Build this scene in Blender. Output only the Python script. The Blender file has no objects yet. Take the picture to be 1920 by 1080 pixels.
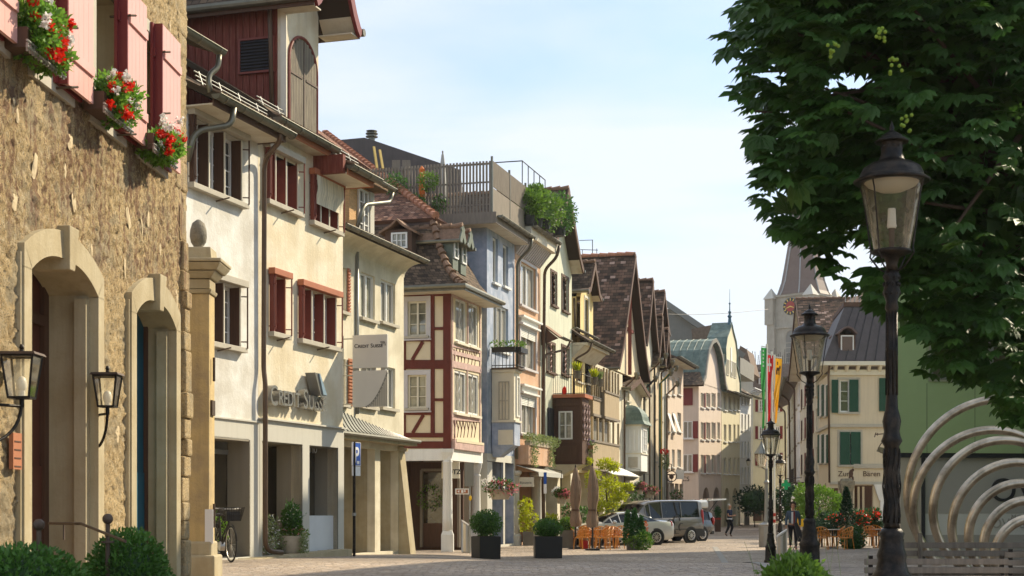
import bpy,bmesh,math,random
from mathutils import Vector,Matrix,noise
R=math.radians
random.seed(7)
scn=bpy.context.scene
col=scn.collection
FP,HX,HY,CZ=2800.0,960.0,951.0,1.6
# materials
MATS={}
def nodes(m):
 m.use_nodes=True
 nt=m.node_tree;nt.nodes.clear()
 return nt
def mat(name,c,rough=.8,var=.12,scale=3.0,bump=0.0,bscale=40.0,metal=0.0,spec=.35,streak=0.0,c2=None,c2f=0.0,c2s=2.0,stretch=(1,1,1),coat=0.0,trans=0.0):
 """principled material: base colour, noise mottling, optional rain streaks and a second colour in patches"""
 if name in MATS:return MATS[name]
 m=bpy.data.materials.new(name);nt=nodes(m);N=nt.nodes;L=nt.links
 out=N.new('ShaderNodeOutputMaterial');b=N.new('ShaderNodeBsdfPrincipled')
 L.new(b.outputs[0],out.inputs[0])
 b.inputs['Roughness'].default_value=rough;b.inputs['Metallic'].default_value=metal
 b.inputs['Specular IOR Level'].default_value=spec
 b.inputs['Coat Weight'].default_value=coat
 tc=N.new('ShaderNodeTexCoord');mp=N.new('ShaderNodeMapping');mp.inputs['Scale'].default_value=stretch
 L.new(tc.outputs['Object'],mp.inputs[0])
 base=N.new('ShaderNodeRGB');base.outputs[0].default_value=(*c,1)
 cur=base.outputs[0]
 def mixc(a,bcol,fac,mode='MIX'):
  x=N.new('ShaderNodeMix');x.data_type='RGBA';x.blend_type=mode
  if hasattr(fac,'links')or not isinstance(fac,float):L.new(fac,x.inputs[0])
  else:x.inputs[0].default_value=fac
  L.new(a,x.inputs[6])
  if isinstance(bcol,tuple):x.inputs[7].default_value=(*bcol,1)
  else:L.new(bcol,x.inputs[7])
  return x.outputs[2]
 def ramp(src,p0,p1,v0=0.0,v1=1.0):
  r=N.new('ShaderNodeMapRange');r.inputs[1].default_value=p0;r.inputs[2].default_value=p1
  r.inputs[3].default_value=v0;r.inputs[4].default_value=v1;L.new(src,r.inputs[0]);return r.outputs[0]
 def nz(s,d=4.0,rg=.6,vec=None):
  n=N.new('ShaderNodeTexNoise');n.inputs['Scale'].default_value=s;n.inputs['Detail'].default_value=d
  n.inputs['Roughness'].default_value=rg;L.new(vec or mp.outputs[0],n.inputs['Vector']);return n.outputs['Fac']
 if c2:cur=mixc(cur,c2,ramp(nz(c2s,5),.5-.18*c2f,.72-.2*c2f))
 if var:
  v=ramp(nz(scale,6),.25,.75,1-var,1+var)
  cc=N.new('ShaderNodeCombineColor');[L.new(v,cc.inputs[i])for i in range(3)]
  cur=mixc(cur,cc.outputs[0],1.0,'MULTIPLY')
 if streak:
  m2=N.new('ShaderNodeMapping');m2 .inputs['Scale'].default_value=(3.5,3.5,.22);L.new(tc.outputs['Object'],m2 .inputs[0])
  v=ramp(nz(2.2,5,.65,m2 .outputs[0]),.46,.72)
  mm=N.new('ShaderNodeMath');mm.operation='MULTIPLY';mm.inputs[1].default_value=streak;L.new(v,mm.inputs[0])
  cur=mixc(cur,(c[0]*.45,c[1]*.42,c[2]*.38),mm.outputs[0])
 L.new(cur,b.inputs['Base Color'])
 if bump:
  bp=N.new('ShaderNodeBump');bp.inputs['Strength'].default_value=1.0;bp.inputs['Distance'].default_value=bump
  L.new(nz(bscale,5,.65),bp.inputs['Height']);L.new(bp.outputs[0],b.inputs['Normal'])
 if trans:
  t=N.new('ShaderNodeBsdfTranslucent');L.new(cur,t.inputs[0]);mx=N.new('ShaderNodeMixShader')
  mx.inputs[0].default_value=trans;L.new(b.outputs[0],mx.inputs[1]);L.new(t.outputs[0],mx.inputs[2]);L.new(mx.outputs[0],out.inputs[0])
 MATS[name]=m;return m
def tile_mat(name,ca,cb,cc,w=.2,h=.16,bump=.03,rough=.85):
 """roof tiles: brick pattern laid in the roof's own UV metres, tile by tile colour"""
 m=bpy.data.materials.new(name);nt=nodes(m);N=nt.nodes;L=nt.links
 out=N.new('ShaderNodeOutputMaterial');b=N.new('ShaderNodeBsdfPrincipled');L.new(b.outputs[0],out.inputs[0])
 b.inputs['Roughness'].default_value=rough;b.inputs['Specular IOR Level'].default_value=.25
 uv=N.new('ShaderNodeUVMap')
 br=N.new('ShaderNodeTexBrick');L.new(uv.outputs[0],br.inputs['Vector'])
 br.inputs['Scale'].default_value=1;br.inputs['Brick Width'].default_value=w;br.inputs['Row Height'].default_value=h
 br.inputs['Mortar Size'].default_value=.014;br.inputs['Mortar Smooth'].default_value=.3;br.inputs['Bias'].default_value=-.1
 br.inputs['Color1'].default_value=(0,0,0,1);br.inputs['Color2'].default_value=(1,1,1,1);br.inputs['Mortar'].default_value=(0,0,0,1)
 cr=N.new('ShaderNodeValToRGB');L.new(br.outputs['Color'],cr.inputs[0])
 e=cr.color_ramp.elements;e[0].position=0;e[0].color=(*[x*.5 for x in ca],1);e[1].position=.9;e[1].color=(*cc,1)
 for p,c_ in((.25,ca),(.5,cb),(.7,ca),(.8,cb)):
  q=cr.color_ramp.elements.new(p);q.color=(*c_,1)
 n=N.new('ShaderNodeTexNoise');n.inputs['Scale'].default_value=1.3;n.inputs['Detail'].default_value=6;L.new(uv.outputs[0],n.inputs['Vector'])
 mr=N.new('ShaderNodeMapRange');mr.inputs[1].default_value=.3;mr.inputs[2].default_value=.7;mr.inputs[3].default_value=.6;mr.inputs[4].default_value=1.3
 L.new(n.outputs['Fac'],mr.inputs[0])
 x=N.new('ShaderNodeVectorMath');x.operation='SCALE';L.new(cr.outputs[0],x.inputs[0]);L.new(mr.outputs[0],x.inputs['Scale'])
 L.new(x.outputs[0],b.inputs['Base Color'])
 sp=N.new('ShaderNodeSeparateXYZ');L.new(uv.outputs[0],sp.inputs[0])
 md=N.new('ShaderNodeMath');md.operation='DIVIDE';md.inputs[1].default_value=h;L.new(sp.outputs[1],md.inputs[0])
 fr=N.new('ShaderNodeMath');fr.operation='FRACT';L.new(md.outputs[0],fr.inputs[0])
 sb=N.new('ShaderNodeMath');sb.operation='SUBTRACT';sb.inputs[0].default_value=1;L.new(fr.outputs[0],sb.inputs[1])
 ml=N.new('ShaderNodeMath');ml.operation='SUBTRACT';L.new(sb.outputs[0],ml.inputs[0]);L.new(br.outputs['Fac'],ml.inputs[1])
 bp=N.new('ShaderNodeBump');bp.inputs['Strength'].default_value=1;bp.inputs['Distance'].default_value=bump
 L.new(ml.outputs[0],bp.inputs['Height']);L.new(bp.outputs[0],b.inputs['Normal'])
 MATS[name]=m;return m
def glass_mat(name,tint,rough=.04,curtain=False):
 m=bpy.data.materials.new(name);nt=nodes(m);N=nt.nodes;L=nt.links
 out=N.new('ShaderNodeOutputMaterial');b=N.new('ShaderNodeBsdfPrincipled');L.new(b.outputs[0],out.inputs[0])
 b.inputs['Roughness'].default_value=.6 if curtain else rough
 b.inputs['Specular IOR Level'].default_value=.5
 b.inputs['Coat Weight'].default_value=1.0;b.inputs['Coat Roughness'].default_value=.03
 tc=N.new('ShaderNodeTexCoord');n=N.new('ShaderNodeTexNoise');mp=N.new('ShaderNodeMapping')
 mp.inputs['Scale'].default_value=(9,9,.35)if curtain else(1.6,1.6,1.6)
 L.new(tc.outputs['Object'],mp.inputs[0]);L.new(mp.outputs[0],n.inputs['Vector']);n.inputs['Scale'].default_value=1.5
 cr=N.new('ShaderNodeValToRGB');L.new(n.outputs['Fac'],cr.inputs[0])
 cr.color_ramp.elements[0].position=.35;cr.color_ramp.elements[0].color=(*[t*.35 for t in tint],1)
 cr.color_ramp.elements[1].position=.65;cr.color_ramp.elements[1].color=(*tint,1)
 L.new(cr.outputs[0],b.inputs['Base Color'])
 MATS[name]=m;return m
def clear_glass(name,tint=(1,1,1),op=.12):
 m=bpy.data.materials.new(name);nt=nodes(m);N=nt.nodes;L=nt.links
 out=N.new('ShaderNodeOutputMaterial');t=N.new('ShaderNodeBsdfTransparent');t.inputs[0].default_value=(*tint,1)
 g=N.new('ShaderNodeBsdfGlossy');g.inputs['Roughness'].default_value=.03
 d=N.new('ShaderNodeBsdfTranslucent');d.inputs[0].default_value=(.8,.74,.6,1)
 f=N.new('ShaderNodeFresnel');f.inputs[0].default_value=1.5
 mx=N.new('ShaderNodeMixShader');L.new(f.outputs[0],mx.inputs[0]);L.new(t.outputs[0],mx.inputs[1]);L.new(g.outputs[0],mx.inputs[2])
 m2=N.new('ShaderNodeMixShader');m2 .inputs[0].default_value=op;L.new(mx.outputs[0],m2 .inputs[1]);L.new(d.outputs[0],m2 .inputs[2])
 L.new(m2 .outputs[0],out.inputs[0]);MATS[name]=m;return m
mat('plaster_white',(.76,.75,.7),.9,.08,.8,.01,14,streak=.22,c2=(.6,.57,.5),c2f=.6,c2s=1.1)
mat('plaster_cream',(.76,.70,.55),.9,.08,.8,.01,14,streak=.22,c2=(.66,.57,.4),c2f=.6,c2s=1.1)
mat('plaster_pale',(.74,.68,.53),.9,.08,.9,.01,14,streak=.22,c2=(.6,.54,.4),c2f=.6,c2s=1)
mat('plaster_grey',(.55,.53,.46),.85,.06,.8,.003,20,streak=.15)
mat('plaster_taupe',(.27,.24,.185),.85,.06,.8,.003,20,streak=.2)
mat('plaster_blue',(.30,.36,.47),.9,.07,1.2,.008,14,streak=.2,c2=(.46,.5,.6),c2f=.4)
mat('plaster_peach',(.58,.38,.26),.95,.1,2.5,.012,18,streak=.2,c2=(.55,.33,.2),c2f=.4)
mat('plaster_green',(.60,.61,.48),.9,.08,1.2,.008,14,streak=.4)
mat('plaster_yellow',(.72,.56,.27),.9,.07,1.2,.004,30,streak=.2)
mat('plaster_pink',(.66,.55,.45),.9,.05,1.2,.004,30,streak=.2)
mat('plaster_lemon',(.68,.62,.43),.9,.05,1.2,.004,30,streak=.2)
mat('plaster_snow',(.78,.78,.75),.9,.04,1.2,.004,30,streak=.2)
mat('plaster_sand',(.66,.56,.40),.9,.05,1,.003,30,streak=.2)
mat('trim_blue',(.66,.68,.7),.7,.06,2)
mat('trim_stone',(.46,.42,.34),.85,.1,4,.005,30)
mat('sandstone',(.46,.395,.26),.85,.1,1.5,.006,25,streak=.3,c2=(.4,.33,.2),c2f=.4)
mat('sandstone_gold',(.58,.43,.2),.85,.12,3,.01,30,streak=.35,c2=(.42,.32,.18),c2f=.5)
mat('old_stone',(.3,.26,.19),.9,.25,5,.02,22,c2=(.14,.13,.1),c2f=.5,c2s=5)
mat('pale_stone',(.56,.45,.28),.85,.12,6,.01,20)
mat('rough_stone',(.36,.28,.17),.95,.4,7,.05,12,c2=(.16,.12,.075),c2f=.6,c2s=5,stretch=(1,1,.4))
mat('timber_red',(.125,.024,.014),.75,.25,6,.01,20,stretch=(1,1,.3))
mat('timber_faded',(.52,.36,.32),.85,.25,5,.01,20)
mat('panel_cream',(.7,.6,.42),.9,.06,2,.004,30)
mat('wood_red',(.17,.035,.02),.7,.25,5,.01,25,stretch=(6,6,.4),c2=(.26,.09,.06),c2f=.1,c2s=7)
mat('wood_brown',(.085,.042,.025),.65,.2,5,stretch=(4,4,.5))
mat('wood_umber',(.10,.055,.035),.75,.2,4,.004,20,stretch=(4,4,.5))
mat('shutter_red',(.2,.05,.035),.6,.15,4)
mat('shutter_rust',(.40,.14,.07),.55,.12,4)
mat('shutter_pink',(.66,.36,.32),.55,.06,4,coat=.1)
mat('door_brown',(.10,.035,.022),.5,.15,4)
mat('shutter_dark_red',(.18,.025,.025),.5,.1,4)
mat('shutter_green',(.012,.07,.04),.55,.1,4)
mat('wood_weathered',(.30,.26,.19),.9,.35,5,.012,20,stretch=(7,7,.35),c2=(.12,.1,.08),c2f=.6,c2s=5)
mat('wood_gallery',(.42,.33,.21),.85,.3,5,.006,20,stretch=(6,6,.3))
mat('wood_grey',(.22,.185,.145),.85,.25,4,.005,20,stretch=(5,5,.5))
mat('wood_orange',(.55,.27,.1),.7,.25,6)
mat('wood_yellow',(.6,.42,.12),.7,.15,6)
mat('white_paint',(.76,.75,.71),.5,.05,3)
mat('cream_paint',(.7,.65,.52),.55,.06,3)
mat('soffit',(.66,.6,.48),.7,.1,2,c2=(.5,.43,.32),c2f=.3)
mat('gutter_metal',(.17,.16,.12),.42,.2,5,metal=.7)
mat('pipe_brown',(.11,.07,.045),.45,.15,5,metal=.3)
mat('zinc',(.33,.33,.31),.4,.12,3,metal=.6,streak=.2)
mat('copper_green',(.10,.145,.12),.6,.15,2,streak=.3,c2=(.15,.2,.17),c2f=.4)
mat('dark_metal',(.035,.032,.03),.4,.1,5,metal=.4)
mat('iron_black',(.012,.011,.010),.38,.3,9,.004,60,metal=.55,c2=(.04,.03,.022),c2f=.3,c2s=12)
mat('iron_rust',(.1,.07,.05),.6,.3,9,metal=.4)
mat('steel',(.56,.47,.35),.3,.12,2,metal=1.0,stretch=(1,1,1),c2=(.3,.25,.18),c2f=.5,c2s=3)
mat('brushed_steel',(.5,.48,.44),.35,.06,2,metal=.9)
mat('letter_metal',(.33,.32,.3),.35,.1,4,metal=.6)
mat('letter_blue',(.24,.34,.42),.4,.1,4)
mat('slate_roof',(.085,.07,.065),.55,.2,2,metal=.2,streak=.3)
mat('roof_grey',(.21,.2,.17),.8,.12,2,streak=.2)
mat('roof_brown_flat',(.13,.09,.08),.8,.15,3)
mat('church_roof',(.15,.105,.085),.6,.08,1.0,streak=.3)
mat('church_stone',(.36,.34,.28),.9,.15,1.0,.01,8,streak=.3)
mat('hatch_brown',(.14,.1,.08),.7,.08,4)
mat('tile_hip',(.42,.19,.11),.8,.35,9,.01,30)
mat('tile_hip_brown',(.22,.13,.08),.8,.35,9,.01,30)
tile_mat('tile_orange',(.22,.10,.06),(.32,.155,.09),(.46,.27,.18),.2,.17)
tile_mat('tile_brown',(.10,.068,.045),(.15,.10,.06),(.22,.15,.1),.2,.17)
tile_mat('tile_mixed',(.095,.06,.038),(.19,.105,.065),(.62,.42,.32),.32,.21,.05)
tile_mat('tile_mossy',(.10,.075,.045),(.2,.12,.07),(.36,.19,.1),.2,.16,.05)
tile_mat('shingle_orange',(.5,.27,.11),(.6,.34,.15),(.66,.42,.2),.14,.16,.01)
glass_mat('glass_dark',(.05,.055,.05))
glass_mat('glass_shop',(.075,.06,.035))
glass_mat('glass_curtain',(.36,.34,.28),curtain=True)
glass_mat('glass_pale',(.33,.32,.24))
glass_mat('glass_car',(.012,.015,.014),.05);MATS['glass_car'].node_tree.nodes['Principled BSDF'].inputs['Coat Weight'].default_value=.15;MATS['glass_car'].node_tree.nodes['Principled BSDF'].inputs['Specular IOR Level'].default_value=.3
mat('canopy_metal',(.16,.165,.14),.6,.15,3,metal=.3,streak=.3)
clear_glass('lantern_glass',(.97,.96,.92),.17)
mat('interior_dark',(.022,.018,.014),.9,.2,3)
mat('blind_grey',(.4,.39,.35),.7,.05,3)
mat('blind_white',(.74,.73,.68),.7,.05,3)
mat('fabric_stripe',(.72,.66,.5),.85,.1,6,stretch=(9,9,.2),c2=(.45,.42,.33),c2f=.5,c2s=1.2)
mat('fabric_brown',(.24,.17,.12),.9,.15,5)
mat('sign_grey',(.62,.6,.54),.6,.03,3)
mat('sign_dark',(.03,.03,.035),.6,0)
mat('sign_grey_dark',(.2,.2,.18),.6,.05)
mat('sign_blue',(.02,.09,.42),.4,0)
mat('sign_white',(.8,.8,.8),.4,0)
mat('sign_red',(.4,.03,.02),.5,0)
mat('planter_black',(.02,.02,.02),.45,.1,4)
mat('planter_metal',(.15,.135,.11),.35,.2,3,metal=.6)
mat('planter_stone',(.4,.34,.25),.9,.15,6,.01,20)
mat('terracotta',(.4,.16,.08),.8,.1,5)
mat('rattan',(.6,.24,.03),.5,.25,20,coat=.3)
mat('cushion_red',(.45,.02,.02),.8,.1)
mat('car_silver',(.6,.6,.57),.26,.03,1,metal=.25,coat=1)
mat('car_champagne',(.15,.135,.115),.3,.03,1,metal=.4,coat=1)
mat('car_black',(.02,.022,.024),.22,.03,1,metal=.3,coat=1)
mat('plastic_dark',(.035,.035,.034),.6,.1,4)
mat('tyre',(.018,.018,.018),.85,.1,6)
mat('lamp_red',(.4,.01,.01),.25,0,coat=1)
mat('skin',(.5,.27,.17),.6,.05,6)
mat('hair_dark',(.03,.018,.012),.6,.2,20)
mat('hair_grey',(.4,.37,.33),.6,.1,20)
mat('denim',(.06,.09,.13),.85,.15,12)
mat('cloth_black',(.012,.012,.016),.85,.1,8)
mat('cloth_navy',(.02,.028,.06),.85,.1,8)
mat('cloth_white',(.7,.7,.7),.85,.05,8)
mat('leather',(.2,.07,.04),.6,.1)
mat('leaf_geranium',(.16,.32,.04),.5,.35,8,trans=.45)
mat('leaf_chestnut',(.042,.11,.018),.5,.45,2.5,trans=.42,c2=(.05,.12,.02),c2f=.3,c2s=3)
mat('leaf_chestnut_light',(.07,.16,.025),.5,.3,2.5,trans=.4)
mat('nut_green',(.2,.3,.03),.6,.1)
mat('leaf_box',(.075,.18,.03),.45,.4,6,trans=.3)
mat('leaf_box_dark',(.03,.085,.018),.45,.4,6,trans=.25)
mat('leaf_bright',(.13,.24,.03),.5,.35,6,trans=.4)
mat('leaf_lime',(.42,.46,.02),.5,.3,5,trans=.5)
mat('leaf_ivy',(.24,.3,.12),.6,.4,8,trans=.3)
mat('leaf_cypress',(.04,.13,.03),.6,.35,8,trans=.2)
mat('leaf_cypress_dark',(.015,.05,.02),.6,.35,8,trans=.15)
mat('bark',(.07,.05,.035),.95,.3,6,.02,12)
mat('petal_red',(.75,.03,.01),.6,.15,10,trans=.3)
mat('petal_white',(.82,.8,.76),.6,.05,10,trans=.3)
mat('petal_pink',(.7,.2,.25),.6,.15,10,trans=.3)
mat('petal_violet',(.18,.1,.3),.6,.15,10,trans=.3)
mat('flag_green',(.05,.34,.08),.8,.06,5,trans=.3)
mat('flag_red',(.55,.02,.03),.8,.06,5,trans=.3)
mat('flag_yellow',(.75,.38,.02),.8,.06,5,trans=.3)
mat('facade_green',(.37,.47,.24),.6,.04,1.5)
mat('facade_beige',(.46,.40,.32),.85,.04,1.5)
mat('facade_grey',(.42,.39,.36),.8,.04,1.5)
mat('facade_light',(.68,.66,.63),.8,.03,1.5)
mat('sign_yellow',(.8,.5,.02),.6,0)
mat('sign_orange',(.7,.16,.02),.6,0)
mat('sign_cross',(.01,.35,.14),.5,0)
mat('bulb',(.8,.76,.66),.3,0)
mat('clock_red',(.3,.03,.025),.6,.1,3)
mat('clock_gold',(.7,.5,.1),.4,0,metal=.5)
mat('path_slab',(.3,.28,.25),.8,.1,2,.004,20)
def stone_render():
 """old scratched render: brown-beige, purple-brown streaks of a faded painting, deep rough relief"""
 m=bpy.data.materials.new('stone_render');nt=nodes(m);N=nt.nodes;L=nt.links
 out=N.new('ShaderNodeOutputMaterial');b=N.new('ShaderNodeBsdfPrincipled');L.new(b.outputs[0],out.inputs[0])
 b.inputs['Roughness'].default_value=.95;b.inputs['Specular IOR Level'].default_value=.1
 tc=N.new('ShaderNodeTexCoord')
 def mapn(s):
  mp=N.new('ShaderNodeMapping');mp.inputs['Scale'].default_value=s;L.new(tc.outputs['Object'],mp.inputs[0]);return mp.outputs[0]
 def nz(v,s,d=6,r=.65,dist=0):
  n=N.new('ShaderNodeTexNoise');n.inputs['Scale'].default_value=s;n.inputs['Detail'].default_value=d;n.inputs['Roughness'].default_value=r
  n.inputs['Distortion'].default_value=dist;L.new(v,n.inputs['Vector']);return n.outputs['Fac']
 def mr(s,a,b_,c=0.,d=1.):
  r=N.new('ShaderNodeMapRange');r.inputs[1].default_value=a;r.inputs[2].default_value=b_;r.inputs[3].default_value=c;r.inputs[4].default_value=d;L.new(s,r.inputs[0]);return r.outputs[0]
 def mix(a,c,f):
  x=N.new('ShaderNodeMix');x.data_type='RGBA';L.new(f,x.inputs[0])
  if isinstance(a,tuple):x.inputs[6].default_value=(*a,1)
  else:L.new(a,x.inputs[6])
  x.inputs[7].default_value=(*c,1);return x.outputs[2]
 def mul(a,c):
  x=N.new('ShaderNodeMath');x.operation='MULTIPLY';L.new(a,x.inputs[0])
  if isinstance(c,float):x.inputs[1].default_value=c
  else:L.new(c,x.inputs[1])
  return x.outputs[0]
 iso=mapn((1,1,1));ver=mapn((1,1,.55))
 grain=nz(ver,24,10,.85)
 c=mix((.74,.56,.31),(.50,.36,.19),mr(nz(iso,1.6),.42,.68))
 c=mix(c,(.80,.66,.42),mr(nz(iso,3.2,6),.54,.7))
 c=mix(c,(.14,.095,.055),mr(grain,.47,.34))
 c=mix(c,(.78,.66,.45),mul(mr(nz(ver,44,5),.53,.64),.85));c=mix(c,(.08,.055,.035),mul(mr(nz(iso,75,4),.46,.36),.8));c=mix(c,(.42,.37,.27),mul(mr(nz(iso,2.3,5),.5,.62),.6))
 sv=mapn((6,6,.6))
 z=N.new('ShaderNodeSeparateXYZ');L.new(tc.outputs['Object'],z.inputs[0])
 streak=mul(mul(mr(nz(sv,1.5,4,.6,1.6),.48,.56),mr(nz(iso,9,3),.3,.5)),mul(mr(z.outputs[2],3.1,3.7),mr(z.outputs[2],5.3,4.9)))
 c=mix(c,(.16,.06,.055),mul(streak,.6))
 L.new(c,b.inputs['Base Color'])
 h=N.new('ShaderNodeMath');h.operation='ADD';L.new(grain,h.inputs[0]);L.new(mul(nz(ver,7,5),.6),h.inputs[1])
 bp=N.new('ShaderNodeBump');bp.inputs['Strength'].default_value=1;bp.inputs['Distance'].default_value=.06
 L.new(h.outputs[0],bp.inputs['Height']);L.new(bp.outputs[0],b.inputs['Normal'])
 MATS['stone_render']=m
stone_render()
def cobble():
 m=bpy.data.materials.new('cobble');nt=nodes(m);N=nt.nodes;L=nt.links
 out=N.new('ShaderNodeOutputMaterial');b=N.new('ShaderNodeBsdfPrincipled');L.new(b.outputs[0],out.inputs[0])
 b.inputs['Roughness'].default_value=.7;b.inputs['Specular IOR Level'].default_value=.4
 tc=N.new('ShaderNodeTexCoord')
 v=N.new('ShaderNodeTexVoronoi');v.inputs['Scale'].default_value=6.5;v.inputs['Randomness'].default_value=.8;L.new(tc.outputs['Object'],v.inputs['Vector'])
 ve=N.new('ShaderNodeTexVoronoi');ve.feature='DISTANCE_TO_EDGE';ve.inputs['Scale'].default_value=6.5;ve.inputs['Randomness'].default_value=.8;L.new(tc.outputs['Object'],ve.inputs['Vector'])
 sc=N.new('ShaderNodeSeparateColor');L.new(v.outputs['Color'],sc.inputs[0])
 cr=N.new('ShaderNodeValToRGB');L.new(sc.outputs[0],cr.inputs[0]);e=cr.color_ramp.elements
 e[0].color=(.29,.22,.165,1);e[1].color=(.54,.43,.32,1);q=e.new(.5);q.color=(.42,.33,.24,1);q=e.new(.8);q.color=(.34,.285,.24,1)
 n=N.new('ShaderNodeTexNoise');n.inputs['Scale'].default_value=.25;n.inputs['Detail'].default_value=5;L.new(tc.outputs['Object'],n.inputs['Vector'])
 mr=N.new('ShaderNodeMapRange');mr.inputs[1].default_value=.3;mr.inputs[2].default_value=.7;mr.inputs[3].default_value=.6;mr.inputs[4].default_value=1.25;L.new(n.outputs['Fac'],mr.inputs[0])
 x=N.new('ShaderNodeVectorMath');x.operation='SCALE';L.new(cr.outputs[0],x.inputs[0]);L.new(mr.outputs[0],x.inputs['Scale'])
 ed=N.new('ShaderNodeMapRange');ed.inputs[1].default_value=0;ed.inputs[2].default_value=.06;L.new(ve.outputs['Distance'],ed.inputs[0])
 mx=N.new('ShaderNodeMix');mx.data_type='RGBA';L.new(ed.outputs[0],mx.inputs[0]);mx.inputs[6].default_value=(.17,.14,.105,1);L.new(x.outputs[0],mx.inputs[7])
 L.new(mx.outputs[2],b.inputs['Base Color'])
 bp=N.new('ShaderNodeBump');bp.inputs['Strength'].default_value=1;bp.inputs['Distance'].default_value=.02;L.new(ed.outputs[0],bp.inputs['Height']);L.new(bp.outputs[0],b.inputs['Normal'])
 MATS['cobble']=m
cobble()
# geometry helpers
def sstep(a,b,x):
 t=max(0,min(1,(x-a)/(b-a)));return t*t*(3-2*t)
def ground_z(X,Y):
 far=56-15*sstep(-3,1.5,X)
 return .55*sstep(far,27,Y)if Y<far else 0.0
def at(px,py,D):
 return Vector(((px-HX)*D/FP,D,CZ+(HY-py)*D/FP))
def on_ground(px,py):
 D=8.0
 while D<300:
  p=at(px,py,D)
  if p.z<=ground_z(p.x,p.y):return Vector((p.x,p.y,ground_z(p.x,p.y)))
  D+=.1
 return at(px,py,300)
def stand(px,D):
 p=at(px,HY,D);return Vector((p.x,p.y,ground_z(p.x,p.y)))
class Frame:
 """a facade: u metres along it, w metres out of it, z up"""
 def __init__(s,P0,P1):
  s.O=Vector((P0[0],P0[1]));d=Vector((P1[0],P1[1]))-s.O;s.len=d.length;s.U=d.normalized();s.N=Vector((s.U.y,-s.U.x))
 @classmethod
 def px(c,xa,sa,xb,sb):
  return c(((xa-HX)/sa,FP/sa),((xb-HX)/sb,FP/sb))
 def side(s,u,w0=0,left=True,length=5):
  """frame of the wall turning back from u; left=True faces the camera"""
  a=s.O+s.U*u+s.N*w0;b=a-s.N*length
  return Frame(b,a)if left else Frame(a,b)
 def p(s,u,w,z):
  q=s.O+s.U*u+s.N*w;return Vector((q.x,q.y,z))
 def u(s,px,w=0):
  d=Vector(((px-HX)/FP,1.0));o=s.O+s.N*w
  den=s.U.x*d.y-s.U.y*d.x
  return(-o.x*d.y+o.y*d.x)/den
 def D(s,px,w=0):
  return(s.O+s.N*w+s.U*s.u(px,w)).y
 def z(s,px,py,w=0):return CZ+(HY-py)*s.D(px,w)/FP
 def off(s,w):
  o=s.O+s.N*w;return Frame(o,o+s.U*s.len)
def root_of(o):
 while o.parent:o=o.parent
 return o
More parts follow.
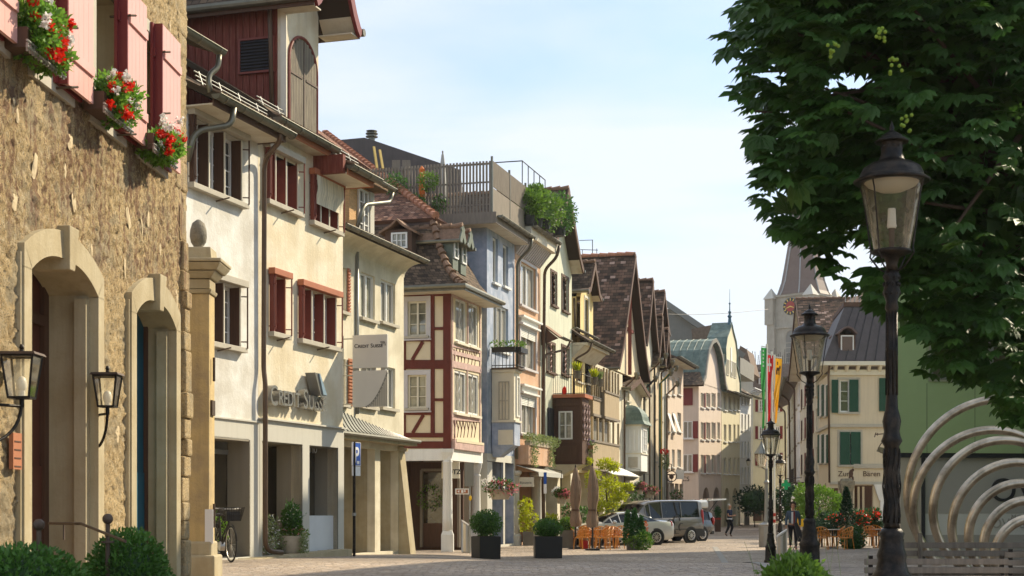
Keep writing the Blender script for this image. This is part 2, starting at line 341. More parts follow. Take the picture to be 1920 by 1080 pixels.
class MB:
 def __init__(s):s.v=[];s.f=[];s.uv=[]
 def face(s,pts,uvs=None):
  n=len(s.v);s.v+=[Vector(p)for p in pts];s.f.append(list(range(n,n+len(pts))));s.uv.append(uvs)
 def hexa(s,b,t):
  n=len(s.v);s.v+=[Vector(p)for p in b]+[Vector(p)for p in t]
  k=len(b)
  s.f.append([n+k-1-i for i in range(k)]);s.f.append([n+k+i for i in range(k)]);s.uv+=[None,None]
  for i in range(k):
   j=(i+1)%k;s.f.append([n+i,n+j,n+k+j,n+k+i]);s.uv.append(None)
  return s
 def box(s,fr,u0,u1,w0,w1,z0,z1):
  if fr is None:c=lambda a,b,z:Vector((a,b,z))
  else:c=fr.p
  if(w0<w1)^(fr is None):w0,w1=w1,w0
  return s.hexa([c(u0,w0,z0),c(u1,w0,z0),c(u1,w1,z0),c(u0,w1,z0)],[c(u0,w0,z1),c(u1,w0,z1),c(u1,w1,z1),c(u0,w1,z1)])
 def bar(s,a,b,w,h,up=Vector((0,0,1))):
  a=Vector(a);b=Vector(b);d=(b-a).normalized();x=d.cross(up)
  if x.length<1e-4:x=d.cross(Vector((1,0,0)))
  x.normalize();y=x.cross(d);x*=w/2;y*=h/2
  return s.hexa([a-x-y,a+x-y,a+x+y,a-x+y],[b-x-y,b+x-y,b+x+y,b-x+y])
 def tube(s,pts,r,n=8,closed=False,caps=True):
  pts=[Vector(p)for p in pts];m=len(pts);base=len(s.v)
  prev=None
  for i,p in enumerate(pts):
   if closed:t=pts[(i+1)%m]-pts[i-1]
   else:t=pts[min(i+1,m-1)]-pts[max(i-1,0)]
   t.normalize()
   if prev is None:
    x=t.cross(Vector((0,0,1)))
    if x.length<.05:x=t.cross(Vector((0,1,0)))
   else:x=prev-t*prev.dot(t)
   x.normalize();prev=x;y=t.cross(x);rr=r[i]if isinstance(r,(list,tuple))else r
   for k in range(n):
    a=2*math.pi*k/n;s.v.append(p+x*math.cos(a)*rr+y*math.sin(a)*rr)
  for i in range(m if closed else m-1):
   j=(i+1)%m
   for k in range(n):
    l=(k+1)%n;s.f.append([base+i*n+k,base+i*n+l,base+j*n+l,base+j*n+k]);s.uv.append(None)
  if caps and not closed:
   s.f.append([base+k for k in range(n)][::-1]);s.f.append([base+(m-1)*n+k for k in range(n)]);s.uv+=[None,None]
  return s
 def lathe(s,prof,c=(0,0,0),n=24,sx=1,sy=1,ph=0):
  c=Vector(c);base=len(s.v)
  for r,z in prof:
   for k in range(n):
    a=2*math.pi*k/n+ph;s.v.append(c+Vector((r*math.cos(a)*sx,r*math.sin(a)*sy,z)))
  for i in range(len(prof)-1):
   for k in range(n):
    l=(k+1)%n;s.f.append([base+i*n+k,base+i*n+l,base+(i+1)*n+l,base+(i+1)*n+k]);s.uv.append(None)
  s.f.append([base+k for k in range(n)][::-1]);s.f.append([base+(len(prof)-1)*n+k for k in range(n)]);s.uv+=[None,None]
  return s
 def ball(s,c,r,n=10,m=6,jit=0):
  rx,ry,rz=r if isinstance(r,tuple)else(r,r,r)
  c=Vector(c);base=len(s.v)
  for i in range(1,m):
   ph=math.pi*i/m
   for k in range(n):
    a=2*math.pi*k/n;j=1+random.uniform(-jit,jit)
    s.v.append(c+Vector((rx*math.sin(ph)*math.cos(a),ry*math.sin(ph)*math.sin(a),-rz*math.cos(ph)))*j)
  s.v+=[c-Vector((0,0,rz)),c+Vector((0,0,rz))]
  for i in range(m-2):
   for k in range(n):
    l=(k+1)%n;s.f.append([base+i*n+k,base+i*n+l,base+(i+1)*n+l,base+(i+1)*n+k]);s.uv.append(None)
  B=base+(m-1)*n
  for k in range(n):
   l=(k+1)%n;s.f.append([B,base+l,base+k]);s.f.append([B+1,base+(m-2)*n+k,base+(m-2)*n+l]);s.uv+=[None,None]
  return s
 def slab(s,P,thick,uv0=0.0):
  """P(i)->(a,b) rows of point pairs along a profile; makes a thick sheet with tile UVs"""
  rows=P;nrm=[]
  dist=0
  L=(rows[0][1]-rows[0][0]).length
  top=[];bot=[]
  for i,(a,b)in enumerate(rows):
   q=rows[min(i+1,len(rows)-1)][0]-rows[max(i-1,0)][0]
   n=(b-a).cross(q).normalized()
   if n.z<0:n=-n
   top.append((a,b));bot.append((a-n*thick,b-n*thick))
  for i in range(len(rows)-1):
   d=(rows[i+1][0]-rows[i][0]).length;Lb=(rows[i+1][1]-rows[i+1][0]).length
   a0=0 if abs(Lb-L)<1e-3 else(rows[i+1][0]-rows[i][0]).dot((rows[i][1]-rows[i][0]).normalized())
   s.face([top[i][0],top[i][1],top[i+1][1],top[i+1][0]],[(0,dist),(L,dist),(a0+Lb,dist+d),(a0,dist+d)])
   s.face([bot[i][0],bot[i+1][0],bot[i+1][1],bot[i][1]])
   for k in(0,1):s.face([top[i][k],bot[i][k],bot[i+1][k],top[i+1][k]],[(0,0)]*4)
   dist+=d;L=Lb
  s.face([top[0][0],bot[0][0],bot[0][1],top[0][1]],[(0,0)]*4);s.face([top[-1][0],top[-1][1],bot[-1][1],bot[-1][0]],[(0,0)]*4)
  return s
 def mesh(s,name,off,smooth=False):
  me=bpy.data.meshes.new(name);me.from_pydata([v-off for v in s.v],[],s.f)
  if any(s.uv):
   l=me.uv_layers.new(name='UVMap');i=0
   for f,u in zip(s.f,s.uv):
    for k in range(len(f)):
     l.data[i].uv=u[k]if u else(0,0)
     i+=1
  if smooth:
   me.polygons.foreach_set('use_smooth',[True]*len(me.polygons))
  return me
 def build(s,name,m,parent=None,smooth=False,bevel=0,fix=False):
  off=root_of(parent).location.copy()if parent else(s.v[0].copy()*0)
  me=s.mesh(name,off,smooth);o=bpy.data.objects.new(name,me)
  if fix:
   b=bmesh.new();b.from_mesh(me);bmesh.ops.remove_doubles(b,verts=b.verts,dist=1e-5);bmesh.ops.recalc_face_normals(b,faces=b.faces);b.to_mesh(me);b.free()
  me.materials.append(MATS[m]);col.objects.link(o)
  if parent:o.parent=parent
  if bevel:
   md=o.modifiers.new('bevel','BEVEL');md.width=bevel;md.segments=2;md.limit_method='ANGLE'
  return o
def tag(o,label=None,cat=None,group=None,kind=None):
 if label:o['label']=label
 if cat:o['category']=cat
 if group:o['group']=group
 if kind:o['kind']=kind
 return o
def thing(name,loc,label,cat,group=None,rz=0):
 o=bpy.data.objects.new(name,None);col.objects.link(o);o.location=Vector(loc);o.rotation_euler.z=rz;o.empty_display_size=.3
 return tag(o,label,cat,group)
def copy_tree(o,parent=None):
 c=o.copy();col.objects.link(c)
 if parent:c.parent=parent
 for ch in o.children:copy_tree(ch,c)
 return c
def place(proto,used,loc,rz=0,label=None,sc=1.0,cat=None):
 """first call moves the original, later calls move copies of it and of its parts"""
 o=proto if not used else copy_tree(proto)
 o.location=Vector(loc);o.rotation_euler.z=rz;o.scale=(sc,sc,sc)
 if label:o['label']=label
 return o
def text_part(name,s,size,depth,m,parent,fr,u,z,w,squeeze=1.0,bold=0.0,align='LEFT'):
 """lettering lying on a facade frame"""
 cu=bpy.data.curves.new(name,'FONT');cu.body=s;cu.size=size;cu.extrude=depth/2;cu.offset=bold;cu.align_x=align
 ob=bpy.data.objects.new(name,cu);col.objects.link(ob)
 dg=bpy.context.evaluated_depsgraph_get();me=bpy.data.meshes.new_from_object(ob.evaluated_get(dg))
 col.objects.unlink(ob);bpy.data.objects.remove(ob)
 off=root_of(parent).location
 for v in me.vertices:
  x,y,d=v.co;q=fr.p(u+x*squeeze,w+d+depth/2,z+y);v.co=q-off
 me.materials.clear();me.materials.append(MATS[m]);o=bpy.data.objects.new(name,me);col.objects.link(o);o.parent=parent
 return o
# building helpers
def wall_panel(mb,fr,u0,u1,z0,z1,holes,t=.25,w=0):
 holes=[h for h in holes if h[0]<u1 and h[1]>u0]
 us=sorted({round(x,4)for h in holes for x in h[:2]if u0<x<u1}|{round(u0,4),round(u1,4)})
 zs=sorted({round(x,4)for h in holes for x in h[2:4]if z0<x<z1}|{round(z0,4),round(z1,4)})
 for i in range(len(us)-1):
  for j in range(len(zs)-1):
   a,b,c,d=us[i],us[i+1],zs[j],zs[j+1];mu=(a+b)/2;mz=(c+d)/2
   if any(h[0]<mu<h[1]and h[2]<mz<h[3]for h in holes):continue
   mb.face([fr.p(a,w,c),fr.p(b,w,c),fr.p(b,w,d),fr.p(a,w,d)])
 for h in holes:
  a,b,c,d=max(h[0],u0),min(h[1],u1),max(h[2],z0),min(h[3],z1)
  q=lambda x,y,z:fr.p(x,w-y,z)
  mb.face([q(a,0,c),q(a,0,d),q(a,t,d),q(a,t,c)]);mb.face([q(b,0,c),q(b,t,c),q(b,t,d),q(b,0,d)])
  mb.face([q(a,0,d),q(b,0,d),q(b,t,d),q(a,t,d)]);mb.face([q(a,0,c),q(a,t,c),q(b,t,c),q(b,0,c)])
def shell(name,m,H,fr,u0,u1,z0,z1,holes,depth,t=.25):
 """front wall with openings, both side walls and the back"""
 mb=MB();wall_panel(mb,fr,u0,u1,z0,z1,holes,t)
 mb.box(fr,u0,u0+.2,-depth,-.002,z0,z1);mb.box(fr,u1-.2,u1,-depth,-.002,z0,z1);mb.box(fr,u0+.2,u1-.2,-depth,-depth+.2,z0,z1)
 return mb.build(name,m,H)
def window(H,fr,x0,x1,y0,y1,holes=None,w=0,cols=2,rows=2,fm='white_paint',pane='glass_dark',sill='trim_stone',sur=None,shut=None,rec=.12,head=None,fw=.06,name='window',slats=None):
 xm=(x0+x1)/2;z1,z0=fr.z(xm,y0,w),fr.z(xm,y1,w);u0,u1=fr.u(x0,w),fr.u(x1,w)
 if holes is not None:holes.append((u0,u1,z0,z1))
 return window_m(H,fr,u0,u1,z0,z1,w,cols,rows,fm,pane,sill,sur,shut,rec,head,fw,name)
def window_m(H,fr,u0,u1,z0,z1,w=0,cols=2,rows=2,fm='white_paint',pane='glass_dark',sill='trim_stone',sur=None,shut=None,rec=.12,head=None,fw=.06,name='window'):
 f=MB();a,b=w-rec-.03,w-rec+.03
 f.box(fr,u0+.001,u0+fw,a,b,z0+.001,z1-.001);f.box(fr,u1-fw,u1-.001,a,b,z0+.001,z1-.001)
 f.box(fr,u0+fw,u1-fw,a,b,z0+.001,z0+fw);f.box(fr,u0+fw,u1-fw,a,b,z1-fw,z1-.001)
 W,Hh=u1-u0-2*fw,z1-z0-2*fw
 for i in range(1,cols):
  x=u0+fw+W*i/cols;th=.035 if(cols%2==0 and i==cols//2)else .016
  f.box(fr,x-th,x+th,a+.004,b+.01,z0+fw,z1-fw)
 for j in range(1,rows):
  z=z0+fw+Hh*j/rows;f.box(fr,u0+fw,u1-fw,a+.012,b-.012,z-.014,z+.014)
 o=f.build(name,fm,H)
 MB().box(fr,u0+.01,u1-.01,w-rec-.06,w-rec-.035,z0+.01,z1-.01).build('pane',pane,o)
 if sur:
  s_=MB();k=.12;p=.03
  s_.box(fr,u0-k,u0-.001,w,w+p,z0,z1);s_.box(fr,u1+.001,u1+k,w,w+p,z0,z1);s_.box(fr,u0-k,u1+k,w,w+p,z1+.001,z1+k)
  s_.build('surround',sur,o)
 if sill:MB().box(fr,u0-.1,u1+.1,w-.02,w+.12,z0-.09,z0-.002).build('sill',sill,o)
 if head:MB().box(fr,u0-.12,u1+.12,w+.002,w+.14,z1+.06,z1+.2).build('header',head,o)
 if shut:
  sw=(u1-u0)/2
  for sd in(0,1):
   s_=MB();a0=u0-sw-.03 if sd==0 else u1+.03
   s_.box(fr,a0,a0+.05,w+.03,w+.07,z0,z1);s_.box(fr,a0+sw-.05,a0+sw,w+.03,w+.07,z0,z1)
   n=max(6,int((z1-z0)/.09))
   for i in range(n):
    z=z0+(z1-z0)*i/n;s_.box(fr,a0+.05,a0+sw-.05,w+.035,w+.06,z+.005,z+(z1-z0)/n*.8)
   s_.box(fr,a0+.05,a0+sw-.05,w+.031,w+.034,z0,z1)
   s_.build('shutter',shut,o)
 return o
def par_roof(H,fr,u0,u1,prof,m='tile_brown',t=.12,name='roof'):
 return MB().slab([(fr.p(u0,w,z),fr.p(u1,w,z))for w,z in prof],t).build(name,m,H)
def gable_front(H,fr,ua,ub,w0,w1,ze,zr,m='tile_brown',t=.12,flare=0.15,name='roof',verge='wood_umber',soff='soffit',ov=.3):
 """roof whose ridge runs out of the facade; ua..ub is the wall width, the slopes hang ov beyond it, verge boards on the street side"""
 uc=(ua+ub)/2;hw=(ub-ua)/2;sl=(zr-ze)/hw;o=None
 for sd in(-1,1):
  pr=[]
  for f in(1+ov/hw,1.0,.8,.5,0):
   z=zr-sl*hw*f+(max(0,f-.8)*sl*hw*flare*3);pr.append((uc+sd*hw*f,z))
  rows=[(fr.p(u,w0,z),fr.p(u,w1,z))for u,z in pr]
  r=MB().slab(rows,t).build(name,m,H);o=o or r
  MB().slab([(fr.p(u,w0,z-t-.01),fr.p(u,w1-.03,z-t-.01))for u,z in pr],.03).build('soffit',soff,r)
  vb=MB().slab([(fr.p(u,w1,z+.03),fr.p(u,w1+.06,z+.03))for u,z in pr],.26);vb.build('verge_board',verge,r)
  g=MB().tube([fr.p(pr[0][0]+sd*.05,w0,pr[0][1]-.06),fr.p(pr[0][0]+sd*.05,w1+.1,pr[0][1]-.06)],.07,8);g.build('gutter','gutter_metal',r)
 rt=MB();n=max(2,int((w1-w0)/.4))
 for i in range(n):
  a=w0+(w1-w0)*i/n;b=w0+(w1-w0)*(i+1)/n
  rt.tube([fr.p(uc,a,zr-.01),fr.p(uc,b+.03,zr+.03)],[.09,.12],8)
 rt.build('ridge','tile_hip_brown',o)
 return o
def gable_wall(H,fr,ua,ub,w,ze,zr,m,t=.2):
 MB().hexa([fr.p(ua,w,ze),fr.p(ub,w,ze),fr.p((ua+ub)/2,w,zr)],[fr.p(ua,w-t,ze),fr.p(ub,w-t,ze),fr.p((ua+ub)/2,w-t,zr)]).build('gable_wall',m,H,fix=True)
def gutter(H,fr,u0,u1,w,z,r=.09,name='gutter'):
 """half-round gutter with joints"""
 mb=MB();n=9
 rows=[]
 for k in range(n):
  a=math.pi*(k/(n-1))+math.pi;rows.append((w+r*math.cos(a),z+r*math.sin(a)))
 for i in range(n-1):
  (wa,za),(wb,zb)=rows[i],rows[i+1]
  mb.face([fr.p(u0,wa,za),fr.p(u1,wa,za),fr.p(u1,wb,zb),fr.p(u0,wb,zb)])
  k=.93;f=lambda w_,z_:(w+(w_-w)*k,z+(z_-z)*k)
  (wc,zc),(wd,zd)=f(wa,za),f(wb,zb)
  mb.face([fr.p(u0,wc,zc),fr.p(u0,wd,zd),fr.p(u1,wd,zd),fr.p(u1,wc,zc)])
 for x in(u0,u1):mb.face([fr.p(x,a,b)for a,b in rows])
 mb.tube([fr.p(u0,w+r,z),fr.p(u1,w+r,z)],.018,6)
 x=u0+.3
 while x<u1:
  mb.tube([fr.p(x,w+(r+.006)*math.cos(a),z+(r+.006)*math.sin(a))for a in[math.pi+math.pi*i/8 for i in range(9)]],.012,5);x+=.75
 return mb.build(name,'gutter_metal',H)
def pipe(H,pts,r=.05,m='pipe_brown',name='downpipe'):
 P=[Vector(p)for p in pts];Q=[P[0]]
 for i in range(1,len(P)-1):
  a,b,c=P[i-1],P[i],P[i+1];k=min(.25,(a-b).length/2.2,(c-b).length/2.2)
  p=b+(a-b).normalized()*k;q=b+(c-b).normalized()*k
  for t in(0,.25,.5,.75,1):Q.append(p.lerp(b,t).lerp(b.lerp(q,t),t))
 Q.append(P[-1])
 return MB().tube(Q,r,10).build(name,m,H,smooth=True)
def shopfront(H,fr,u0,u1,w,z1,seed=0):
 """recessed shop: stall riser, glass, mullions, door and goods behind"""
 r=random.Random(seed);mb=MB();g=MB();u=u0+.2;riser=MB()
 while u<u1-.9:
  b=min(u+r.uniform(1.0,1.7),u1-.1);door=r.random()<.3
  g.box(fr,u+.06,b-.06,w,w+.02,.12 if door else .7,z1-.45);mb.box(fr,u-.03,u+.05,w,w+.1,.05,z1-.1);mb.box(fr,u+.05,b-.03,w,w+.08,z1-.45,z1-.3)
  if not door:riser.box(fr,u+.05,b-.03,w,w+.07,.05,.7)
  u=b
 g.build('shop_glass','glass_shop',H);mb.build('shop_frame',r.choice(['wood_umber','wood_grey','white_paint','shutter_green','dark_metal']),H);riser.build('stall_riser',r.choice(['wood_umber','plaster_taupe','wood_grey','sandstone']),H)
 d=MB();u=u0+.4
 while u<u1-.6:
  h=r.uniform(.3,1.1);d.box(fr,u,u+r.uniform(.15,.4),w+.15,w+.35,.1,h)if r.random()<.45 else None;u+=r.uniform(.5,.9)
 if d.v:d.build('display_stands',r.choice(['wood_weathered','cushion_red','cloth_white','wood_orange','leaf_box']),H)
def arch_fill(mb,fr,u0,u1,zs,zt,w0,w1,n=14,rise=None):
 """masonry above an arched opening: zs springing, zt top of block"""
 uc=(u0+u1)/2;hw=(u1-u0)/2;rise=rise or hw
 pr=[(uc-hw*math.cos(math.pi*i/n),zs+rise*math.sin(math.pi*i/n))for i in range(n+1)]
 for i in range(n):
  (a,za),(b,zb)=pr[i],pr[i+1]
  mb.hexa([fr.p(a,w1,za),fr.p(b,w1,zb),fr.p(b,w0,zb),fr.p(a,w0,za)],[fr.p(a,w1,zt),fr.p(b,w1,zt),fr.p(b,w0,zt),fr.p(a,w0,zt)])
# foliage helpers
def rnd_unit():
 while 1:
  v=Vector((random.uniform(-1,1),random.uniform(-1,1),random.uniform(-1,1)))
  if .05<v.length<1:return v.normalized()
def leaf_quad(mb,p,size,asp=.55,d=None,up=None):
 d=d or rnd_unit();n=(up or rnd_unit());x=d.cross(n)
 if x.length<.05:x=d.cross(Vector((.3,.5,.8)))
 x.normalize();x*=size*asp*.5;L=d*size
 mb.face([p,p+L*.45+x,p+L,p+L*.45-x])
def blob_leaves(mb,c,r,n,size,shell_=.35,clumps=9,zmin=None):
 """leaves gathered in clumps over an ellipsoid, so the outline is uneven"""
 c=Vector(c);r=Vector(r)
 cl=[(rnd_unit(),random.uniform(.75,1.08))for _ in range(clumps)]
 for i in range(n):
  v=rnd_unit()
  k=max((v.dot(a)*.5+.5)**3*s for a,s in cl);rad=(.78+.3*k)*random.uniform(1-shell_,1)
  p=c+Vector((v.x*r.x,v.y*r.y,v.z*r.z))*rad
  if zmin is not None and p.z<zmin:p.z=zmin+random.uniform(0,.05)
  d=(v+rnd_unit()*.9+Vector((0,0,.3))).normalized();leaf_quad(mb,p,size*random.uniform(.7,1.3),d=d)
 return mb
# ground, sky, camera, light
def make_ground():
 xs=sorted(set([-600,-300,-150,-80,-50]+[-40+i for i in range(0,101)]+[80,120,200,400,700]))
 ys=sorted(set([-60,-20,0]+[2+i for i in range(0,80)]+[90,110,140,180,240,400,700]))
 mb=MB();idx={}
 for i,x in enumerate(xs):
  for j,y in enumerate(ys):
   idx[i,j]=len(mb.v);mb.v.append(Vector((x,y,ground_z(x,y))))
 for i in range(len(xs)-1):
  for j in range(len(ys)-1):
   mb.f.append([idx[i,j],idx[i+1,j],idx[i+1,j+1],idx[i,j+1]]);mb.uv.append(None)
 o=mb.build('ground','cobble',None,smooth=True);tag(o,kind='structure');return o
make_ground()
def strip(name,x0,x1,pts,m):
 """a sheet laid 5 mm over the ground following its rise"""
 mb=MB()
 for(xa,xb,y),(xc,xd,y2)in zip(pts,pts[1:]):
  n=max(1,int(abs(y2-y)/1.0))
  for i in range(n):
   t,t2=i/n,(i+1)/n
   P=[(xa+(xc-xa)*t,y+(y2-y)*t),(xb+(xd-xb)*t,y+(y2-y)*t),(xb+(xd-xb)*t2,y+(y2-y)*t2),(xa+(xc-xa)*t2,y+(y2-y)*t2)]
   mb.face([(a,b,ground_z(a,b)+.012)for a,b in P])
 o=mb.build(name,m,None);tag(o,kind='structure')
strip('gutter_strip',0,0,[(3.9,4.1,20),(5.2,5.4,36),(8.05,8.25,60)],'path_slab')
def setup():
 cam=bpy.data.cameras.new('camera');o=bpy.data.objects.new('camera',cam);col.objects.link(o)
 o.location=(0,0,CZ);o.rotation_euler=(R(90),0,0);cam.sensor_width=36;cam.lens=36*FP/1920;cam.shift_y=(HY-540)/1920
 cam.clip_end=4000;cam.clip_start=.1;scn.camera=o
 cam.dof.use_dof=True;cam.dof.focus_distance=36;cam.dof.aperture_fstop=9
 az,el=R(SUN_AZ),R(SUN_EL)
 S=Vector((math.sin(az)*math.cos(el),math.cos(az)*math.cos(el),math.sin(el)))
 l=bpy.data.lights.new('sun','SUN');l.energy=5.0;l.angle=R(.6);l.color=(1,.86,.63)
 lo=bpy.data.objects.new('sun',l);col.objects.link(lo);lo.rotation_euler=S.to_track_quat('Z','Y').to_euler();lo.location=(30,20,40)
 w=bpy.data.worlds.new('World');scn.world=w;w.use_nodes=True;nt=w.node_tree;nt.nodes.clear();N=nt.nodes;L=nt.links
 out=N.new('ShaderNodeOutputWorld');bg=N.new('ShaderNodeBackground');L.new(bg.outputs[0],out.inputs[0])
 sky=N.new('ShaderNodeTexSky');sky.sky_type='NISHITA';sky.sun_disc=False;sky.sun_elevation=el;sky.sun_rotation=az
 sky.air_density=1.0;sky.dust_density=1.5;sky.ozone_density=1.0
 tc=N.new('ShaderNodeTexCoord');mp=N.new('ShaderNodeMapping');mp.inputs['Scale'].default_value=(1.3,1.3,6.5);mp.inputs['Rotation'].default_value=(0,R(7),0)
 mp.inputs['Location'].default_value=(3.2,.4,1.1)
 L.new(tc.outputs['Generated'],mp.inputs[0])
 n=N.new('ShaderNodeTexNoise');n.inputs['Scale'].default_value=1.6;n.inputs['Detail'].default_value=7;n.inputs['Roughness'].default_value=.5;n.inputs['Distortion'].default_value=.35;L.new(mp.outputs[0],n.inputs['Vector'])
 mr=N.new('ShaderNodeMapRange');mr.inputs[1].default_value=.34;mr.inputs[2].default_value=.62;mr.inputs[3].default_value=CLOUD[0];mr.inputs[4].default_value=CLOUD[1];L.new(n.outputs['Fac'],mr.inputs[0])
 mx=N.new('ShaderNodeMix');mx.data_type='RGBA';L.new(mr.outputs[0],mx.inputs[0]);tn=N.new('ShaderNodeVectorMath');tn.operation='MULTIPLY';tn.inputs[1].default_value=(.62,.82,1.0);L.new(sky.outputs[0],tn.inputs[0]);L.new(tn.outputs[0],mx.inputs[6]);mx.inputs[7].default_value=CLOUD[2]
 L.new(mx.outputs[2],bg.inputs[0]);bg.inputs[1].default_value=SKY
 scn.view_settings.view_transform='Standard';scn.view_settings.look='None';scn.view_settings.gamma=1;scn.view_settings.exposure=EXPO
 scn.cycles.use_denoising=True;scn.cycles.max_bounces=6;scn.cycles.transparent_max_bounces=12;scn.cycles.caustics_reflective=False;scn.cycles.caustics_refractive=False
SUN_AZ,SUN_EL,SKY,EXPO=53,37,.15,.5
HAZE=.0002
CLOUD=(.12,.9,(4.5,4.75,5.1,1))
setup()
# old stone building, far left
St=Frame.px(-200,264,345,155)
H=thing('stone_building',St.p(0,0,.55),'old building of rough brown stone render with pink shutters and two arched doorways','building')
holes=[];zs=3.67
doors=[(41,168),(241,317)]
for a,b in doors:holes.append((St.u(a),St.u(b),.5,zs+.24))
wr=[St.u(118),St.u(218),St.u(298)];wins=[(u-.82,u,5.5,6.83)for u in[wr[0]-1.55]+wr]
holes+=wins
uE=St.u(345)
shell('wall','stone_render',H,St,St.u(-200),uE,0,9.5,holes,7,.42)
mb=MB();st_=.026;nu,nz_=int((uE-St.u(-40))/st_),int(7.9/st_);ids={}
for i in range(nu+1):
 for j in range(nz_+1):
  u,z=uE-i*st_,.3+j*st_;p_=Vector((u*1.0,0,z*.6));d=.5+.22*noise.fractal(p_*3.0,1,2,3)+.62*noise.fractal(p_*19,.6,2,3)
  ids[i,j]=len(mb.v);mb.v.append(St.p(u,.003+.05*max(0,min(1.2,d)),z))
for i in range(nu):
 for j in range(nz_):
  u,z=uE-(i+.5)*st_,.3+(j+.5)*st_
  if any(h[0]<u<h[1]and h[2]<z<h[3]for h in holes):continue
  mb.f.append([ids[i,j],ids[i,j+1],ids[i+1,j+1],ids[i+1,j]]);mb.uv.append(None)
mb.build('rough_render','stone_render',H,smooth=True)
mb=MB();z=.2
while z<9.3:
 h=random.uniform(.22,.45);j=random.uniform(-.03,.045)
 mb.box(St,uE-random.uniform(.25,.5),uE+j,-.3,random.uniform(.01,.05),z,z+h);z+=h
mb.build('corner_stones','stone_render',H,bevel=.03)
mb=MB();z=.3
while z<4.9:
 h=random.uniform(.2,.5);mb.box(St,St.u(331)+random.uniform(-.05,.05),St.u(342),.0,random.uniform(.09,.15)-(.06 if z>4.3 else 0),z,z+h);z+=h
mb.build('rubble_buttress','stone_render',H,bevel=.04)
mb=MB();mt=MB()
for x,y in[(23,207),(125,268),(58,312),(115,320),(132,380),(235,408),(272,411),(260,425),(165,465),(295,465),(228,502),(313,50),(185,622),(214,817),(20,380),(326,560)]:
 u=St.u(x);z=St.z(x,y);b=MB().ball((0,0,0),(random.uniform(.03,.07),.006,random.uniform(.05,.13)),7,4,.35)
 k=len(mb.v);tilt=random.uniform(-.5,.5)
 for v in b.v:
  a,c=v.x*math.cos(tilt)-v.z*math.sin(tilt),v.x*math.sin(tilt)+v.z*math.cos(tilt);mb.v.append(St.p(u+a,.035+v.y*1.3,z+c))
 mb.f+=[[k+i for i in f]for f in b.f];mb.uv+=b.uv
mb.build('embedded_stones','pale_stone',H)
hzb=MB().box(None,-610,710,-70,720,-1.5,72).build('haze','white_paint',None);tag(hzb,kind='stuff');hm_=bpy.data.materials.new('air');nt_=nodes(hm_);o_=nt_.nodes.new('ShaderNodeOutputMaterial');v_=nt_.nodes.new('ShaderNodeVolumePrincipled');v_.inputs['Density'].default_value=HAZE;v_.inputs['Color'].default_value=(.95,.95,.95,1);v_.inputs['Anisotropy'].default_value=.3;nt_.links.new(v_.outputs[0],o_.inputs['Volume']);hzb.data.materials.clear();hzb.data.materials.append(hm_)
for i,(a,b,z0,z1)in enumerate(wins):
 o=window_m(H,St,a,b,z0,z1,0,2,3,'white_paint','glass_pale',None,None,None,.3,None,.05)
 s_=MB();k=.13
 s_.box(St,a-k,a,.001,.07,z0-.13,z1+k);s_.box(St,b,b+k,.001,.07,z0-.13,z1+k);s_.box(St,a,b,.001,.07,z1,z1+k);s_.box(St,a-.0,b,.001,.075,z0-.13,z0)
 s_.build('surround','trim_stone',o)
 r_=MB();r_.box(St,a,a+.02,-.24,-.002,z0,z1);r_.box(St,b-.02,b,-.24,-.002,z0,z1);r_.box(St,a+.02,b-.02,-.24,-.002,z1-.02,z1);r_.build('reveal','sandstone',o)
 ua=St.u([60,132,243,308][i],.2)if i else St.u(-75,.2);ub=St.u([36,178,278,341][i],.2)
 if i==0:ua=ub-.66
 for lay,(wa,wb,da,mm)in enumerate([(.15,.185,0,'shutter_pink'),(.07,.1,-.1,'shutter_dark_red')]):
  s_=MB();n=5;x0=ua+da;x1=ub+da*.6
  for j in range(n):s_.box(St,x0+(x1-x0)*j/n+.002,x0+(x1-x0)*(j+1)/n-.002,wa,wb,z0-.05,z1+.12)
  for zz in(z0+.2,z1-.25):s_.box(St,x0+.02,x1-.02,wb+.001,wb+.022,zz,zz+.09)
  if lay==0:s_.box(St,x0-.012,x0-.001,wa-.02,wb,z0-.05,z1+.12)
  sh=s_.build('shutter',mm,o)
 e=MB();e.box(St,ua-.04,ua-.014,.075,.19,z0-.05,z1+.12);e.build('shutter_edge','shutter_dark_red',o)
 hk=MB()
 for zz in(z0-.09,z0+.45,z1-.2):hk.tube([St.p(ua-.02,.0,zz),St.p(ua-.02,.22,zz+.01),St.p(ua+.05,.25,zz+.03)],.012,6)
 hk.build('hook','iron_rust',o)
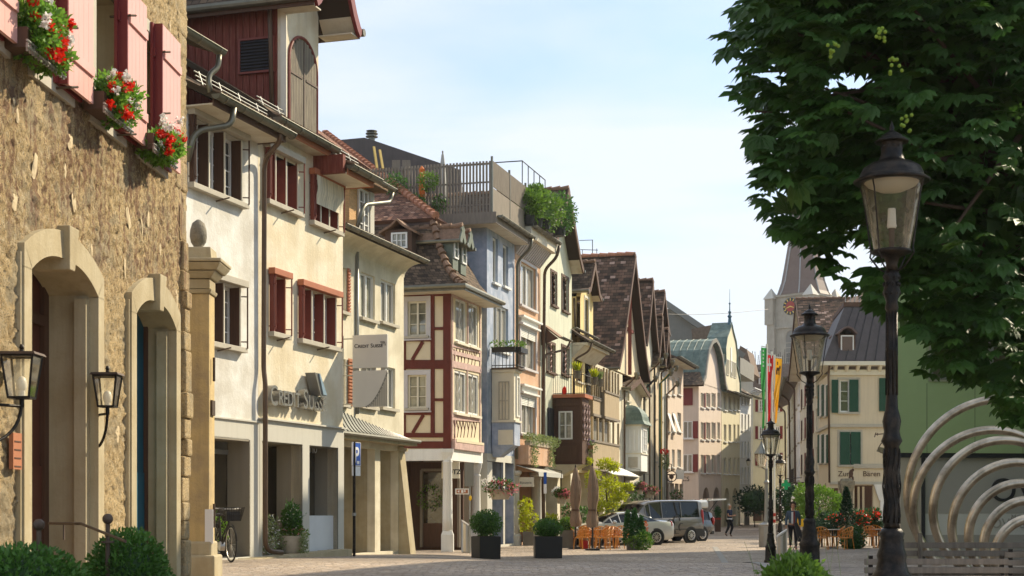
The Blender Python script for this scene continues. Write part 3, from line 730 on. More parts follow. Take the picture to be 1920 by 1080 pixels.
for i,(a,b)in enumerate(doors):
 u0,u1=St.u(a),St.u(b);uc=(u0+u1)/2
 D_=MB();jw=.17;hw=(u1-u0)/2
 for sd,(x,y)in((0,(u0,u0-jw)),(1,(u1,u1+jw))):
  s=1 if sd else-1
  D_.hexa([St.p(x,.09,.3),St.p(y,.09,.3),St.p(y,-.0,.3),St.p(x,-.0,.3)][::(1 if sd else-1)],[St.p(x,.09,zs),St.p(y,.09,zs),St.p(y,-.0,zs),St.p(x,-.0,zs)][::(1 if sd else-1)])
  D_.box(St,y-.0 if sd else y-.035,y+.035 if sd else y,.0,.07,.3,zs+.12)
 n=18;prof=[]
 for k in range(n+1):
  t=-1+2*k/n;f=1-abs(t)**2.6;prof.append((uc+hw*t,zs+.22*f,uc+(hw+jw)*t,zs+.2+.27*(1-abs(t)**2.2)))
 for k in range(n):
  p,q=prof[k],prof[k+1]
  D_.hexa([St.p(p[0],.09,p[1]),St.p(q[0],.09,q[1]),St.p(q[0],-.42,q[1]),St.p(p[0],-.42,p[1])],[St.p(p[2],.09,p[3]),St.p(q[2],.09,q[3]),St.p(q[2],-.42,q[3]),St.p(p[2],-.42,p[3])])
 for sd in(0,1):
  x,y=(u0,u0-jw)if sd==0 else(u1,u1+jw)
  D_.hexa([St.p(x,.09,zs-.01),St.p(y,.09,zs-.01),St.p(y,0,zs-.01),St.p(x,0,zs-.01)],[St.p(x,.09,zs+.03),St.p(y,.09,zs+.2),St.p(y,0,zs+.2),St.p(x,0,zs+.03)])
 do=D_.build('door_surround','sandstone',H)
 K=MB();K.hexa([St.p(uc-.07,.14,zs+.12),St.p(uc+.07,.14,zs+.12),St.p(uc+.07,-.2,zs+.12),St.p(uc-.07,-.2,zs+.12)],[St.p(uc-.13,.16,zs+.52),St.p(uc+.13,.16,zs+.52),St.p(uc+.13,-.2,zs+.52),St.p(uc-.13,-.2,zs+.52)])
 K.build('keystone','sandstone',do,bevel=.01)
 r_=MB();r_.box(St,u0,u0+.02,-.41,-.003,.3,zs+.05);r_.box(St,u1-.02,u1,-.41,-.003,.3,zs+.05);r_.box(St,u1-.1,u1-.02,-.12,-.003,.3,zs-.03);r_.build('reveal','sandstone',do)
 dd=.16*i;d=MB();d.box(St,u0+.02,u1-.02,-.5+dd,-.45+dd,.3,zs+.3)
 for q in(.12,.55):d.box(St,u0+.15+q*(u1-u0),u0+.15+(q+.3)*(u1-u0),-.45+dd,-.43+dd,.9,2.0)
 d.build('door','door_brown' if i==0 else 'door_blue' if 'door_blue' in MATS else(mat('door_blue',(.01,.09,.14),.45,.1,3)and 'door_blue'),H)
 f=MB();f.box(St,u1-(.14 if i==0 else .05),u1-.021,-.449+dd,-.40+dd,.3,zs+.1);f.box(St,u0+.02,u0+.14,-.449,-.40,.3,zs+.1);f.box(St,u0+.14,u1-.14,-.449,-.4,zs-.3,zs-.2);f.build('door_frame','wood_brown',H)
 MB().box(St,u0-.3,u1+.3,.08,.5,.5,.72).build('door_step','sandstone',H,bevel=.01)
p=MB();p.box(St,St.u(25,.1),St.u(41,.1),.062,.1,St.z(33,880,.1),St.z(33,812,.1));np_=p.build('notice_board','terracotta',H)
q=MB()
for k in range(4):zz=St.z(33,876,.1)+.07*k;q.box(St,St.u(27,.1),St.u(39,.1),.1,.104,zz,zz+.012)
q.build('lettering','wood_brown',np_)
def wall_lantern(px,zc,sc,wall_px,label):
 s=St.D(px);u=St.u(px);base=St.p(u,.22,zc);Hl=thing('wall_lantern',base,label,'wall lamp','wall lanterns beside the stone doorways')
 def sq(r,z):return[base+Vector((a*r,b*r,z))for a,b in((-1,-1),(1,-1),(1,1),(-1,1))]
 fr=MB();rt,rb,zt,zb=.15*sc,.10*sc,.2*sc,-.2*sc
 T,B=sq(rt,zt),sq(rb,zb)
 for k in range(4):
  fr.bar(T[k],B[k],.014,.014);fr.bar(T[k],T[(k+1)%4],.016,.016);fr.bar(B[k],B[(k+1)%4],.018,.018)
 fr.build('frame','iron_black',Hl)
 MB().hexa(sq(.185*sc,zt+.008),sq(.17*sc,zt+.03)).build('roof','iron_rust',Hl)
 MB().lathe([(.02,zt+.03),(.014,zt+.06),(.022,zt+.075),(.012,zt+.1)],base,10).build('finial','iron_black',Hl)
 g=MB()
 for k in range(4):g.face([T[k],T[(k+1)%4],B[(k+1)%4],B[k]])
 g.build('glass','lantern_glass',Hl)
 bl=MB().ball(base+Vector((0,0,-.06)),(.045,.045,.07),12,8);bl.build('bulb','bulb',Hl,smooth=True)
 MB().lathe([(.03,zb),(.03,zb+.08)],base,10).build('socket','bulb',Hl)
 w=St.p(St.u(wall_px),0,zc);tb=base+Vector((0,0,zb));br=MB()
 pts=[]
 for i in range(12):
  t=i/11;a=tb+Vector((0,0,-.02));c=Vector((w.x,w.y,tb.z-.42));m=Vector((tb.x,tb.y,tb.z-.36));pts.append(a.lerp(m,t).lerp(m.lerp(c,t),t))
 br.tube(pts,.014,8);br.tube([tb+Vector((0,0,-.07)),Vector((w.x,w.y,tb.z-.07))],.013,8)
 br.lathe([(.03,-.02),(.03,0)],Vector((w.x,w.y,tb.z-.07)),8);br.tube([tb,tb+Vector((0,0,-.08))],.02,8)
 br.build('bracket','iron_black',Hl)
wall_lantern(-8,2.68,.86,-45,'square glass wall lantern at the left edge, before the red doorway')
wall_lantern(160,2.73,.74,176,'square glass wall lantern between the two arched doorways')
def flower_box(cx,cy,rw,rh,i):
 u=St.u(cx,.3);z=St.z(cx,cy,.3);o=thing('flower_box',St.p(u,.2,5.4),['red and white geraniums in the nearest and largest window box','red and white geraniums in the middle window box between pink shutters','red and white geraniums in the farthest window box by the last pink shutter'][i],'flower box','geranium boxes on the sills of the stone building')
 zb=5.42;t=MB();t.box(St,u-.36,u+.36,.07,.27,zb,zb+.17);t.build('box','wood_umber',o)
 r=MB()
 for k in range(14):r.box(St,u-.42+k*.063,u-.40+k*.063,.28,.3,zb-.05,zb+.02)
 r.tube([St.p(u-.45,.3,zb-.02),St.p(u+.45,.3,zb-.02)],.012,6);r.tube([St.p(u-.45,.3,zb+.03),St.p(u+.45,.3,zb+.03)],.01,6);r.build('rail','zinc',o)
 L=MB();cc=[]
 for _ in range(14):cc.append((u+random.uniform(-.27,.27),.24+random.uniform(-.06,.12),z+.03+random.uniform(-rh*.55,rh*.5)))
 for a,w,zz in cc:
  blob_leaves(L,St.p(a,w,zz),(.14,.13,.14),200,.055,.6)
 L.build('leaves','leaf_geranium',o)
 D2=MB();
 for a,w,zz in cc:blob_leaves(D2,St.p(a,w-.05,zz),(.12,.12,.12),60,.06,.8)
 D2 .build('foliage','leaf_box',o)
 for nm,nn,mt_,up in(('red_flowers',17,'petal_red',0),('white_flowers',9,'petal_white',.06)):
  F=MB()
  for _ in range(nn):
   a=u+random.uniform(-.34,.34);w=.34+random.uniform(-.06,.08);zz=z+.03+random.uniform(-rh*.7,rh*.85)+up
   c=St.p(a,w,zz)
   for _ in range(60 if up==0 else 34):
    d=rnd_unit();leaf_quad(F,c+d*random.uniform(.0,.05),.036,.95)
  F.build(nm,mt_,o)
flower_box(88,72,.26,.27,0);flower_box(223,190,.25,.27,1);flower_box(311,272,.24,.27,2)
Hr=thing('railing',stand(202,11.5),'rusty iron handrail on ball-topped posts before the arched doors','railing')
mb=MB()
for x,y,D in((202,973,11.5),(73,984,10.6)):
 c=at(x,y,D);g=ground_z(c.x,c.y);b=MB().ball(c,.042,14,10);b.build('ball','iron_rust',Hr,smooth=True)
 MB().lathe([(.018,g-c.z),(.018,-.04)],c,10).lathe([(.05,-.185),(.05,-.17)],c,12).build('post','iron_rust',Hr)
mb.tube([at(92,981,12.3),at(152,982,12),at(190,997,11.6),at(235,1015,11)],.012,8);mb.bar(at(120,983,12.2),at(120,1012,12.2),.03,.01)
mb.build('handrail','iron_rust',Hr)
def hedge_ball(name,c,r,n,size,m,label,cat,m2=None,zmin=None,parent=None):
 o=thing(name,(c[0],c[1],zmin if zmin is not None else c[2]-r[2]),label,cat)
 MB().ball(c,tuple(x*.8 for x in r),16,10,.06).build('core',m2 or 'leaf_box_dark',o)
 L=blob_leaves(MB(),c,r,n,size,.3,22,zmin)
 for _ in range(n//300):
  v=rnd_unit();v.z=abs(v.z);q=Vector(c)+Vector((v.x*r[0],v.y*r[1],v.z*r[2]))*.97;d=(v+Vector((0,0,.5))).normalized()
  for j in range(4):leaf_quad(L,q+d*j*size*.4,size,.5,(d+rnd_unit()*.8).normalized())
 L.build('leaves',m,o);return o
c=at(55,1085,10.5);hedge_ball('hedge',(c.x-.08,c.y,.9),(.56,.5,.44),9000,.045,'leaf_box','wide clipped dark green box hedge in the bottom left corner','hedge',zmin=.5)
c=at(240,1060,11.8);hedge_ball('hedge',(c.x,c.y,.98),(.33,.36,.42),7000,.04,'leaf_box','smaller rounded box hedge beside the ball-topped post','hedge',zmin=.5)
# gate pillar
c=stand(372,22);o=thing('gate_pillar',c,'weathered sandstone gate pillar with a moulded cap and egg-shaped finial','pillar')
def sqz(mb,r0,z0,r1,z1):mb.hexa([c+Vector((a*r0,b*r0,z0))for a,b in((-1,-1),(1,-1),(1,1),(-1,1))],[c+Vector((a*r1,b*r1,z1))for a,b in((-1,-1),(1,-1),(1,1),(-1,1))])
zz=-c.z
mb=MB();sqz(mb,.2,.3,.2,4.72+zz);mb.build('shaft','sandstone_gold',o,bevel=.015)
mb=MB();sqz(mb,.24,0,.24,.55+.0);sqz(mb,.30,0,.30,.35);mb.build('base','sandstone',o,bevel=.03)
mb=MB()
for r0,z0,r1,z1 in[(.22,4.72,.24,4.78),(.21,4.79,.21,4.93),(.23,4.94,.31,5.04),(.33,5.05,.40,5.15),(.41,5.16,.41,5.21),(.24,5.215,.22,5.40)]:sqz(mb,r0,z0+zz,r1,z1+zz)
mb.build('cap','sandstone',o,bevel=.012)
MB().lathe([(.09,5.40+zz),(.07,5.44+zz),(.11,5.5+zz),(.125,5.58+zz),(.12,5.68+zz),(.09,5.78+zz),(.03,5.83+zz),(.002,5.84+zz)],c,20).build('finial','old_stone',o,smooth=True)
mb=MB()
for zh in(3.0,.85):mb.box(None,c.x+.2,c.x+.23,c.y-.12,c.y+.1,zh+zz+.5,zh+zz+.72);mb.tube([c+Vector((.24,-.05,zh+zz+.45)),c+Vector((.24,-.05,zh+zz+.8))],.02,8)
mb.build('hinge','iron_rust',o)
mb=MB();mb.box(None,c.x+.14,c.x+.26,c.y-.22,c.y-.205,2.12+zz-.5,2.62+zz-.5);mb.build('notice','sign_white',o)
# bank building (white part + cream part)
A=Frame.px(345,.0642*1505,643,.0642*1207)
def UA(x,w=0):return A.u(x,w)
def boxwin(H,x0,x1,y0,y1,divs,dark,edge,holes,blind=False,glass=True,head='trim_stone',name='window',rail=True):
 """deep window with folded shutter boards standing between bright edged posts"""
 xm=(x0+x1)/2;z1,z0=A.z(xm,y0),A.z(xm,y1);u0,u1=UA(x0),UA(x1);holes.append((u0,u1,z0,z1))
 f=MB();f.box(A,u0+.001,u0+.05,-.25,-.2,z0,z1);f.box(A,u1-.05,u1-.001,-.25,-.2,z0,z1);f.box(A,u0+.05,u1-.05,-.25,-.2,z0,z0+.06);f.box(A,u0+.05,u1-.05,-.25,-.2,z1-.06,z1-.001)
 ds=[UA(d)for d in divs]
 for d in ds:f.box(A,d-.1,d-.04,-.25,-.19,z0+.06,z1-.06)
 o=f.build(name,'white_paint',H)
 b_=MB()
 for zz in[z0+(z1-z0)*k/4 for k in(1,2,3)]:b_.box(A,u0+.05,u1-.05,-.24,-.215,zz-.012,zz+.012)
 b_.build('glazing_bar','white_paint',o)
 MB().box(A,u0+.02,u1-.02,-.285,-.26,z0,z1).build('pane','glass_dark',o)
 p=MB();q=MB()
 for d in ds+[u1-.012]:
  p.box(A,d-.012,d+.012,-.19,.035,z0+.005,z1-.005);q.box(A,d-.016,d+.016,.036,.06,z0+.003,z1-.003)
 for d in ds:p.box(A,d+.014,d+.045,-.18,.02,z0+.01,z1-.01)
 p.box(A,u0+.002,u0+.02,-.19,.035,z0,z1)
 p.build('folded_shutter',dark,o);q.build('post',edge,o)
 e=MB();e.box(A,u0-.10,u0-.03,.03,.13,z0-.02,z1+.1);
 if rail:
  e.tube([A.p(u1+.1,.16,z0-.02),A.p(u1+.1,.16,z1+.03)],.017,6);e.tube([A.p(u0-.05,.15,z0+.05),A.p(u0-.05,.15,z1)],.014,6)
  for zz in(z0+.12,z1-.18):e.tube([A.p(u1+.02,.0,zz),A.p(u1+.1,.16,zz)],.014,6);e.tube([A.p(u0-.07,.0,zz),A.p(u0-.07,.18,zz-.02)],.014,6)
 e.build('shutter_rail',dark,o)
 MB().box(A,u0-.14,u1+.14,.02,.18,z1+.01,z1+.15).build('header',head,o,bevel=.01)
 MB().box(A,u0-.12,u1+.14,-.02,.15,z0-.11,z0-.003).build('sill','trim_stone',o,bevel=.008)
 hk=MB().tube([A.p((u0+u1)/2,.0,z0-.16),A.p((u0+u1)/2+.02,.3,z0-.1)],.016,6);hk.build('hook','pipe_brown',o)
 if blind:
  zb=z0+(z1-z0)*.38;g=MB();n=14
  rows=[(A.p(u0-.03,.17+.05*math.sin(i/n*5)*(i/n),z1+.02-(z1+.02-zb)*i/n),A.p(u1+.03,.17+.05*math.sin(i/n*5+.5)*(i/n),z1+.02-(z1+.02-zb)*i/n))for i in range(n+1)]
  g.slab(rows,.006);g.build('awning_blind','fabric_stripe',o)
 return o
u0A,uM,uS,u1A=UA(345),UA(484),UA(592),UA(643)
zfl=.56
H=thing('townhouse',A.p(u0A,0,.5),'white plastered townhouse with dark brown window boxes behind the stone gate pillar','building','houses of the old town row')
Hw=H;ho=[]
boxwin(H,357,450,241,362,(388,417),'wood_brown','cream_paint',ho)
boxwin(H,366,447,528,643,(386,416),'wood_brown','cream_paint',ho)
zl=A.z(430,822)
zb=A.z(430,787)
ho.append((UA(385),UA(466),zfl,zl))
shell('wall','plaster_white',H,A,u0A,uM,0,9.37,ho,7,.25)
mb=MB();wall_panel(mb,A,u0A,uM-.003,.5,zb,[(UA(385),UA(466),zfl,zl)],.24,.03);mb.build('shopfront','plaster_grey',H)
mb=MB();mb.box(A,u0A,uM-.01,.0,.07,zb,zb+.03);mb.build('string_course','plaster_grey',H)
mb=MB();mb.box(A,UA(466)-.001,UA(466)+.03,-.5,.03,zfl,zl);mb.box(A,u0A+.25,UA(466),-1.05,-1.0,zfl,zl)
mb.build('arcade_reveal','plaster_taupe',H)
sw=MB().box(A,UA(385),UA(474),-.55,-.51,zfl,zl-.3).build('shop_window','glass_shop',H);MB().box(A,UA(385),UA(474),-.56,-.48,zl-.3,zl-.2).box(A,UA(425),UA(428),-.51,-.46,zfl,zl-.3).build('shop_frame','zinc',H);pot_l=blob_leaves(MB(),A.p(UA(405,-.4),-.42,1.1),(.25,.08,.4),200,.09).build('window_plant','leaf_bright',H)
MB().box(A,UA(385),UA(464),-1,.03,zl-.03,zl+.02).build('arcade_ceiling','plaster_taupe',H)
H=thing('townhouse',A.p(uM,0,.5),'cream townhouse of the bank with red-brown window boxes and a red boarded dormer','building','houses of the old town row')
Hc=H;ho=[]
boxwin(H,499,555,293,386,(513,533),'shutter_red','cream_paint',ho)
boxwin(H,583,631,341,424,(598,614),'shutter_red','cream_paint',ho,blind=True,head='shutter_rust')
boxwin(H,507,531,520,625,(),'shutter_red','shutter_rust',ho,head='shutter_rust')
boxwin(H,561,627,548,643,(581,604),'shutter_red','cream_paint',ho,head='shutter_rust')
zl=A.z(560,833);zb=A.z(560,795)
gf=[(UA(489),UA(565),zfl,zl),(UA(578),UA(632),zfl,zl)]
shell('wall','plaster_cream',H,A,uM+.004,u1A,0,9.3,ho+gf,7,.25)
mb=MB();mb.box(A,uM+.004,UA(592),-.25,-.001,9.3,9.72);mb.build('upper_wall','plaster_cream',H)
mb=MB();wall_panel(mb,A,uM+.01,u1A-.005,.45,zb,gf,.24,.03);mb.build('shopfront','plaster_grey',H)
MB().box(A,uM+.004,u1A+.03,.0,.1,zb,zb+.035).build('string_course','plaster_grey',H)
mb=MB()
for a,b in((489,565),(578,632)):mb.box(A,UA(b),UA(b)+.03,-.62,.028,zfl,zl)
mb.box(A,UA(489),u1A,-1.3,-1.25,zfl,zl);mb.box(A,UA(489),u1A,-1.25,.0,zl-.02,zl+.03)
mb.build('arcade_reveal','plaster_taupe',H)
mb=MB();mb.box(A,UA(489),UA(565)-.05,-1.2,-1.15,zfl,zl-.05);mb.box(A,UA(580),UA(630),-.6,-.56,1.95-.55,zl-.1);mb.build('shop_window','glass_shop',H)
mb=MB();mb.box(A,UA(500),UA(504),-1.14,-.95,zfl,zl);mb.box(A,UA(522),UA(524),-1.14,-1.05,zfl,zl);mb.build('shop_door_frame','wood_brown',H)
MB().box(A,UA(489),UA(500),-1.14,-.6,zfl,zl-.01).build('shop_pier','panel_cream',H)
MB().box(A,UA(578),UA(632),-.55,-.1,.5,1.40).build('window_bench','trim_blue',H)
text_part('lettering','Hotel',.34,.01,'sign_white',H,A,UA(581,-.5),2.9,-.52)
mb=MB();n=12;ua,ub=UA(398,.35),UA(655,.35)
for i in range(n):
 a=ua+(ub-ua)*i/n;b=ua+(ub-ua)*(i+1)/n;g0=.2;zt=.53+.1*(i/n)
 mb.box(A,a,b,.031,.42,g0,zt-.02)
mb.build('plinth_step','sandstone',H)
for Hx,(a,b,z,ov,wt)in((Hw,(UA(345),uM+.0,9.37,.62,.0)),(Hc,(uM+.01,uS,9.72,.36,0)),(Hc,(uS+.01,UA(643),9.3,.78,0))):
 s_=MB();s_.box(A,a,b,-.01,ov,z,z+.03);s_.build('soffit','soffit',Hx)
 f=MB();f.box(A,a,b,ov,ov+.03,z-.02,z+.16);f.box(A,b-.03,b,.0,ov,z-.02,z+.16)
 f.build('fascia','wood_umber' if Hx is Hw else 'terracotta',Hx)
 gutter(Hx,A,a-.1,b+.12,ov+.13,z+.17,.1)
 dz=2.6
 par_roof(Hx,A,a,b,[(ov+.1,z+.2),(0,z+.55),(-4.2,z+.55+dz),(-8,z+.55)],'tile_mossy')
 t=MB()
 x=a
 while x<b-.1:
  t.tube([A.p(x+.09,ov+.16,z+.22),A.p(x+.09,ov-.3,z+.39)],.045,6);x+=.185
 t.build('eave_tiles','tile_mossy_solid' if 'tile_mossy_solid' in MATS else(mat('tile_mossy_solid',(.22,.14,.08),.9,.4,9,.02,20)and 'tile_mossy_solid'),Hx)
 g=MB()
 for q in(0,.09,.18):g.tube([A.p(a,ov-.35-q*.3,z+.5+q),A.p(b,ov-.35-q*.3,z+.5+q)],.013,6)
 x=a+.2
 while x<b:g.bar(A.p(x,ov-.3,z+.36),A.p(x,ov-.42,z+.72),.02,.03);x+=.8
 g.build('snow_guard','zinc',Hx)
MB().box(A,uS-.14,uS+.005,.0,.75,9.3,9.72).build('eave_board','wood_red',Hc)
zg=A.z(485,270)
pipe(Hw,[A.p(uM-.35,.7,9.5),A.p(uM-.3,.66,9.3),A.p(uM+.06,.12,9.05),A.p(uM+.06,.1,4.55),A.p(uM+.02,.16,4.25),A.p(uM+.02,.16,.66),A.p(uM+.55,.3,.62)],.055)
pipe(Hw,[A.p(UA(375),.75,9.45),A.p(UA(373),.72,9.1),A.p(UA(347),.2,8.9),A.p(UA(343),.1,8.3)],.06,'gutter_metal')
Hn=thing('narrow_house',A.p(u0A-2.2,0,.5),'narrow house squeezed behind the stone building, only its eave gutter and one brown window seen','building','houses of the old town row')
un=UA(338)
mb=MB();mb.box(A,un-3,un,-5,-.05,.3,11.2);mb.build('wall','plaster_cream',Hn)
mb=MB();mb.box(A,UA(340),UA(352),-.9,-.2,10.4,13.5);mb.build('window','wood_umber',Hn)
mb=MB();mb.box(A,UA(352),UA(360),-.9,-.45,10.6,13.5);mb.build('shutter','shutter_rust',Hn)
uq=UA(352)
mb=MB();mb.slab([(A.p(uq-2.5,.5,10.55),A.p(uq+.1,.5,10.55)),(A.p(uq-2.5,-1.2,11.2),A.p(uq+.1,-1.2,11.2))],.1);mb.build('roof','tile_mossy',Hn)
gutter(Hn,A,uq-2.5,uq+.25,.62,10.5,.1)
pipe(Hn,[A.p(uq+.12,.62,10.4),A.p(uq+.12,.6,10.15),A.p(uq-.1,.5,9.95),A.p(uq-.12,.55,9.6)],.055,'gutter_metal')
Hd=Hc;d0,d1=UA(537),UA(597)
S1=A.side(d0,0,True,4.2)
mb=MB();mb.box(A,d0,d0+.12,-4.2,-.26,9.4,12.95)
x=0
while x<3.9:
 mb.box(A,d0-.022,d0-.001,-4.15+x,-4.15+x+.15,9.6,12.95);x+=.172
dm=mb.build('dormer','wood_red',Hd)
mb=MB();mb.box(A,d0-.001,d1,-.25,0,9.73,13.9);mb.box(A,d1-.15,d1,-4.2,-.26,9.4,12.95);mb.build('dormer_wall','plaster_cream',dm)
MB().box(A,d0-.05,d0-.002,-.12,.02,9.7,12.95).build('corner_trim','cream_paint',dm)
lz0,lz1=1.6+(951-132)/A.D(480)*0+0,0
sd=A.side(d0-.03,0,True,4.2)
ul0,ul1=sd.u(452),sd.u(512);zl0,zl1=sd.z(482,134),sd.z(482,75)
mb=MB();mb.box(sd,ul0,ul1,.0,.015,zl0,zl1);lv=mb.build('louvre','interior_dark',dm)
mb=MB()
for k in range(10):
 z=zl0+(zl1-zl0)*(k+.15)/10;mb.hexa([sd.p(ul0,.05,z),sd.p(ul1,.05,z),sd.p(ul1,.055,z+.008),sd.p(ul0,.055,z+.008)],[sd.p(ul0,.016,z+.05),sd.p(ul1,.016,z+.05),sd.p(ul1,.016,z+.058),sd.p(ul0,.016,z+.058)])
mb.build('louvre_slats','sign_dark',lv)
mb=MB();e=.045
mb.box(sd,ul0-e,ul0,0,.06,zl0-e,zl1+e);mb.box(sd,ul1,ul1+e,0,.06,zl0-e,zl1+e);mb.box(sd,ul0,ul1,0,.06,zl0-e,zl0);mb.box(sd,ul0,ul1,0,.06,zl1,zl1+e);mb.build('louvre_frame','shutter_red',lv)
pipe(Hd,[A.p(d0-.12,-.35,12.9),A.p(d0-.12,-.35,12.6),A.p(d0-.09,-.3,10.1)],.05,'pipe_brown')
a0,a1=UA(542),UA(590);zA0,zA1=9.86,12.2;uc=(a0+a1)/2;hw=(a1-a0)/2
dr=MB();n=10
for k in range(n):
 x,y=a0+(a1-a0)*k/n,a0+(a1-a0)*(k+1)/n;m_=(x+y)/2;t=(m_-uc)/hw
 g=.008;dr.box(A,x+g*.4,y-g*.4,.005,.045,zA0,zA1-.62+.62*math.sqrt(max(0,1-t*t))+.0)
dr=dr.build('loading_door','wood_weathered',dm)
mb=MB();mb.box(A,uc-.018,uc+.018,.046,.06,zA0,zA1-.02)
for zz in(zA0+.3,zA1-.9):
 mb.box(A,a0-.03,uc-.1,.046,.062,zz,zz+.05);mb.box(A,uc+.1,a1+.03,.046,.062,zz,zz+.05)
mb.build('hinge','iron_rust',dr)
mb=MB();pts=[]
for i in range(19):
 a=math.pi*i/18;pts.append(A.p(uc-(hw+.06)*math.cos(a),.03,zA1-.62+.68*math.sin(a)))
mb.tube([A.p(a0-.06,.03,zA0)]+pts+[A.p(a1+.06,.03,zA0)],.035,6);mb.build('door_arch','shutter_red',dr)
gable_wall(Hd,A,d0,d1,-.001,13.9,14.9,'plaster_cream')
rr=None;ucd=(d0+d1)/2;hwd=(d1-d0)/2
for sdn in(-1,1):
 pr=[(hwd+.42,12.72),(hwd+.3,12.8),(hwd+.1,13.05),(hwd-.1,13.4),(hwd-.3,13.95),(hwd-.6,14.9),(0,15.7)]
 rows=[(A.p(ucd+sdn*a,-4.2,z),A.p(ucd+sdn*a,.85,z))for a,z in pr]
 r=MB().slab(rows,.1).build('dormer_roof','tile_brown',dm);rr=rr or r
 MB().slab([(A.p(ucd+sdn*a,-.0,z-.13),A.p(ucd+sdn*a,.8,z-.13))for a,z in pr],.03).build('soffit','soffit',r)
 MB().slab([(A.p(ucd+sdn*(a+.02),.85,z+.02),A.p(ucd+sdn*(a+.02),.93,z+.02))for a,z in pr],.22).build('bargeboard','shutter_dark_red',r)
 b_=MB().box(A,ucd+sdn*(hwd+.42)-.02,ucd+sdn*(hwd+.42)+.02,-4.2,.86,12.56,12.74);b_.build('fascia','wood_umber',r)
 MB().tube([A.p(ucd+sdn*(hwd+.5),-4.2,12.72),A.p(ucd+sdn*(hwd+.5),.95,12.72)],.09,10).build('gutter','gutter_metal',r)
 mb=MB();x0_,x1_=sorted((ucd+sdn*(hwd-.0),ucd+sdn*(hwd+.42)));mb.box(A,x0_,x1_,0,.84,12.56,12.59);mb.build('eave_soffit','soffit',r)
# bank sign letters, sail emblem, hanging sign
sg=thing('sign',A.p(UA(508),.1,3.9),'raised grey metal letters with a sail emblem on the cream wall','sign')
zL=A.z(552,765)
u=UA(507,.2)
for ch,sz in(('C',.62),('REDIT',.46),(' ',.3),('S',.62),('UISSE',.46)):
 if ch!=' ':
  o=text_part('letters',ch,sz,.16,'letter_metal',sg,A,u,zL if ch!='C' else zL-.03,.04,.86,.004)
  wd=max(((Vector(v.co)+sg.location-A.p(0,0,0)).dot(Vector((A.U.x,A.U.y,0))))for v in o.data.vertices)-u
  u+=wd+.045
 else:u+=.12
mb=MB();ue=UA(583,.2);zE=A.z(592,742,.2);zt=A.z(590,700,.2)
mb.hexa([A.p(ue+.32,.05,zE),A.p(ue+.62,.05,zE+.02),A.p(ue+.62,.3,zE+.02),A.p(ue+.32,.3,zE)],[A.p(ue,.05,zt),A.p(ue+.26,.05,zt),A.p(ue+.26,.3,zt),A.p(ue,.3,zt)])
em=mb.build('emblem','letter_metal',sg)
mb=MB();mb.hexa([A.p(ue+.40,.302,zE+.03),A.p(ue+.60,.302,zE+.03),A.p(ue+.60,.33,zE+.03),A.p(ue+.40,.33,zE+.03)],[A.p(ue+.17,.302,zt-.01),A.p(ue+.22,.302,zt-.01),A.p(ue+.22,.33,zt-.01),A.p(ue+.17,.33,zt-.01)]);mb.build('emblem_face','letter_blue',em)
hu=UA(643)+.25;B0=A.p(hu,0,0)
hs=A.side(hu,2.4,True,2.4)
sg=thing('hanging_sign',hs.p(hs.u(662),0,4.9),'grey two-part hanging panel lettered for the bank, with a dark sail curve','sign')
D0=hs.D(690);zf=lambda y:hs.z(694,y)
ua,ub=hs.u(662),hs.u(727)
mb=MB();mb.box(hs,ua,ub,-.04,.04,zf(690),zf(628));up=mb.build('upper_panel','sign_grey',sg,bevel=.005)
mb=MB();mb.box(hs,ua,ub,-.04,.04,zf(763),zf(695));lp=mb.build('lower_panel','sign_grey',sg,bevel=.005)
n=12;mb=MB();cp=[]
for i in range(n+1):
 t=i/n;x=ua+(ub-ua)*(.36+.64*t);z=zf(762)+(zf(697)-zf(762))*(t**1.9*.9+.1*t);cp.append((x,z))
for(x,z),(x2,z2)in zip(cp,cp[1:]):mb.face([hs.p(x,.043,z),hs.p(x2,.043,z2),hs.p(x2+.02,.043,z2-.06),hs.p(x+.035,.043,z-.02)])
mb.build('sail_curve','sign_grey_dark',lp)
mb=MB()
for(x,z),(x2,z2)in zip(cp,cp[1:]):mb.face([hs.p(x+.02,.0415,z),hs.p(x2+.01,.0415,z2),hs.p(x2+.01,.0415,zf(762)),hs.p(x+.02,.0415,zf(762))])
mb.build('sail','zinc',lp)
x=ua+.05
for ch,sz in(('C',.135),('REDIT',.105),(' ',0),('S',.135),('UISSE',.105)):
 if ch==' ':x+=.035;continue
 o=text_part('lettering',ch,sz,.004,'sign_dark',up,hs,x,zf(652),.041,1.0,.002)
 x=max((Vector(v.co)+sg.location-hs.p(0,0,0)).dot(Vector((hs.U.x,hs.U.y,0)))for v in o.data.vertices)+.008
mb=MB();e0=ua+.78
for k in range(4):mb.face([hs.p(e0+k*.03-.05,.044,zf(641)),hs.p(e0+k*.03-.03,.044,zf(641)),hs.p(e0+k*.035+.0,.044,zf(650)),hs.p(e0+k*.03-.0,.044,zf(649))])
mb.build('emblem','sign_dark',up)
mb=MB()
for y in(634,684,703,757):mb.tube([hs.p(hs.u(641),0,zf(y)),hs.p(ua,0,zf(y))],.016,6)
mb.tube([hs.p(hs.u(643),0,zf(763)),hs.p(hs.u(643),0,zf(628))],.02,6)
for k in range(4):mb.box(hs,ua+(ub-ua)*(k*.27),ua+(ub-ua)*(k*.27+.12),-.02,.02,zf(695),zf(690))
mb.build('bracket','zinc',sg)
ROW='houses of the old town row'
def pot_leaves(parent,p,r,n,size,m,name='leaves',clumps=8,zmin=None):
 return blob_leaves(MB(),p,r,n,size,.5,clumps,zmin).build(name,m,parent)
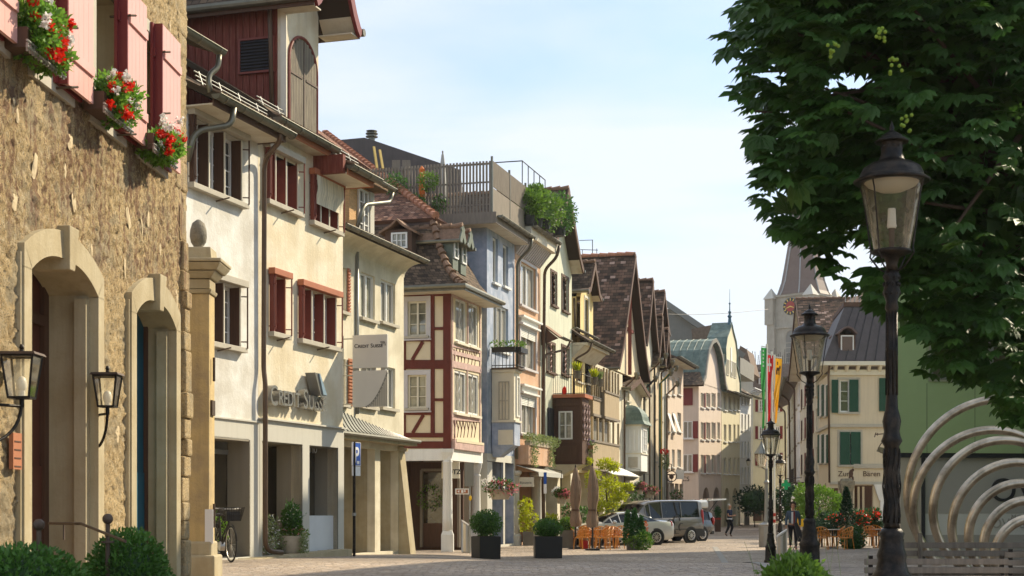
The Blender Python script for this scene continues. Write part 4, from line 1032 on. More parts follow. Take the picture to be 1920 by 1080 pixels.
# pale house with the copper canopy
B=Frame.px(643,66,757,59.6)
H=thing('townhouse',B.p(0,0,.2),'pale cream townhouse with a curved copper canopy and a sloping stone buttress','building',ROW)
ho=[];uL=B.u(600);uR=B.u(757);zt=8.85
window(H,B,676,703,514,598,ho,cols=2,rows=1,pane='glass_pale',rec=.1);window(H,B,714,741,528,606,ho,cols=2,rows=1,pane='glass_curtain',rec=.1)
window(H,B,676,703,680,762,ho,cols=2,rows=1,pane='glass_pale',rec=.1);window(H,B,714,741,688,765,ho,cols=2,rows=1,pane='glass_curtain',rec=.1)
window(H,B,630,649,500,583,ho,cols=2,rows=1,pane='glass_curtain');window(H,B,632,648,672,757,ho,cols=2,rows=1,pane='glass_dark')
za=3.34
gf=[(B.u(640),B.u(703),.25,za),(B.u(713),B.u(746),.25,za)]
shell('wall','plaster_pale',H,B,uL,uR,0,zt,ho+gf,8,.25)
mb=MB()
for x,y in((649.5,655),(650,661)):
 u0,u1=B.u(x),B.u(y)
for(x0,x1,y0,y1)in((649.5,654,503,587),(651,661,672,760)):
 u0,u1,z1,z0=B.u(x0),B.u(x1),B.z(652,y0),B.z(652,y1);s_=MB()
 s_.box(B,u0,u1,.03,.04,z0,z1);n=14
 for k in range(n):s_.box(B,u0,u1,.041,.07,z0+(z1-z0)*k/n,z0+(z1-z0)*(k+.6)/n)
 s_.build('shutter','shutter_rust' if x0<650 else 'terracotta',H)
mb=MB();mb.box(B,B.u(703)-.001,B.u(703)+.03,-1.1,-.26,.25,za);mb.box(B,B.u(746)-.001,B.u(746)+.04,-1.1,-.26,.25,za);mb.box(B,B.u(640),B.u(746),-1.3,-1.2,.25,za);mb.build('arcade_reveal','sandstone',H)
MB().box(B,B.u(640),B.u(660),-.5,-.45,.6,za-.2).build('shop_window','glass_shop',H)
q=lambda u,w,z:B.p(u,w,z);u0,u1=B.u(747),B.u(757.5);mb=MB()
mb.hexa([q(u0,.42,0),q(u1,.42,0),q(u1,-.6,0),q(u0,-.6,0)],[q(u0,.03,3.35),q(u1,.03,3.35),q(u1,-.6,3.35),q(u0,-.6,3.35)])
mb.build('buttress','sandstone',H,bevel=.01)
MB().box(B,u0-.05,u1+.08,-.6,.1,3.352,3.46).build('buttress_cap','sandstone',H)
n=22;mb=MB();rb=MB();rows=[]
for i in range(n+1):
 t=i/n;u=B.u(600)+(B.u(762)-B.u(600))*t;ztop=4.55-.7*t**.8;pr=[]
 for k in range(7):
  s=k/6;pr.append(B.p(u-(1-s)*(.7*t),.42*s+.0,ztop+(3.68-ztop)*(1-(1-s)**1.7)))
 rows.append(pr)
for a,b in zip(rows,rows[1:]):
 for k in range(6):mb.face([a[k],b[k],b[k+1],a[k+1]])
cn=mb.build('canopy','canopy_metal',H)
for a in rows[::1]:rb.tube([p+Vector((0,0,.015))for p in a],.016,5)
rb.build('standing_seams','dark_metal',cn)
mb=MB();mb.box(B,B.u(600),B.u(760),.0,.40,3.52,3.64);mb.build('canopy_soffit','sandstone',cn)
MB().tube([B.p(B.u(600),.45,3.66),B.p(B.u(762),.45,3.66)],.06,8).build('canopy_gutter','gutter_metal',cn)
n=7;pr=[(.0+.62*(1-math.cos(math.pi/2*i/n)),zt-.02+.42*math.sin(math.pi/2*i/n))for i in range(n+1)]
mb=MB()
for(w0,z0),(w1,z1)in zip(pr,pr[1:]):mb.face([B.p(uL,w0,z0),B.p(uR+.05,w0,z0),B.p(uR+.05,w1,z1),B.p(uL,w1,z1)])
mb.face([B.p(uR+.05,w,z)for w,z in pr]+[B.p(uR+.05,0,pr[-1][1])])
mb.build('cove','plaster_pale',H)
gutter(H,B,uL,uR+.15,.72,9.33,.09)
par_roof(H,B,uL,uR+.1,[(.7,9.32),(.1,9.52),(-4.2,11.4),(-8,9.4)],'tile_mossy')
mb=MB()
x=uL
while x<uR:mb.tube([B.p(x,.74,9.36),B.p(x,.3,9.52)],.045,6);x+=.19
mb.build('eave_tiles','tile_mossy_solid',H)
pipe(H,[B.p(B.u(667),.05,9.0),B.p(B.u(667),.05,4.3)],.05,'zinc')
u0,u1=B.u(655,-.3),B.u(697,-.3);z0,z1=9.5,B.z(680,352,-.3)
mb=MB();mb.box(B,u0,u1,-2.6,-.3,z0,z1);dm=mb.build('dormer','shingle_orange_plain' if 'shingle_orange_plain' in MATS else(mat('shingle_orange_plain',(.6,.36,.16),.8,.25,6,.01,30,stretch=(1,1,6))and 'shingle_orange_plain'),H)
o=window_m(H,B,u0+(u1-u0)*.34,u0+(u1-u0)*.78,z0+.15,z1-.08,-.29,2,4,'white_paint','glass_curtain','white_paint',None,None,-.03)
o.parent=dm
MB().box(B,u0+(u1-u0)*.8,u0+(u1-u0)*.98,-.29,-.2,z0+.1,z1-.05).build('side_board','plaster_grey',dm)
MB().box(B,u0-.35,u1+.2,-2.8,.15,z1,z1+.14).build('dormer_roof','tile_mossy_solid',dm)
gutter(H,B,u0-2.0,u1+.35,.3,z1+.12,.09)
pipe(H,[B.p(u1+.2,.3,z1),B.p(u1+.1,.25,z1-.3),B.p(u0-.1,.2,z1-.75),B.p(u0-.5,.15,z1-1.5)],.06,'gutter_metal')
# red half-timbered corner house
RW=Frame.px(845,52,1345,23.3)
C=Frame.px(845,52,903,48.7);CL=C.side(0,0,True,9)
Lc=CL.len;H=thing('timber_house',C.p(0,0,0),'red half-timbered corner house with an orange tiled hip roof','building',ROW);HT=H
ho=[];zt=9.4;zbm=CL.z(800,842)
for y0,y1 in((565,630),(703,765)):
 o=window(H,CL,765,800,y0,y1,ho,cols=2,rows=3,fm='cream_paint',pane='glass_pale',sur=None,rec=.08)
 u0,u1,z1,z0=CL.u(757.5),CL.u(808),CL.z(780,y0-9),CL.z(780,y1+6);s_=MB();a,b,c,d=CL.u(765),CL.u(800),CL.z(782,y1),CL.z(782,y0)
 s_.box(CL,u0,a,.0,.05,z0,z1);s_.box(CL,b,u1,.0,.05,z0,z1);s_.box(CL,a,b,.0,.05,z0,c);s_.box(CL,a,b,.0,.05,d,z1);s_.box(CL,u0-.03,u1+.03,.0,.1,z0-.05,z0);s_.build('surround','trim_blue' if False else 'trim_lilac' if 'trim_lilac' in MATS else(mat('trim_lilac',(.55,.52,.52),.7,.05,3)and 'trim_lilac'),o)
mb=MB();wall_panel(mb,CL,0,Lc,zbm,zt,ho,.2)
ho2=[]
for x0,x1,y0,y1 in((854,874,562,643),(878,896,570,650),(852,874,696,775),(878,897,702,779)):
 o=window(H,C,x0,x1,y0,y1,ho2,cols=1,rows=1,fm='white_paint',pane='glass_curtain',sill='cream_paint',rec=.06,fw=.09)
 u0,u1,z1,z0=C.u(x0),C.u(x1),C.z((x0+x1)/2,y0),C.z((x0+x1)/2,y1);s_=MB();pts=[]
 for i in range(25):t=i/24;pts.append(C.p((u0+u1)/2-.1+.05*math.sin(t*22),-.02,z0+(z1-z0)*t))
 s_.tube(pts,.022,5);s_.build('wavy_post','white_paint',o)
wall_panel(mb,C,0,C.len,zbm,zt,ho2,.2)
mb.box(C,C.len-.2,C.len,-9,-.21,0,9.3);mb.build('wall','panel_cream',H)
def beams(name,fr,L,m,parent,w=.035,jit=.012):
 """each member as (x0,y0,x1,y1,half width px); laid on the facade"""
 mb=MB()
 for x0,y0,x1,y1,hp in L:
  a=Vector((fr.u(x0),fr.z(x0,y0)));b=Vector((fr.u(x1),fr.z(x1,y1)));hw=hp*fr.D((x0+x1)/2)/FP
  d=(b-a).normalized();n=Vector((-d.y,d.x))*hw;ww=w+random.uniform(0,jit)
  P=[a-n,b-n,b+n,a+n];P2=[p_+n.normalized()*random.uniform(-.008,.008)for p_ in P]
  mb.hexa([fr.p(p_.x,-.02,p_.y)for p_ in P2],[fr.p(p_.x,ww,p_.y)for p_ in P2])
 return mb.build(name,m,parent,fix=True)
beams('timber_frame',CL,[(700,549,846,549,6.5),(838.5,543,838.5,842,7.5),(811.5,555,811.5,676,3.8),(811.5,691,811.5,812,3.8),(815,616,831,616,2.5),(815,749.5,831,749.5,2.5),(700,638,810,638,2.5),(700,683.5,846,683.5,8.5),(700,775.5,810,775.5,2.5),(700,816,846,816,4),(700,834,846,834,6.5),(759,640,759,812,2.6),(793,641,773,675,3.2),(794,778,774,812,3.2),(730,555,730,834,4),(752,691,752,700,2)],'timber_red',H)
beams('timber_frame',C,[(847.5,553,847.5,843,2.6),(846,553,902,572,4),(846,660,901,674,3.5),(846,682,901,694,6),(846,784,901,789,3.2),(876,556,876,655,2.2),(875.5,690,875.5,785,2.2),(846,648,901,661,2),(846,780,901,785,2.2),(852,655,852,690,1.6),(852,785,852,822,1.6),(899.5,568,899.5,850,2.2)],'timber_faded',H,.03)
br=[]
for yb,yt in((690,652),(820,786)):
 for x in(851,857,863,869,876,883,889):br+=[(x,yb,x+5,yt,.45),(x+2,yb-15,x-1,yt+3,.45)]
beams('curved_braces',C,br,'timber_red',H,.02,.0)
beams('jetty_beam',C,[(846,832,901,840,9)],'timber_faded',H,.14);beams('jetty_moulding',C,[(848,826,900,833,2.6)],'panel_cream',H,.16)
zc=zbm
mb=MB();mb.box(C,-.15,C.len,-.35,.05,zc-.42,zc);mb.box(CL,0,Lc-.2,-.35,.05,zc-.42,zc);mb.build('arcade_beam','plaster_snow',H)
def column(H,p,r,z0,z1,m,base=.75,cap=.5,sq=True):
 g=z0;k=4 if sq else 16;ph=math.pi/4 if sq else 0;f=1.25 if sq else 1
 MB().lathe([(r*1.25*f,g),(r*1.25*f,g+base*.8),(r*.95*f,g+base)],p,k,ph=ph).build('column_base',m,H)
 MB().lathe([(r*.95,g+base),(r*.9,g+base+.5),(r*.82,z1-cap),(r*.95,z1-cap+.04),(r*.85,z1-cap+.08)],p,14).build('column_shaft',m,H,smooth=True)
 MB().lathe([(r*.9,z1-cap+.08),(r*1.25*f,z1-.12),(r*1.25*f,z1)],p,k,ph=ph).build('column_capital',m,H)
pc=C.p(.0,-.12,0);column(H,Vector((pc.x,pc.y,0)),.2,ground_z(pc.x,pc.y),zc-.005,'plaster_snow')
pc=C.p(C.len-.25,-.15,0);column(H,Vector((pc.x,pc.y,0)),.2,0,zc-.43,'plaster_snow')
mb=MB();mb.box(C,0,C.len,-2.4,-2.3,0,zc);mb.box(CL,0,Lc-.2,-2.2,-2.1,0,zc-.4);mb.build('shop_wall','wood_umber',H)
mb=MB();mb.box(CL,CL.u(755),CL.u(806),-2.08,-2.05,1.0,2.9);mb.build('shop_window','glass_shop',H)
mb=MB();mb.box(CL,CL.u(755),CL.u(806),-2.04,-2.0,.1,1.0);mb.box(CL,CL.u(811),CL.u(828),-2.04,-1.98,.1,2.9);mb.build('shop_panel','wood_brown',H)
mb=MB()
for x in(757,807,829):mb.box(CL,CL.u(x)-.05,CL.u(x)+.05,-2.02,-1.9,.1,3.0)
mb.box(CL,CL.u(757),CL.u(829),-2.0,-1.9,2.95,3.05);mb.build('shop_frame','wood_grey',H)
blob_leaves(MB(),CL.p(CL.u(775),-1.9,2.0),(.55,.08,.5),260,.09).build('window_plants','leaf_bright',H)
def hip_ring(w,z,lenL=15,lenR=None,wr=None):
 lenR=C.len+.25 if lenR is None else lenR;wr=w if wr is None else wr
 c=C.O+C.N*wr+CL.N*w;l=c-CL.U*lenL;r=C.O+C.N*wr+C.U*lenR
 return[Vector((l.x,l.y,z)),Vector((c.x,c.y,z)),Vector((r.x,r.y,z))]
low=[hip_ring(w,z)for w,z in((.72,9.42),(.35,9.66),(-.15,10.2),(-.6,11.0),(-.95,11.9),(-1.1,12.35))]
up=[hip_ring(w,z)for w,z in((-.85,12.25),(-1.6,12.78),(-8.6,17.75))]
for nm,rg,m,hm,th in(('lower_roof',low,'tile_brown','tile_hip_brown',.1),('upper_roof',up,'tile_orange','tile_hip',.14)):
 o=MB().slab([(r[0],r[1])for r in rg],th).build(nm,m,H);MB().slab([(r[1],r[2])for r in rg],th).build(nm,m,H)
 hp=MB();path=[r[1]for r in rg];seg=[]
 for a,b in zip(path,path[1:]):
  n=max(1,round((b-a).length/.36))
  for i in range(n):seg.append((a.lerp(b,i/n),a.lerp(b,(i+1)/n)))
 for a,b in seg:hp.tube([a+Vector((0,0,.08)),b+Vector((0,0,.03))],[.15,.11],8)
 hp.build('hip_tiles',hm,o)
z0_=12.0
mb=MB()
for a,b in((hip_ring(-1.0,12.0),hip_ring(-1.0,12.24)),):mb.hexa([a[0],a[1],a[2],hip_ring(-1.4,12.0)[2],hip_ring(-1.4,12.0)[1],hip_ring(-1.4,12.0)[0]],[b[0],b[1],b[2],hip_ring(-1.4,12.24)[2],hip_ring(-1.4,12.24)[1],hip_ring(-1.4,12.24)[0]])
mb.build('roof_break','roof_brown_flat',H)
e=hip_ring(.74,9.3);e2=hip_ring(.0,9.3);mb=MB();mb.face([e[0],e[1],e2[1],e2[0]]);mb.face([e[1],e[2],e2[2],e2[1]]);mb.build('eave_soffit','soffit',H)
mb=MB();mb.hexa([e[0],e[1],e[1]+CL.N*.02,e[0]+CL.N*.02],[v+Vector((0,0,.2))for v in(e[0],e[1],e[1]+CL.N*.02 if False else e[1],e[0])])if False else None
for a,b,f in((e[0],e[1],CL),(e[1],e[2],C)):
 n_=Vector((f.N.x,f.N.y,0))*.03;mb.hexa([a,b,b+n_,a+n_],[v+Vector((0,0,.13))for v in(a,b,b+n_,a+n_)])
mb.build('fascia','gutter_metal',H)
mb=MB();mb.tube([v+Vector((0,0,.15))+Vector(((C.N+CL.N)*.0).to_3d())for v in hip_ring(.82,9.3)],.085,8);mb.build('eave_gutter','gutter_metal',H)
u0,u1,z1,z0=CL.u(733,-.3),CL.u(768,-.3),CL.z(750,432,-.3),CL.z(750,468,-.3)
mb=MB();mb.box(CL,u0-.15,u1+.15,-1.4,-.1,z0-.3,z1);dm=mb.build('dormer','wood_umber',H)
o=window_m(dm,CL,u0+.1,u1-.0,z0,z1-.12,-.09,3,2,'white_paint','glass_pale',None,None,None,-.03);
rf=MB();pr=[(u0-.35,z1-.1),(u0+.1,z1+.15),((u0+u1)/2,z1+.38),(u1-.1,z1+.15),(u1+.35,z1-.1)]
rf.slab([(CL.p(u,-1.6,z),CL.p(u,.1,z))for u,z in pr],.08).build('dormer_roof','tile_hip_brown',dm)
for x0,x1,yt,yb,wf in((849,859,445,488,-.15),(864,874,455,498,-.15)):
 u0,u1=C.u(x0,wf),C.u(x1,wf);z1,z0=C.z(x0,yt,wf),C.z(x0,yb,wf)-.3;mb=MB();mb.box(C,u0,u1,-2.0,wf,z0,z1)
 dm=mb.build('dormer',mat('lead_green',(.13,.15,.11),.6,.1,4)and 'lead_green',H)
 window_m(dm,C,u0+.08,u1-.05,z0+.4,z1-.02,wf+.06,1,2,'white_paint','glass_dark',None,None,None,.04)
 gable_front(dm,C,u0,u1,-2.0,wf+.25,z1,z1+.45,'tile_hip_brown',.05,0,'dormer_roof','lead_green','lead_green',.06)
sg=thing('shop_sign',CL.p(CL.u(843),.0-.5,2.4),'white board lettered with the shop name behind the white column','sign');u0,u1=CL.u(828,-.9),CL.u(861,-.9);z1,z0=CL.z(845,866,-.9),CL.z(845,897,-.9)
MB().box(CL,u0,u1,-.95,-.9,z0,z1).build('board','cream_paint',sg);text_part('lettering','GÖTZ',.24,.01,'sign_dark',sg,CL,u0+.06,z0+.16,-.898,1.0,.006)
# blue house with terrace
def rh(name_label,x0,x1,wp,zt,holes,depth=9,gf=None,t=.25,f=None):
 pass
def Rz(x,y,w=0):return RW.z(x,y,w)
def Ru(x,w=0):return RW.u(x,w)
H=thing('townhouse',RW.p(Ru(913),0,0),'light blue townhouse with a bay window and a slatted roof terrace','building',ROW);HB=H
u0,u1=Ru(913),Ru(965)-.01;zt=12.5;ho=[]
window(H,RW,924,933.5,446,531,ho,cols=1,rows=1,pane='glass_pale',sill='white_paint',fw=.08);window(H,RW,943,953,460,538,ho,cols=1,rows=1,pane='glass_dark',sill='white_paint',fw=.08)
window(H,RW,925,953,574,658,ho,cols=3,rows=1,pane='glass_curtain',sill='white_paint',fw=.09)
zg=Rz(940,853);gf=[(Ru(922),Ru(943),.1,zg-.3),(Ru(946),Ru(963),.1,zg-.3)]
shell('wall','plaster_blue',H,RW,u0,u1,0,zt,ho+gf,10,.25)
mb=MB();wall_panel(mb,RW,u0-.02,u1,0,zg,gf,.25,.02);mb.box(RW,u0-.02,u0,-1,.02,0,zg);mb.build('arcade','plaster_grey',H)
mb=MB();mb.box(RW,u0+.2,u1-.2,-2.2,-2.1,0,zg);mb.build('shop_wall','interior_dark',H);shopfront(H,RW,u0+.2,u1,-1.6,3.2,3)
ub0,ub1=Ru(921),Ru(975,.95);wb=.95;z0,z1=Rz(940,838),Rz(940,704);zm=Rz(940,792)
mb=MB();mb.box(RW,ub0-.0,ub1,.03,wb-.02,zm,z1);bay=mb.build('bay','cream_paint',H)
mb=MB();mb.box(RW,ub0,ub1,.03,wb,z0,zm-.08);mb.hexa([RW.p(ub0+.1,.3,z0-.45),RW.p(ub1-.1,.3,z0-.45),RW.p(ub1-.1,.03,z0-.45),RW.p(ub0+.1,.03,z0-.45)],[RW.p(ub0,wb-.05,z0),RW.p(ub1,wb-.05,z0),RW.p(ub1,.03,z0),RW.p(ub0,.03,z0)]);mb.build('bay_base','plaster_blue',bay)
bs=RW.side(ub0,wb,True,wb)
mb=MB();mb.box(RW,ub0-.06,ub1+.06,.03,wb+.06,zm-.08,zm);mb.box(RW,ub0-.06,ub1+.06,.03,wb+.06,z1,z1+.1);mb.build('bay_cornice','cream_paint',bay)
mb=MB();a,b=bs.u(934),bs.u(962);mb.box(bs,a,b,.0,.012,bs.z(940,834),bs.z(940,806));mb.build('bay_panel','cream_paint',bay)
window_m(bay,bs,bs.u(935),bs.u(955),bs.z(945,788),bs.z(945,715),.0,3,2,'trim_stone','glass_dark',None,None,None,-.02,None,.04)
window_m(bay,RW,Ru(968,wb),Ru(974,wb),zm+.15,z1-.15,wb-.02,1,1,'white_paint','glass_curtain',None,None,None,-.02,None,.06)
bal=MB();zb=z1+.1;rail=MB();c3=[RW.p(ub0-.1,.05,0),RW.p(ub0-.1,wb+.15,0),RW.p(ub1+.1,wb+.15,0),RW.p(ub1+.1,.05,0)]
bal.box(RW,ub0-.12,ub1+.12,.03,wb+.2,zb,zb+.07);bl=bal.build('balcony','iron_rust',bay)
for a,b in zip(c3,c3[1:]):
 n=7
 for i in range(n+1):p_=a.lerp(b,i/n);rail.tube([p_+Vector((0,0,zb)),p_+Vector((0,0,zb+.85))],.012,5)
 for zz in(zb+.85,zb+.15):rail.tube([a+Vector((0,0,zz)),b+Vector((0,0,zz))],.018,5)
rail.build('railing','dark_metal',bl)
pb=thing('planter_box',RW.p(ub0+.5,wb+.2,zb+.6),'narrow planter of leafy seedlings hooked on the blue house bay railing','planter')
MB().box(RW,ub0-.1,ub1+.1,wb+.0,wb+.3,zb+.66,zb+.86).build('box','planter_black',pb);MB().box(bs,.1,wb+.1,.1,.3,zb+.66,zb+.86).build('box','planter_black',pb)
L=MB()
for i in range(5):blob_leaves(L,bs.p(.15+.2*i,.2,zb+.98),(.12,.12,.13),45,.09)
for i in range(3):blob_leaves(L,RW.p(ub0+.2+.3*i,wb+.15,zb+.98),(.12,.12,.14),45,.09)
L.build('leaves','leaf_bright',pb)
mb=MB();mb.box(RW,u0-.9,u1+.1,-9,.62,zt,zt+.03);mb.build('soffit','soffit',H)
mb=MB();mb.box(RW,u0-.93,u0-.9,-9,.65,zt-.02,zt+.42);mb.box(RW,u0-.9,u1+.1,.62,.65,zt-.02,zt+.42);mb.build('fascia','wood_grey',H)
gutter(H,RW,u0-.8,u1+.15,.76,zt+.3,.1)
pipe(H,[RW.p(u1-.1,.78,zt+.2),RW.p(u1-.1,.7,zt-.2),RW.p(u1-.02,.12,zt-.7),RW.p(u1-.02,.1,3.6)],.06,'gutter_metal')
mb=MB();mb.box(RW,u0-.9,u1,-9,.5,zt+.36,zt+.42);mb.build('terrace_floor','wood_grey',H)
tf=RW.side(u0-.8,.45,True,10.5);zf=zt+.42;L_=tf.len
fc=thing('slat_fence',tf.p(L_,0,zf),'tall weathered slat fence round the roof terrace of the blue house','fence')
mb=MB();x=0;i=0
while x<L_:mb.box(tf,x,x+.075,-.02,.01,zf+.02,zf+1.98+random.uniform(-.01,.01));x+=.133
s1=mb.build('slats','wood_grey',fc);mb=MB()
for zz in(.3,1.15,1.85):mb.box(tf,0,L_,-.06,-.021,zf+zz,zf+zz+.06)
mb.build('rails','wood_grey',fc);rf=MB();f2=Frame(tf.p(L_,0,0).xy,RW.p(u1+.1,.45,0).xy)
x=.05
while x<f2 .len:rf.box(f2,x,x+.075,-.02,.01,zf+1.0,zf+2.0);x+=.12
rf.build('slats','wood_grey',fc);MB().box(f2,.02,f2 .len,-.03,.015,zf-.1,zf+.95).build('solid_panel','wood_grey',fc)
mb=MB()
for x in(0,f2 .len*.5,f2 .len):mb.box(f2,x-.03,x+.03,-.05,.03,zf-.1,zf+2.15)
mb.build('posts','gutter_metal',fc)
pv=thing('parasol',RW.p(u0+.2,-2.4,zf),'closed grey parasol on the roof terrace above the slat fence','parasol');c=at(830,330,59.5)
MB().lathe([(.03,zf-c.z),(.03,1.0)],c,8).build('pole','wood_grey',pv);MB().lathe([(.17,-1.0),(.14,-.2),(.1,.5),(.05,.85),(.005,.95)],c,9).build('canopy','blind_grey',pv)
pv=thing('parasol',RW.p(u0+.2,-3.4,zf),'folded orange cloth hanging among the leaves behind the slat fence','cloth');c=at(791,345,58)
MB().lathe([(.1,-.5),(.13,-.2),(.07,.3),(.12,.55),(.02,.7)],c,7).build('cloth','sign_orange',pv)
for k,(x,y,D,r,lb)in enumerate([(803,340,57.3,.45,'bright green climbing plant over the top of the slat fence'),(745,350,57.5,.5,'dark leafy climber low behind the slat fence'),(778,390,57.6,.5,'trailing green climber between fence and orange hip roof'),(825,385,58,.35,'small leafy shrub behind the terrace slats')]):
 c=at(x,y,D);o=thing('climbing_plant',c-Vector((0,0,.5)),lb,'plant');pot_leaves(o,c,(r,.25,r*(1.1 if k else .8)),500,.1,'leaf_bright' if k==0 else 'leaf_box');MB().tube([c+Vector((0,0,-r*1.3)),c],.02,5).build('stem','bark',o)
for k,(x,y0,y1)in enumerate(((703,275,315),(714,281,316))):
 a,b=at(x+4,y1,58),at(x-2,y0,58.2);o=thing('plank',a,['leaning yellow plank, nearer the chimney vent','leaning yellow plank, nearer the slat fence'][k],'plank');MB().bar(a,b,.09,.05).build('board','wood_yellow',o)
for k,(x0,x1)in enumerate(((735,750),(754,769))):
 a=at(x0,300,58.5);b=at(x1,318,58.5);o=thing('chair_back',(a.x,a.y,zf),['left grey wooden backrest rising above the slat fence','right grey wooden backrest rising above the slat fence'][k],'chair')
 MB().box(None,a.x,b.x,a.y,a.y+.04,b.z-.2,a.z).build('backrest','wood_grey',o);MB().box(None,a.x+.02,a.x+.06,a.y+.05,a.y+.1,zf,a.z).box(None,b.x-.06,b.x-.02,a.y+.05,a.y+.1,zf,a.z).build('legs','wood_grey',o)
a=at(560,290,72);c=[at(640,262,72),at(683,258,72),at(697,262,72),at(862,318,72),at(862,480,72),at(560,480,72),at(560,290,72)]
o=thing('roof_house',at(700,480,72),'black sheet-metal roof with a stacked chimney vent behind the terrace','building');MB().hexa(c,[v+Vector((0,6,0))for v in c]).build('roof','slate_roof',o,fix=True)
v=at(697,262,72.5);MB().lathe([(.16,-.3),(.16,.1),(.3,.12),(.3,.16),(.16,.18),(.16,.25),(.3,.27),(.3,.31),(.16,.33),(.28,.42),(.02,.46)],v,12).build('chimney_vent','gutter_metal',o)
# peach house
H=thing('townhouse',RW.p(Ru(966),0,0),'peach orange townhouse with white double windows and an ornate bracket cornice','building',ROW)
u0,u1=Ru(965)+.01,Ru(1013);zt=12.9;ho=[]
for x0,x1,y0,y1,bl in((975,1004,497,577,0),(975,1004,620,692,1),(976,1003,746,815,1)):
 o=window(H,RW,x0,x1,y0,y1,ho,cols=2,rows=1,pane='glass_curtain',sill='trim_lilac',fw=.08)
 a,b,z1,z0=Ru(x0),Ru(x1),Rz(989,y0),Rz(989,y1);s_=MB();s_.box(RW,a-.14,a,.001,.05,z0,z1+.1);s_.box(RW,b,b+.14,.001,.05,z0,z1+.1);s_.box(RW,a,b,.001,.05,z1,z1+.12)
 s_.build('surround','trim_lilac',o)
 if bl:
  s_=MB();s_.box(RW,a-.2,b+.2,.0,.2,z1+.12,z1+.2);s_.box(RW,a-.1,b+.1,.0,.1,z1+.2,z1+.42);s_.box(RW,a-.3,b+.3,.0,.26,z1+.42,z1+.5);s_.build('cornice','white_paint',o)
  s_=MB()
  for q in(0,1):
   x=a+(b-a)*q*.5+.06
   for k in range(5):s_.box(RW,x,x+(b-a)*.5-.12,-.06,.02-k*.004,z1-.07*(k+1),z1-.07*k-.012)
  s_.build('blind','blind_white',o)
zg=Rz(990,873)
gf=[(Ru(968),Ru(1009),.1,zg-.25)]
shell('wall','plaster_peach',H,RW,u0,u1,0,zt,ho+gf,9,.25)
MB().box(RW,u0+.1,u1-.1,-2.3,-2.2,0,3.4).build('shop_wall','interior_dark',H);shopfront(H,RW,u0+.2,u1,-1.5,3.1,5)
mb=MB();n=15
for i in range(n):
 a=u0+(u1-u0)*(i+.3)/n;mb.hexa([RW.p(a,.02,zt-.75),RW.p(a+.12,.02,zt-.75),RW.p(a+.12,.0,zt-.75),RW.p(a,.0,zt-.75)],[RW.p(a,.55,zt-.1),RW.p(a+.12,.55,zt-.1),RW.p(a+.12,.0,zt-.1),RW.p(a,.0,zt-.1)])
mb.build('cornice_brackets','trim_lilac',H)
mb=MB();mb.box(RW,u0-.05,u1+.1,-.2,.72,zt-.1,zt+.35);mb.box(RW,u0-.05,u1+.1,-8.9,-.2,zt+.0,zt+.4);mb.build('eave_box','soffit',H)
gutter(H,RW,u0,u1+.2,.84,zt+.38,.1)
pipe(H,[RW.p(u1+.05,.85,zt+.25),RW.p(u1+.05,.75,zt-.25),RW.p(u1+.0,.2,zt-.8),RW.p(u1+.0,.12,5),RW.p(u1+.0,.12,.1)],.07,'pipe_brown')
rl=thing('terrace_railing',RW.p(u0+2,.3,zt+.4),'thin black railing frames round the planted roof of the peach house','railing');mb=MB();zz=zt+.4
pts=[RW.p(u0,.3,zz),RW.p(u1+.0,.3,zz)]
for h in(.9,1.8,2.7):mb.tube([RW.p(u0+.1,-3 if h>2 else .3,zz+h),RW.p(u0+.1,.3,zz+h),RW.p(u1-.3,.3,zz+h)],.025,5)
for i in range(5):x=u0+.1+(u1-u0-.4)*i/4;mb.tube([RW.p(x,.3,zz),RW.p(x,.3,zz+2.7)],.022,5)
mb.tube([RW.p(u0+.1,-3,zz),RW.p(u0+.1,-3,zz+2.7)],.022,5)
mb.build('frame','dark_metal',rl)
for k,(x,y,D,r,m)in enumerate([(990,385,62,(.75,.5,.7),'leaf_bright'),(1020,395,63,(.9,.6,.85),'leaf_bright'),(1048,402,64.5,(.8,.6,.9),'leaf_box'),(1005,372,62.5,(.5,.4,.6),'leaf_bright')]):
 c=at(x,y,D);lb=['leafy shrub at the near end of the peach house roof','broad bright bamboo shrub in the middle of the peach roof','dark green shrub at the far end of the peach roof, against the gable','thin tall shoots above the peach roof planting'][k]
 o=thing('roof_shrub',(c.x,c.y,zz),lb,'shrub','shrubs on the peach house roof');pot_leaves(o,c,r,1300,.14,m,clumps=14);MB().tube([(c.x,c.y,zz),c],.03,5).build('stem','bark',o)
 mb=MB();mb.lathe([(.25,0),(.32,.4),(.3,.4)],(c.x,c.y,zz),10);mb.build('pot','planter_black',o)
zl=Rz(990,838);MB().box(RW,u0+.2,u1+.0,.0,.55,zg+.0,zl).build('ledge','plaster_peach',H)
fb=thing('flower_box',RW.p(u0+2,.55,zl),'long box of trailing pale green succulents on the peach house ledge','flower box');MB().box(RW,u0+.3,u1-.1,.35,.6,zl,zl+.2).build('box','planter_stone',fb);L=MB()
for i in range(9):blob_leaves(L,RW.p(u0+.4+i*.55,.5,zl+.3),(.25,.2,.18),90,.12)
for x in(u0+.6,u0+.9,u1-.4,u1-.6):
 for k in range(9):blob_leaves(L,RW.p(x,.66,zl+.1-k*.11),(.1,.08,.1),14,.1)
L.build('leaves','leaf_ivy',fb)
aw=MB();aw.slab([(RW.p(u0+.1,.05,zg-.02),RW.p(u1+.1,.05,zg-.02)),(RW.p(u0+.1,1.0,zg-.32),RW.p(u1+.1,1.0,zg-.32)),(RW.p(u0+.1,1.02,zg-.5),RW.p(u1+.1,1.02,zg-.5))],.03);aw.build('awning','blind_grey',H)
for x in(u0+.25,u1-.3):
 p_=RW.p(x,-.1,0);column(H,Vector((p_.x,p_.y,0)),.26,0,zg-.26,'plaster_grey',.5,.3,False)
